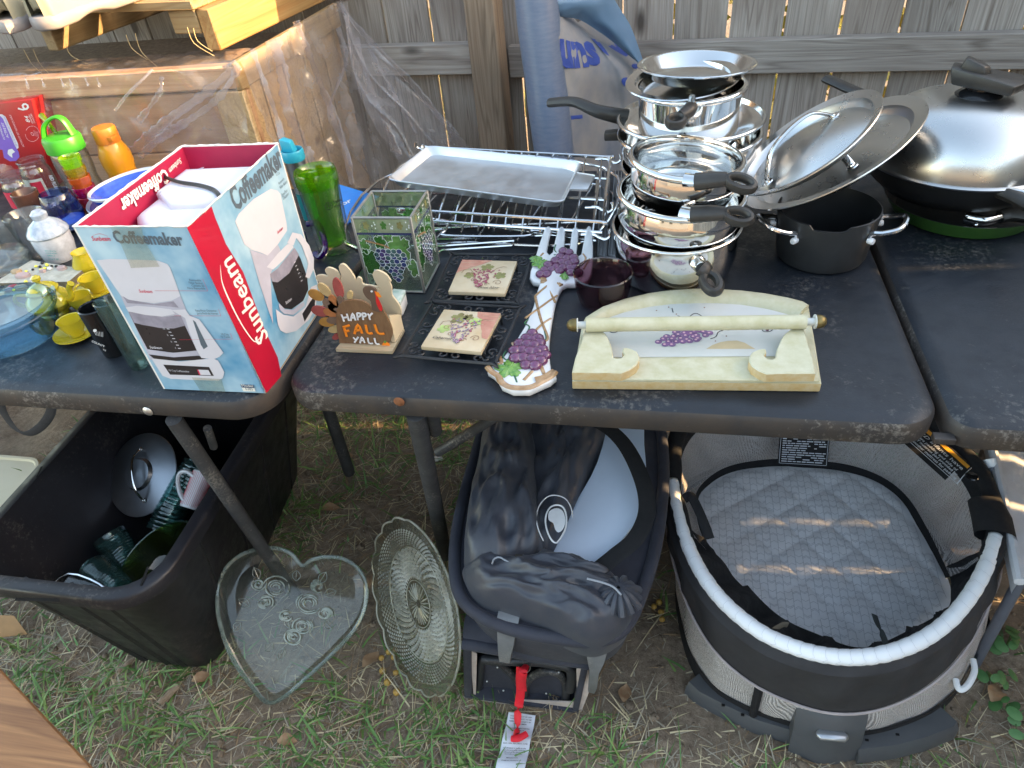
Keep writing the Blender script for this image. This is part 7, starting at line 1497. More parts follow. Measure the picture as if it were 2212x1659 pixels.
# ---- what lies in the carrier
t = thing('white_board', 'smooth bluish white plastic panel standing in the carrier beside the dark bags', 'panel', T(1300, 1080, ZR))
zb_ = .375; wb_ = [(1330, 870), (1385, 870), (1392, 960), (1396, 1020), (1390, 1100), (1350, 1160), (1290, 1225), (1240, 1250), (1165, 1230), (1230, 1110), (1290, 1000)]
o_ = smooth_path([T(u, v, zb_-.03*(1 if u < 1250 else 0)) for u, v in wb_], 4, True); mk('panel', loft([[p-V((0, 0, .06)) for p in o_], [p-V((0, 0, .006)) for p in o_], [p*1 for p in [V((q.x*.995+o_[0].x*.005, q.y*.995+o_[0].y*.005, q.z)) for q in o_]]]), M_wbd, t, ang=50)
tb = thing('nylon_bag', 'dark blue nylon bag standing at the left in the carrier, tied with a grey cord', 'bag', T(1080, 1100, ZR), 'dark nylon drawstring bags')
mk('bag_body', bag([(1062, 880), (1085, 855), (1125, 860), (1152, 900), (1166, 1000), (1172, 1120), (1178, 1210), (1120, 1245), (1060, 1265), (1005, 1235), (1012, 1120), (1035, 1000)], ZR+.018, .085, .026, 20, (1.6, .7), 22, seed=1), M_nyl, tb, ang=180)
tb2 = thing('nylon_bag', 'dark blue nylon bag with a white round emblem in the middle of the carrier', 'bag', T(1220, 1020, ZR), 'dark nylon drawstring bags')
mk('bag_body', bag([(1150, 870), (1210, 850), (1290, 855), (1335, 880), (1330, 940), (1300, 1000), (1255, 1090), (1215, 1170), (1180, 1225), (1140, 1225), (1130, 1120), (1125, 980)], ZR+.005, .070, .024, 21, (1.5, .6), 22, seed=7), M_nyl, tb2, ang=180)
ze = ZR+.005+.068
em = lambda x, y: T(912.5+x/4, 884.7+y/4, ze+.006)
mk('emblem_outline', tube(smooth_path([em(x, y) for x, y in ((1045, 1135), (1000, 1030), (985, 930), (1010, 830), (1080, 755), (1160, 742), (1240, 775), (1285, 850), (1298, 930))], 4), .0011, 5), M_wink, tb2)
mk('emblem_oval', tube(smooth_path([em(x, y) for x, y in ((1165, 825), (1220, 850), (1245, 930), (1235, 1030), (1180, 1130), (1145, 1150), (1105, 1110), (1070, 1020), (1065, 930), (1100, 850))], 4, True), .0016, 5, closed=True), M_wink, tb2)
e_o = smooth_path([em(x, y) for x, y in ((1160, 850), (1215, 880), (1235, 960), (1215, 1030), (1175, 1060), (1145, 1030), (1130, 980), (1090, 950), (1095, 880))], 3, True); mk('emblem_fill', ([p-V((0, 0, .0005)) for p in e_o], [tuple(range(len(e_o)))]), M_wink, tb2, smooth=False)
tb3 = thing('nylon_bag', 'dark blue nylon bag lying across the carrier front, neck gathered at right', 'bag', T(1190, 1290, ZR), 'dark nylon drawstring bags')
mk('bag_body', bag([(1000, 1232), (1040, 1212), (1110, 1218), (1190, 1208), (1260, 1222), (1310, 1240), (1338, 1262), (1362, 1290), (1366, 1330), (1340, 1365), (1290, 1388), (1240, 1378), (1170, 1345), (1090, 1318), (1040, 1300), (1010, 1270)], ZR+.02, .055, .022, 15, (.75, 2.2), 26, seed=4), M_nyl, tb3, ang=180)
ctr_ = T(1336, 1272, ZR+.075)
for i in range(14):
    a = 2*PI*i/14; L = .030+.01*rnd.random(); mk('gathered_fold', tube(smooth_path([ctr_+V((.003*cos(a), .003*sin(a), .004)), ctr_+V((L*.5*cos(a), L*.5*sin(a), -.002)), ctr_+V((L*cos(a), L*sin(a), -.022))], 3), [.0015, .003, .004, .005, .006, .0065, .006], 6), M_nyl, tb3)
M_cord = pm('grey_cord', (.30, .32, .35), .6)
mk('drawstring', tube(smooth_path([T(u, v, ZR+.088) for u, v in ((1268, 1250), (1300, 1258), (1325, 1268), (1342, 1285))], 5), .0018, 6), M_cord, tb3)
mk('drawstring', tube(smooth_path([T(u, v, ZR+.075) for u, v in ((1063, 1218), (1068, 1207), (1080, 1204), (1098, 1213), (1120, 1212))], 5), .0016, 6), M_cord, tb)
mk('cord_lock', bev(box(*(lambda q: (q.x-.007, q.x+.007, q.y-.006, q.y+.006, q.z-.004, q.z+.006))(T(1121, 1207, ZR+.078))), .002), M_bk, tb)
t = thing('shoulder_strap', 'wide black webbing strap looping over the white panel in the carrier', 'strap', T(1380, 1080, ZR))
mk('webbing', handle([T(1150, 885, .42), T(1215, 893, .425), T(1290, 912, .425), T(1345, 955, .42), T(1385, 1030, .41), T(1398, 1100, .40), T(1375, 1160, .395), T(1330, 1200, .39), T(1280, 1240, .385)], [.0155]*2, [.0012]*2, (0, 0, 1), k=7), M_str, t)

# ------------------------------------------------------------------ bassinet
M_blk = pm('black_bassinet_fabric', (.011, .011, .013), .8, 0, .15, 30, bmp=.35, bs=700); M_chf = pm('charcoal_bassinet_fabric', (.036, .035, .038), .8, 0, .2, 12, bmp=.35, bs=700)
M_wt = pm('white_printed_cotton', (.82, .83, .84), .7, 0, .03, 12, bmp=.2, bs=80); M_pad = pm('grey_quilted_cotton', (.84, .84, .86), .8, 0, .04, 12, bmp=.25, bs=500); M_padl = pm('grey_line_print', (.52, .525, .55), .8)
M_gpl = pm('graphite_plastic', (.075, .078, .083), .42, 0, .08, 20, bmp=.15, bs=900); M_slv = pm('silver_button', (.42, .43, .45), .3, .7, .05, 20); M_pip = pm('pink_grey_piping', (.44, .38, .37), .6)
def mesh_cloth(name, c, sc_=420, hole=.40):
    m = bpy.data.materials.new(name); m.use_nodes = True; t = m.node_tree; b = t.nodes['Principled BSDF']; b.inputs['Base Color'].default_value = (*c, 1); b.inputs['Roughness'].default_value = .6
    tc = nn(t, 'ShaderNodeTexCoord'); vo = nn(t, 'ShaderNodeTexVoronoi'); vo.inputs['Scale'].default_value = sc_; vo.inputs['Randomness'].default_value = .25; t.links.new(tc.outputs['Object'], vo.inputs['Vector'])
    r = ramp(t, vo.outputs['Distance'], [(hole-.03, (0, 0, 0)), (hole+.03, (1, 1, 1))]); t.links.new(r, b.inputs['Alpha']); return m
M_net = mesh_cloth('grey_mesh_netting', (.58, .55, .54), 620, .50); M_net2 = mesh_cloth('pale_mesh_netting', (.66, .62, .60), 760, .44)
bs = thing('bassinet', 'grey and black baby bassinet with quilted pad, mesh sides and white padded rim', 'bassinet', (.36, 1.0, 0))
ZT = .300
wt = [(1453, 1040), (1463, 1100), (1485, 1175), (1520, 1245), (1570, 1307), (1640, 1363), (1710, 1396), (1780, 1415), (1850, 1420), (1920, 1410), (1990, 1383), (2050, 1340), (2098, 1282), (2130, 1222), (2150, 1160)]
front = [T(u, v, ZT) for u, v in wt]
far = [V((.645, 1.06, ZT)), V((.625, 1.16, ZT)), V((.565, 1.265, ZT)), V((.46, 1.33, ZT)), V((.34, 1.345, ZT)), V((.22, 1.32, ZT)), V((.12, 1.255, ZT)), V((.065, 1.16, ZT))]
ring = smooth_path(front+far, 6, True); NR = len(ring); cR = V((.352, .99, 0))
pdp = [(1506, 1085), (1530, 1048), (1580, 1020), (1660, 1008), (1740, 1010), (1830, 1020), (1900, 1045), (1950, 1085), (1990, 1150), (2025, 1215), (2048, 1270), (2040, 1330), (1960, 1385), (1860, 1425), (1760, 1400), (1660, 1350), (1570, 1250), (1520, 1160)]
ZP = .085
padr = smooth_path([T(u, v, ZP) for u, v in pdp], 6, True); cP = sum(padr, V())/len(padr)
def angs(L, c, n=120):
    """resample a closed loop by angle about c"""
    A = sorted(((math.atan2(p.y-c.y, p.x-c.x)) % (2*PI), p) for p in L); out = []
    for i in range(n):
        a = 2*PI*i/n; k = next((j for j, (b_, _) in enumerate(A) if b_ > a), 0); a1, p1 = A[k]; a0, p0 = A[k-1]; d = (a1-a0) % (2*PI); f = ((a-a0) % (2*PI))/d if d > 1e-9 else 0; out.append(p0.lerp(p1, f))
    return out
N_ = 120; RT = angs(ring, cR, N_); RP = angs(padr, cP, N_)
# inner walls: dark band under the rim, netting, dark band round the pad
def mixr(t, z, k=0): return [V((RT[i].x*(1-t)+RP[i].x*t, RT[i].y*(1-t)+RP[i].y*t, z))+V((0, 0, .0)) for i in range(N_)]
def part(ra, rb, i0, i1, n=4, w=0, sd=0):
    out = []
    for j in range(n+1):
        f = j/n; row = []
        for i in range(i0, i1+1):
            p = ra[i % N_].lerp(rb[i % N_], f); d = (p-cR); d.z = 0; d.normalize(); row.append(p+d*(w*sin(PI*f)*sin(i*1.1+sd)+w*.8*wr((i*.21, f*1.5, sd))*sin(PI*f)))
        out.append(row)
    m = i1-i0+1; return [p for r in out for p in r], [(j*m+i, j*m+i+1, (j+1)*m+i+1, (j+1)*m+i) for j in range(n) for i in range(m-1)]
# index 0 = +x, 30 = far side, 60 = left, 90 = near side
fr0, fr1 = 66, 114          # the near arc with the dark folded cloth
top = mixr(0, ZT); b1 = mixr(.24, ZT-.045); b2 = mixr(.90, ZP+.022); b3 = mixr(1.03, ZP)
i0, i1 = fr1-N_, fr0
mk('inner_band', part(top, b1, i0, i1, 3), M_blk, bs); mk('mesh_wall', part(b1, b2, i0, i1, 8, .006, 1), M_net, bs, ang=180); mk('pad_border', part(b2, b3, i0, i1, 3), M_blk, bs)
dn1 = [V((p.x, p.y, ZP+.008+.020*abs(wr((i*.16, 3, 1))))) for i, p in enumerate(mixr(1.05, 0))]
mk('folded_cloth', part(top, dn1, fr0-1, fr1+1, 22, .016, 3), M_blk, bs, ang=180)
mk('folded_cloth', part([p+V((0, 0, -.02)) for p in mixr(.35, ZT-.05)], [V((p.x, p.y, ZP+.012)) for p in mixr(1.16, 0)], 74, 104, 18, .024, 9), M_blk, bs, ang=180)
# pad: quilted diamonds
def pad_h(x, y):
    u = (x*.78+y*.62)/.078; v = (-x*.62*1.0+y*.78)/.078
    du = abs(u-round(u)); dv = abs(v-round(v)); return .0065*(min(1, du*4)**.5)*(min(1, dv*4)**.5)
vs = []; RG = 70
for j in range(RG+1):
    r = j/RG
    for i in range(N_):
        p = cP.lerp(RP[i], r*1.02); e = min(1, (1-r)*8); vs.append(V((p.x, p.y, ZP+pad_h(p.x, p.y)*e)))
mk('quilted_pad', (vs, [(j*N_+i, (j+1)*N_+i, (j+1)*N_+(i+1) % N_, j*N_+(i+1) % N_) for j in range(RG) for i in range(N_)]), M_pad, bs, ang=180)
# chevron line print on the pad
pr2 = []
cx_ = [p.x for p in RP]; x_a, x_b, y_a, y_b = min(cx_), max(cx_), min(p.y for p in RP), max(p.y for p in RP)
def inpad(x, y):
    a = math.atan2(y-cP.y, x-cP.x) % (2*PI); k = int(a/(2*PI)*N_) % N_
    aa = min(range(N_), key=lambda i: abs(((math.atan2(RP[i].y-cP.y, RP[i].x-cP.x)-a+PI) % (2*PI))-PI)) if False else k
    return (V((x, y))-V((cP.x, cP.y))).length < (V((RP[aa].x, RP[aa].y))-V((cP.x, cP.y))).length*.97
def pz(x, y): return ZP+pad_h(x, y)+.0006
def strip(L, w=.00042):
    l2, r2 = [], []
    for i, (x, y) in enumerate(L):
        x0, y0 = L[max(0, i-1)]; x1, y1 = L[min(len(L)-1, i+1)]; d = V((x1-x0, y1-y0)); d.normalize(); s = V((-d.y, d.x))*w
        l2.append(V((x+s.x, y+s.y, pz(x, y)))); r2.append(V((x-s.x, y-s.y, pz(x, y))))
    m = len(L); return l2+r2, [(i, i+1, m+i+1, m+i) for i in range(m-1)]
dxs = .0155; k = 0; x = x_a
while x < x_b:
    seg = []
    y = y_a
    while y < y_b:
        if inpad(x, y): seg.append((x, y))
        elif len(seg) > 2: pr2.append(strip(seg)); seg = []
        y += .006
    if len(seg) > 2: pr2.append(strip(seg))
    y = y_a+(.008 if k % 2 else 0)
    while y < y_b:
        if inpad(x, y) and inpad(x+dxs, y): pr2.append(strip([(x, y), (x+dxs*.5, y-.005 if k % 2 else y+.005), (x+dxs, y)], .0005))
        if inpad(x, y) and inpad(x+dxs, y) and rnd.random() < .5: pr2.append(strip([(x, y+.003), (x+dxs*.5, y-.002 if k % 2 else y+.008), (x+dxs, y+.003)], .0005))
        y += .0185
    x += dxs; k += 1
mk('line_print', join(*pr2), M_padl, bs, smooth=False, kind='stuff')
# white padded front rim
wtp = smooth_path([T(u, v, ZT+.006) for u, v in wt], 8); m = len(wtp)
mk('padded_rim', tube(wtp, [.0130*(.94+.06*abs(sin(i*1.05)))+.0008*fbm((i*.5, 1, 1), 1, 2) for i in range(m)], 16), M_wt, bs, ang=180)
lp = []
for i in range(2, m-1, 3):
    p = wtp[i]; t_ = (wtp[min(i+1, m-1)]-wtp[i-1]).normalized(); x_ = t_.cross(V((0, 0, 1))).normalized(); y_ = x_.cross(t_)
    lp.append(tube([p+(x_*cos(a)+y_*sin(a))*.0131+t_*(.0035*(1 if j % 2 else -1)*(0 if 3 < j < 7 else 1)) for j, a in enumerate([rad(-40+22*q) for q in range(11)])], .00022, 4))
mk('line_print', join(*lp), M_padl, bs, kind='stuff')
# black rim along the sides and the far end
IL = [i % N_ for i in range(fr1-N_-2, fr0+3)]
mk('black_rim', tube([RT[i]+V((0, 0, .004)) for i in IL], [.017+.0015*sin(j*.9) for j in range(len(IL))], 12, ry=.012, up=(0, 0, 1)), M_blk, bs, ang=180)
# outer skirt and outer mesh
def outr(k, z): return [V((cR.x+(p.x-cR.x)*k, cR.y+(p.y-cR.y)*k, z)) for p in RT]
o0 = outr(1.02, ZT+.004); o1 = outr(1.07, ZT-.02); ob = [V((p.x, p.y, .035)) for p in angs(smooth_path([T(u, v, .035) for u, v in ((1463, 1240), (1470, 1330), (1494, 1420), (1540, 1488), (1610, 1532), (1690, 1562), (1770, 1585), (1850, 1588), (1930, 1572), (2010, 1538), (2066, 1488), (2104, 1420), (2126, 1340))]+[V((.66, 1.10, 0)), V((.60, 1.25, 0)), V((.46, 1.34, 0)), V((.34, 1.35, 0)), V((.2, 1.32, 0)), V((.09, 1.22, 0))], 6, True), cR, N_)]
low = []
for i in range(N_):
    a = 2*PI*i/N_; k = .5+.5*cos(a-1.5*PI-.02); low.append(o1[i].lerp(ob[i], .22+.36*max(0, k)**5)+V((0, 0, 0)))
mk('outer_skirt', join(part(o0, o1, 0, N_, 3, .003, 2), part(o1, low, 0, N_, 8, .006, 5)), M_chf, bs, ang=180)
mk('piping', tube([low[i]+(low[i]-cR).normalized()*.004 for i in range(N_)], .0026, 6, closed=True), M_pip, bs)
mk('outer_mesh', part([p-(p-cR).normalized()*.004 for p in low], ob, 0, N_, 6, .003, 4), M_net2, bs, ang=180)
ob2 = [V((cR.x+(p.x-cR.x)*1.0, p.y, .012)) for p in ob]
mk('lower_border', join(part([p+(p-cR).normalized()*.003+V((0, 0, .02)) for p in ob], [p+(p-cR).normalized()*.004 for p in ob2], 0, N_, 3)), M_blk, bs)
for i in (82,): mk('corner_seam', tube([low[i]+V((0, 0, .0)), ob[i]+(ob[i]-cR).normalized()*.004], .008, 8), M_blk, bs)
# rocker base
def bx3(pf, d, zt): # front outline px on ground -> block going back
    o = [T(u, v, 0.004) for u, v in pf]; return o
def rocker(pts, dep, h0, name='rocker_base'):
    o = [T(u, v, .004) for u, v in pts]; rings = []
    for p in o:
        d = (V((cR.x, cR.y, 0))-V((p.x, p.y, 0))).normalized(); rings.append([p, p+V((0, 0, h0*.6))+d*.002, p+V((0, 0, h0))+d*.010, p+V((0, 0, h0))+d*(dep-.01), p+d*dep+V((0, 0, h0*.7)), p+d*dep])
    mk(name, loft(rings), M_gpl, bs, ang=45)
rocker([(1478, 1498), (1500, 1520), (1560, 1552), (1630, 1585), (1700, 1606)], .055, .034); rocker([(1850, 1650), (1930, 1640), (2000, 1622), (2058, 1598), (2066, 1588)], .055, .034)
fc_ = [T(u, v, .004) for u, v in ((1702, 1622), (1758, 1648), (1800, 1652), (1850, 1640))]; tz_ = [(1728, 1465), (1770, 1480), (1812, 1484), (1856, 1478)]
ft_ = [V((p.x*1.0, p.y+.022, .115)) for p in fc_]
d_ = V((0, .055, 0)); ri = [[a, a.lerp(b, .5)+V((0, -.004, 0)), b, b+V((0, .012, .010)), b+d_, a+d_] for a, b in zip(fc_, ft_)]
mk('base_block', loft(ri), M_gpl, bs, ang=40)
bc = fc_[1].lerp(ft_[1], .78).lerp(fc_[2].lerp(ft_[2], .78), .5)+V((0, -.006, .0)); bx_d = (fc_[2]-fc_[1]).normalized()
mk('release_button', tube([bc-bx_d*.026, bc-bx_d*.02, bc+bx_d*.02, bc+bx_d*.026], [.004, .0095, .0095, .004], 14, ry=[.003, .006, .006, .003]), M_slv, bs, ang=60)
for u, v in ((1562, 1524), (1604, 1545), (1872, 1600), (1938, 1588)):
    p = T(u, v, .036); mk('vent_slot', box(p.x-.003, p.x+.003, p.y-.002, p.y+.002, p.z, p.z+.003), M_hole, bs)
# labels
def labelF(u0, v0, u1, v1, u2, v2, u3, v3, z0, z1): return bil((T(u0, v0, z0), T(u1, v1, z0), T(u2, v2, z1), T(u3, v3, z1)))
Lb = labelF(1679, 996, 1787, 1002, 1795, 905, 1686, 903, .16, .255)
lb1 = mk('care_label', pg(Lb, [(0, -.04), (1, -.04), (1, 1.2), (0, 1.2)], .004), M_blk, bs, smooth=False)
P = []
for k in range(22):
    y = .02+k*.052; x = .07
    while x < .90:
        w_ = rnd.uniform(.05, .16)
        if rnd.random() < .86: P.append((pg(Lb, [(x, y), (min(.94, x+w_), y), (min(.94, x+w_), y+.022), (x, y+.022)], .006), M_tagw))
        x += w_+.018
for a, b in (((.03, -.02), (.97, -.02)), ((.97, -.02), (.97, 1.15)), ((.03, -.02), (.03, 1.15))): P.append((line(Lb, [a, b], .0009, .006), M_tagw))
mkm('label_text', P, lb1, smooth=False)
# warning label on the right inner band
def wlab(s, t, e=0):     # s along the band from the table edge towards the viewer, t from inner to outer edge
    a = T(1905, 912, ZT+.012).lerp(T(2062, 1052, ZT+.012), s); b = T(1985, 912, ZT+.012).lerp(T(2098, 1012, ZT+.012), s); q = a.lerp(b, t); return q+V((0, 0, e+.004+.006*sin(PI*min(1, max(0, t)))))
mk('warning_band', grid(lambda a, b: wlab(a*1.35-.45, b*1.15-.10), 24, 8), M_blk, bs, ang=180); M_orl = pm('orange_label', (.80, .38, .02), .5)
P = [(grid(lambda a, b: wlab(-.35+1.33*a, .74+.20*b, .0012), 16, 2), M_orl)]
def wt_(s, s0, t0, L, h): 
    g = text(s, 1, .012); xs = [p.x for p in g[0]]; k = L/(max(xs)-min(xs)); return [wlab(s0+(p.x-min(xs))*k, t0+p.y*h, .0014) for p in g[0]], g[1]
for s, s0, t0, L, h in (('HAZARD Infants have', .0, .58, .95, .20), ('in gaps between extra padding and side of', -.1, .40, 1.02, .13), ('soft bedding. Use ONLY mattress pad provided by', -.1, .28, 1.05, .12), ('a pillow, comforter or another mattress for padding', -.1, .16, 1.07, .12)): P.append((wt_(s, s0, t0, L, h), M_tagw))
P.append((wt_('WARNING', -.30, .84, .33, .2), M_ink))
P.append((grid(lambda a, b: wlab(-.3+1.33*a, .06+.015*b, .0012), 16, 1), M_tagw)); P.append((grid(lambda a, b: wlab(1.0+.01*a, .06+.88*b, .0012), 1, 8), M_tagw))
mkm('warning_label', P, bs, smooth=False)
# cuff, straps, hook
cuff = [T(2105, 1110, ZT+.012), T(2140, 1128, ZT+.02), T(2172, 1142, ZT+.018), T(2196, 1158, ZT+.008)]
mk('cuff', join(tube([T(2128, 1085, ZT+.01), T(2142, 1120, ZT+.01), T(2150, 1160, ZT+.008)], [.030, .034, .034], 14, ry=[.018, .019, .018], up=(0, 0, 1), cap=False)), M_blk, bs, ang=180)
mk('strap', handle([T(1478, 1078, ZT+.02), T(1492, 1072, ZT+.03), T(1508, 1100, ZT+.022), T(1525, 1140, ZT+.008), T(1533, 1164, ZT-.002)], [.009]*2, [.0016]*2, (0, -.5, 1)), M_blk, bs)
mk('webbing_strap', handle([T(1889, 1328, .20), T(1897, 1352, .21), T(1908, 1375, .225), T(1914, 1392, .24)], [.0060]*2, [.0010]*2, (0, -1, .5)), pm('grey_green_webbing', (.06, .07, .07), .8, bmp=.5, bs=900), bs)
mk('webbing_tab', handle([T(1668, 1363, .24), T(1690, 1350, .235), T(1702, 1350, .23)], [.0055]*2, [.001]*2, (0, -1, .5)), pm('tan_webbing', (.22, .19, .14), .8), bs)
mk('hook_wire', tube(smooth_path([T(u, v, .10) for u, v in ((2102, 1425), (2105, 1450), (2092, 1478), (2076, 1490), (2068, 1482), (2065, 1468))], 5), .0055, 8), M_wt, bs)
mk('snap', lathe([(0, .003), (.010, .002), (.012, 0)], 16, Matrix.Translation(wlab(1.08, .6, .002))), M_bk2, bs)

# ------------------------------------------------------------------ folded playpen at the right edge
M_gcl = pm('light_grey_plush', (.55, .55, .57), .85, 0, .12, 24, bmp=.4, bs=300, sheen=.3); M_rail2 = pm('slate_tube', (.12, .13, .16), .45)
pn = thing('folded_playpen', 'light grey padded folding panel with a yellow printed label at the right edge', 'playpen', (.72, 1.2, 0))
Fp = lambda a, b: T(2128+150*a+ (70-70*b), 1260-345*b+8*a, .30-.05*a)
mk('padded_panel', join(grid(lambda a, b: Fp(a, b)+V((0, 0, .006*sin(a*7)+.005*wr((a*4, b*9, 3)))), 20, 40), grid(lambda a, b: Fp(a*0, b)+V((0, 0, -.03*a)), 1, 30)), M_gcl, pn, ang=180)
for q in (Fp(.1, .05), Fp(.95, .05), Fp(.1, .95), Fp(.95, .95)): mk('support_leg', tube([q-V((0, 0, .006)), V((q.x+.01, q.y, .0))], .010, 10), M_rail2, pn)
mk('seam_roll', tube([Fp(.02, b/20)+V((0, 0, .004)) for b in range(21)], .009, 8), M_gcl, pn)
mk('tube_leg', tube([T(2142, 1010, .30), T(2165, 1092, .25), T(2185, 1160, .18)], .0135, 12), M_rail2, pn); mk('tube_tip', tube([T(2137, 992, .31), T(2142, 1010, .30)], .0110, 12), M_wt, pn)
lbp = [Fp(.22, .95), Fp(.9, .86), Fp(.9, 1.0), Fp(.25, 1.04)]; Lq = bil([p+V((0, 0, .010)) for p in lbp])
lo = mk('printed_label', pg(Lq, [(0, 0), (1, 0), (1, 1), (0, 1)], 0), M_tagw, pn, smooth=False)
mkm('label_text', [(pg(Lq, [(0, .62), (1, .62), (1, 1), (0, 1)], .001), pm('yellow_label', (.62, .60, .08), .5)), (onf(Lq, ([V((.45+p.x*.16, .75+p.y*.16*1.4, .0015)) for p in text('AVERTISSEMENT', .62)[0]], text('AVERTISSEMENT', .62)[1])), M_ink)], lo, smooth=False)

# ------------------------------------------------------------------ grass, straw, litter
rg2 = random.Random(21)
def gmat(name, c, c2):
    m, t, b = newm(name); oi = noi(t, coords(t, rnd_off=False), 28, 3); k = ramp(t, oi, [(.3, c), (.7, c2)]); t.links.new(k, b.inputs['Base Color']); b.inputs['Roughness'].default_value = .55; b.inputs['Subsurface Weight'].default_value = 0; return m
GM = [gmat('green_grass', (.10, .18, .04), (.21, .31, .08)), gmat('deep_green_grass', (.06, .14, .035), (.13, .25, .06)), gmat('straw_grass', (.46, .36, .20), (.62, .52, .33)), gmat('brown_litter', (.20, .12, .06), (.36, .24, .13)), gmat('grey_straw', (.26, .22, .16), (.40, .35, .26))]
buf = [([], []) for _ in GM]
def blade(x, y, L, w, az, lift, bend, k, seg=4):
    vs, fs_ = buf[k]; n0 = len(vs); z = gz(x, y)+.001; dx, dy = cos(az), sin(az); px, py, pz_ = x, y, z; el = lift
    for i in range(seg+1):
        ww = w*(1-(i/seg)**2)*.5+.00015; tw = .3*sin(az*7); vs.append((px-dy*ww, py+dx*ww, pz_+ww*tw)); vs.append((px+dy*ww, py-dx*ww, pz_-ww*tw))
        px += dx*cos(el)*L/seg; py += dy*cos(el)*L/seg; pz_ += sin(el)*L/seg; pz_ = max(pz_, gz(px, py)+.0015) ; el -= bend/seg
    for i in range(seg): a = n0+2*i; fs_.append((a, a+1, a+3, a+2))
def dens(x, y):
    d = .42+1.0*fbm((x, y, 11), 3.2, 3)-(.14 if x > -.1 else 0)
    d += .55*max(0, 1-abs(y-.50)/.22)*(1 if x < -.2 else .35)+(.35 if x < -.35 and y > .95 else 0)
    if -.62 < x < -.38 and .85 < y < 1.25: d *= .55
    if x > -.05 and y < .72: d *= .75
    return max(0.04, min(1, d))
for i in range(33000):
    x = rg2.uniform(-1.75, 1.05); y = rg2.uniform(.12, 2.05)
    near = y < .8
    if y > .8 and rg2.random() < .35: continue
    d = dens(x, y)
    if rg2.random() > d*1.1: continue
    for _ in range(rg2.choice((1, 2, 3))):
        k = rg2.choices(range(5), (17, 19, 24, 19, 21) if d > .62 else (6, 9, 32, 28, 25))[0]
        L = rg2.uniform(.02, .080)*(1 if k < 2 else .9)
        if k < 2 and rg2.random() < .08: L *= 1.7
        blade(x+rg2.uniform(-.012, .012), y+rg2.uniform(-.012, .012), L, rg2.uniform(.0018, .0055) if k < 2 else rg2.uniform(.0010, .0026), rg2.uniform(0, 2*PI), rg2.uniform(.05, 1.0) if k < 2 else rg2.uniform(0, .35), rg2.uniform(.2, 1.8) if k < 2 else rg2.uniform(-.2, .6), k)
for i in range(9000):       # flat dead bits between the blades
    x = rg2.uniform(-1.75, 1.05); y = rg2.uniform(.12, 1.9); blade(x, y, rg2.uniform(.008, .04), rg2.uniform(.001, .003), rg2.uniform(0, 2*PI), rg2.uniform(-.1, .25), 0, rg2.choice((2, 3, 4, 4)), 2)
for i in range(26):         # long stalks
    x = rg2.uniform(-1.3, .9); y = rg2.uniform(.25, 1.5); blade(x, y, rg2.uniform(.10, .20), .0028, rg2.uniform(0, 2*PI), rg2.uniform(.05, .3), .3, rg2.choice((2, 2, 4, 0)), 7)
for (vs, fs_), m, nm, lb in zip(buf, GM, ('grass', 'grass', 'straw', 'leaf_litter', 'straw'), ('green grass blades in patches on bare soil', 'dark green grass blades in patches on bare soil', 'pale dry straw scattered among the grass', 'brown dead bits scattered on the soil', 'grey dry stems scattered among the grass')):
    tag(mk(nm, ([V(p) for p in vs], fs_), m, ang=180), lb, 'grass' if nm == 'grass' else 'litter', kind='stuff')
# soil clods and crumbs
vs, fs_ = [], []
for i in range(2600):
    x = rg2.uniform(-1.7, 1.0); y = rg2.uniform(.15, 1.9); r = rg2.uniform(.0015, .0055) if rg2.random() < .93 else rg2.uniform(.006, .013); g = sph((x, y, gz(x, y)+r*.2), r, 6, 4, .6); n = len(vs)
    vs += [p+V((rg2.uniform(-.25, .25)*r, rg2.uniform(-.25, .25)*r, 0)) for p in g[0]]; fs_ += [tuple(a+n for a in f) for f in g[1]]
tag(mk('soil_crumbs', (vs, fs_), M_soil, ang=180), 'small clods and crumbs of soil among the grass', 'soil', kind='stuff')
# countable litter
M_nut = pm('golden_berry', (.48, .28, .06), .35, 0, .2, 60); M_bark = pm('bark', (.24, .18, .12), .85, 0, .3, 60, bmp=.8, bs=120, c2=(.34, .27, .19)); M_dleaf = pm('dead_leaf', (.30, .16, .08), .6, 0, .3, 60, c2=(.42, .28, .16)); M_fluff = pm('white_fluff', (.70, .68, .64), .9)
def ground_at(u, v): p = T(u, v, .0); return V((p.x, p.y, gz(p.x, p.y)))
BW = {(1413, 1308): 'leftmost of the four', (1428, 1322): 'in the middle of the four', (1430, 1340): 'lowest of the four', (1424, 1296): 'topmost of the four', (851, 1398): 'topmost of the eight', (822, 1416): 'upper left one', (849, 1412): 'just under the topmost', (853, 1447): 'rightmost in the lower half', (835, 1468): 'second from the bottom', (855, 1490): 'lowest of the eight', (824, 1443): 'leftmost halfway down', (838, 1402): 'at the top left of the topmost'}
for (L_, gname, where) in (((((1413, 1308), (1428, 1322), (1430, 1340), (1424, 1296))), 'golden berries between the carrier and the bassinet', 'between the carrier and the bassinet'), ((((851, 1398), (822, 1416), (849, 1412), (853, 1447), (835, 1468), (855, 1490), (824, 1443), (838, 1402))), 'golden berries beside the cut glass platter', 'beside the cut glass platter')):
    for u, v in L_:
        g = ground_at(u, v); tag(mk('berry', sph(g+V((0, 0, .006)), .0075*rg2.uniform(.85, 1.1), 12, 8, .92), M_nut), 'small golden berry '+where+', '+BW[(u, v)], 'berry', gname)
def stick(a, b, r, lab): p, q = ground_at(*a), ground_at(*b); p.z += r; q.z += r; tag(mk('stick', tube([p.lerp(q, i/6)+V((0, 0, .001*sin(i*2))) for i in range(7)], [r*rg2.uniform(.8, 1.15) for _ in range(7)], 8), M_bark), lab, 'stick')
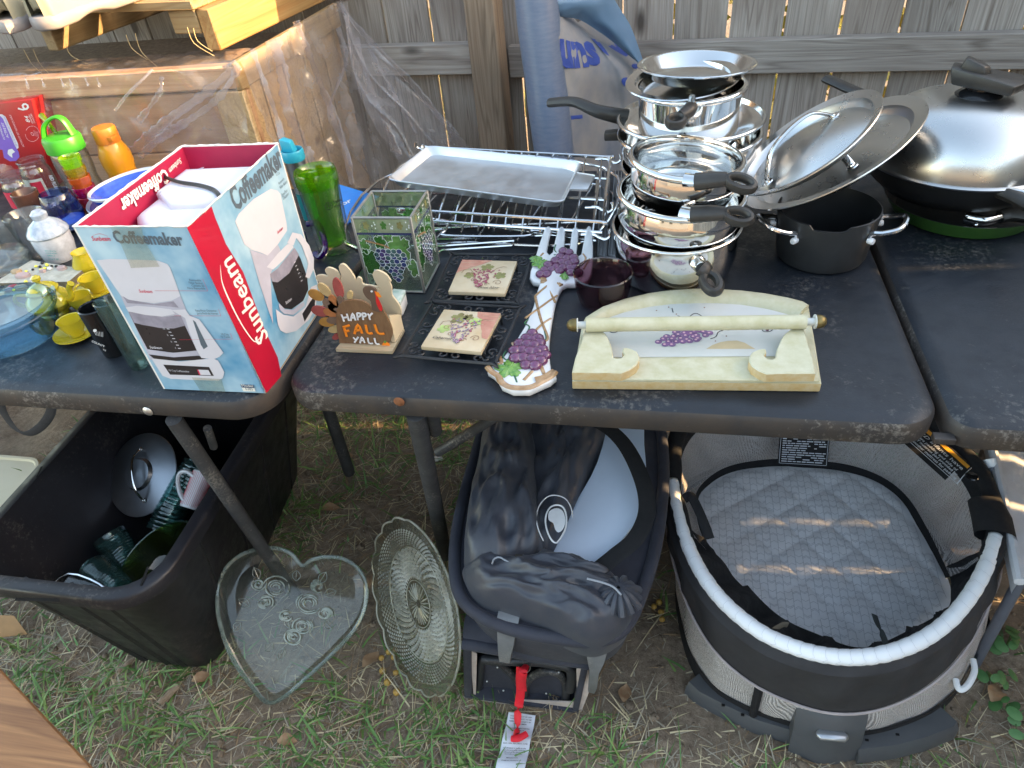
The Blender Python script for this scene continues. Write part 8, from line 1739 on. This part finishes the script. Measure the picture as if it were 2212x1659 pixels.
stick((347, 1522), (382, 1482), .0085, 'short thick piece of bark lying in the grass in front of the tote'); stick((258, 1455), (292, 1400+25), .0055, 'thin grey twig in the grass near the wooden board')
def leafthing(u, v, s, a, m, lab, cat='leaf', grp=None):
    g = ground_at(u, v); L = s; o = []
    rows = []
    for i in range(7):
        t_ = i/6; w_ = s*.30*sin(PI*min(1, t_*.97+.03)); c = g+V((cos(a), sin(a), 0))*(L*(t_-.5))+V((0, 0, .008+.006*sin(t_*4+a))); sd_ = V((-sin(a), cos(a), 0)); rows.append([c-sd_*w_+V((0, 0, .005*w_/s*3)), c, c+sd_*w_+V((0, 0, .005*w_/s*3))])
    mkx = mk('fallen_leaf', ([p for r in rows for p in r], [(i*3+j, i*3+j+1, (i+1)*3+j+1, (i+1)*3+j) for i in range(6) for j in range(2)]), m, ang=180); tag(mkx, lab, cat, grp)
for i, (u, v, s, a, lab) in enumerate(((800, 1420, .05, 1.2, 'curled brown leaf between the heart dish and the cut glass platter'), (440, 1468, .045, .5, 'brown dead leaf just below the front of the tote'), (755, 990, .04, 2.0, 'brown leaf in the grass below the gap between the tables'), (715, 1100, .05, .4, 'brown leaf lying between the tote and the round platter'), (2010, 1480+60, .05, 2.5, 'brown leaf beside the right end of the bassinet base'), (2150, 1500, .055, .9, 'dry brown leaf at the lower right edge'), (1350, 1500, .045, 1.5, 'brown leaf between the carrier and the bassinet base'), (620, 1600, .04, .2, 'dead leaf in the grass below the heart dish'))):
    leafthing(u, v, s, a, M_dleaf, lab)
M_weed = gmat('weed_leaf', (.045, .13, .035), (.09, .20, .06))
for (u, v, n, lab) in ((2170, 1400, 12, 'round leaved green weed beside the right end of the bassinet'), (2125, 1470, 7, 'small green weed between bassinet base and lower right corner'), (2190, 1550, 8, 'low green weed at the lower right corner')):
    g = ground_at(u, v); t = thing('weed', lab, 'weed', g, 'green weeds by the bassinet')
    for i in range(n):
        a = rg2.uniform(0, 2*PI); r = rg2.uniform(.005, .05); s = rg2.uniform(.009, .017); c = g+V((r*cos(a), r*sin(a), rg2.uniform(.01, .035))); nrm = V((cos(a)*.5, sin(a)*.5, 1)).normalized(); M = nrm.to_track_quat('Z', 'Y').to_matrix().to_4x4(); M.translation = c
        o = leaf2(0, 0, s, a, 16); o = [(x, y*.85) for x, y in ell(0, 0, s, s*.8, 12)]; mk('leaf', xf(M, ([V((0, 0, .002))]+[V((x, y, 0)) for x, y in o], [(0, 1+k, 1+(k+1) % 12) for k in range(12)])), M_weed, t, ang=180)
        mk('stem', tube([g+V((0, 0, .002)), g.lerp(c, .5)+V((0, 0, .006)), c], .0008, 4), M_weed, t)
for u, v, w_ in ((1012, 905, 'below the right table brace'), (945, 992, 'near the table leg')): 
    g = ground_at(u, v); tag(mk('fluff', join(*[sph(g+V((rg2.uniform(-.012, .012), rg2.uniform(-.008, .008), .008)), rg2.uniform(.004, .008), 8, 5) for _ in range(7)]), M_fluff, ang=180), 'tuft of white fluff on the soil '+w_, 'fluff')

# ------------------------------------------------------------------ beyond the fence: sunlit hedge seen only through the gaps
HM = gmat('sunlit_hedge_leaf', (.16, .24, .035), (.45, .36, .08)); vs, fs_ = [], []
for i in range(5200):
    x = rg2.uniform(-3.2, 2.6); z = rg2.uniform(.02, 2.3); y = 3.0-.063*x+rg2.uniform(-.25, .35); a, b = rg2.uniform(0, PI), rg2.uniform(-1, 1); s = rg2.uniform(.03, .07)
    e1 = V((cos(a), sin(a), b*.5))*s; e2 = V((-sin(a)*b, cos(a)*.4, 1)).normalized()*s*.6; c = V((x, y, z)); n = len(vs); vs += [c-e1, c-e2, c+e1, c+e2]; fs_.append((n, n+1, n+2, n+3))
tag(mk('hedge', (vs, fs_), HM, smooth=False), 'sunlit yellow green hedge glimpsed through the fence gaps', 'hedge', kind='stuff')
# back of the yard behind the viewer (seen only mirrored in the steel): a pale house wall with a dark roof
hw = pm('pale_siding', (.42, .40, .36), .7); hr = pm('dark_roof', (.08, .07, .065), .8); hs = thing('house', 'pale sided house behind the viewer across the yard', 'house', (-2, -9, 0))
mk('wall', box(-7, 3, -12, -9, 0, 2.7), hw, hs); mk('roof', ([V(p) for p in ((-7.4, -8.6, 2.7), (3.4, -8.6, 2.7), (3.4, -12.4, 2.7), (-7.4, -12.4, 2.7), (-7.4, -10.5, 4.2), (3.4, -10.5, 4.2))], [(0, 1, 5, 4), (2, 3, 4, 5), (1, 2, 5), (3, 0, 4)]), hr, hs, smooth=False)
for x in (-5.5, -2.5, .8): mk('window', box(x-.5, x+.5, -9.02, -8.98, 1.0, 2.1), M_bk2, hs)
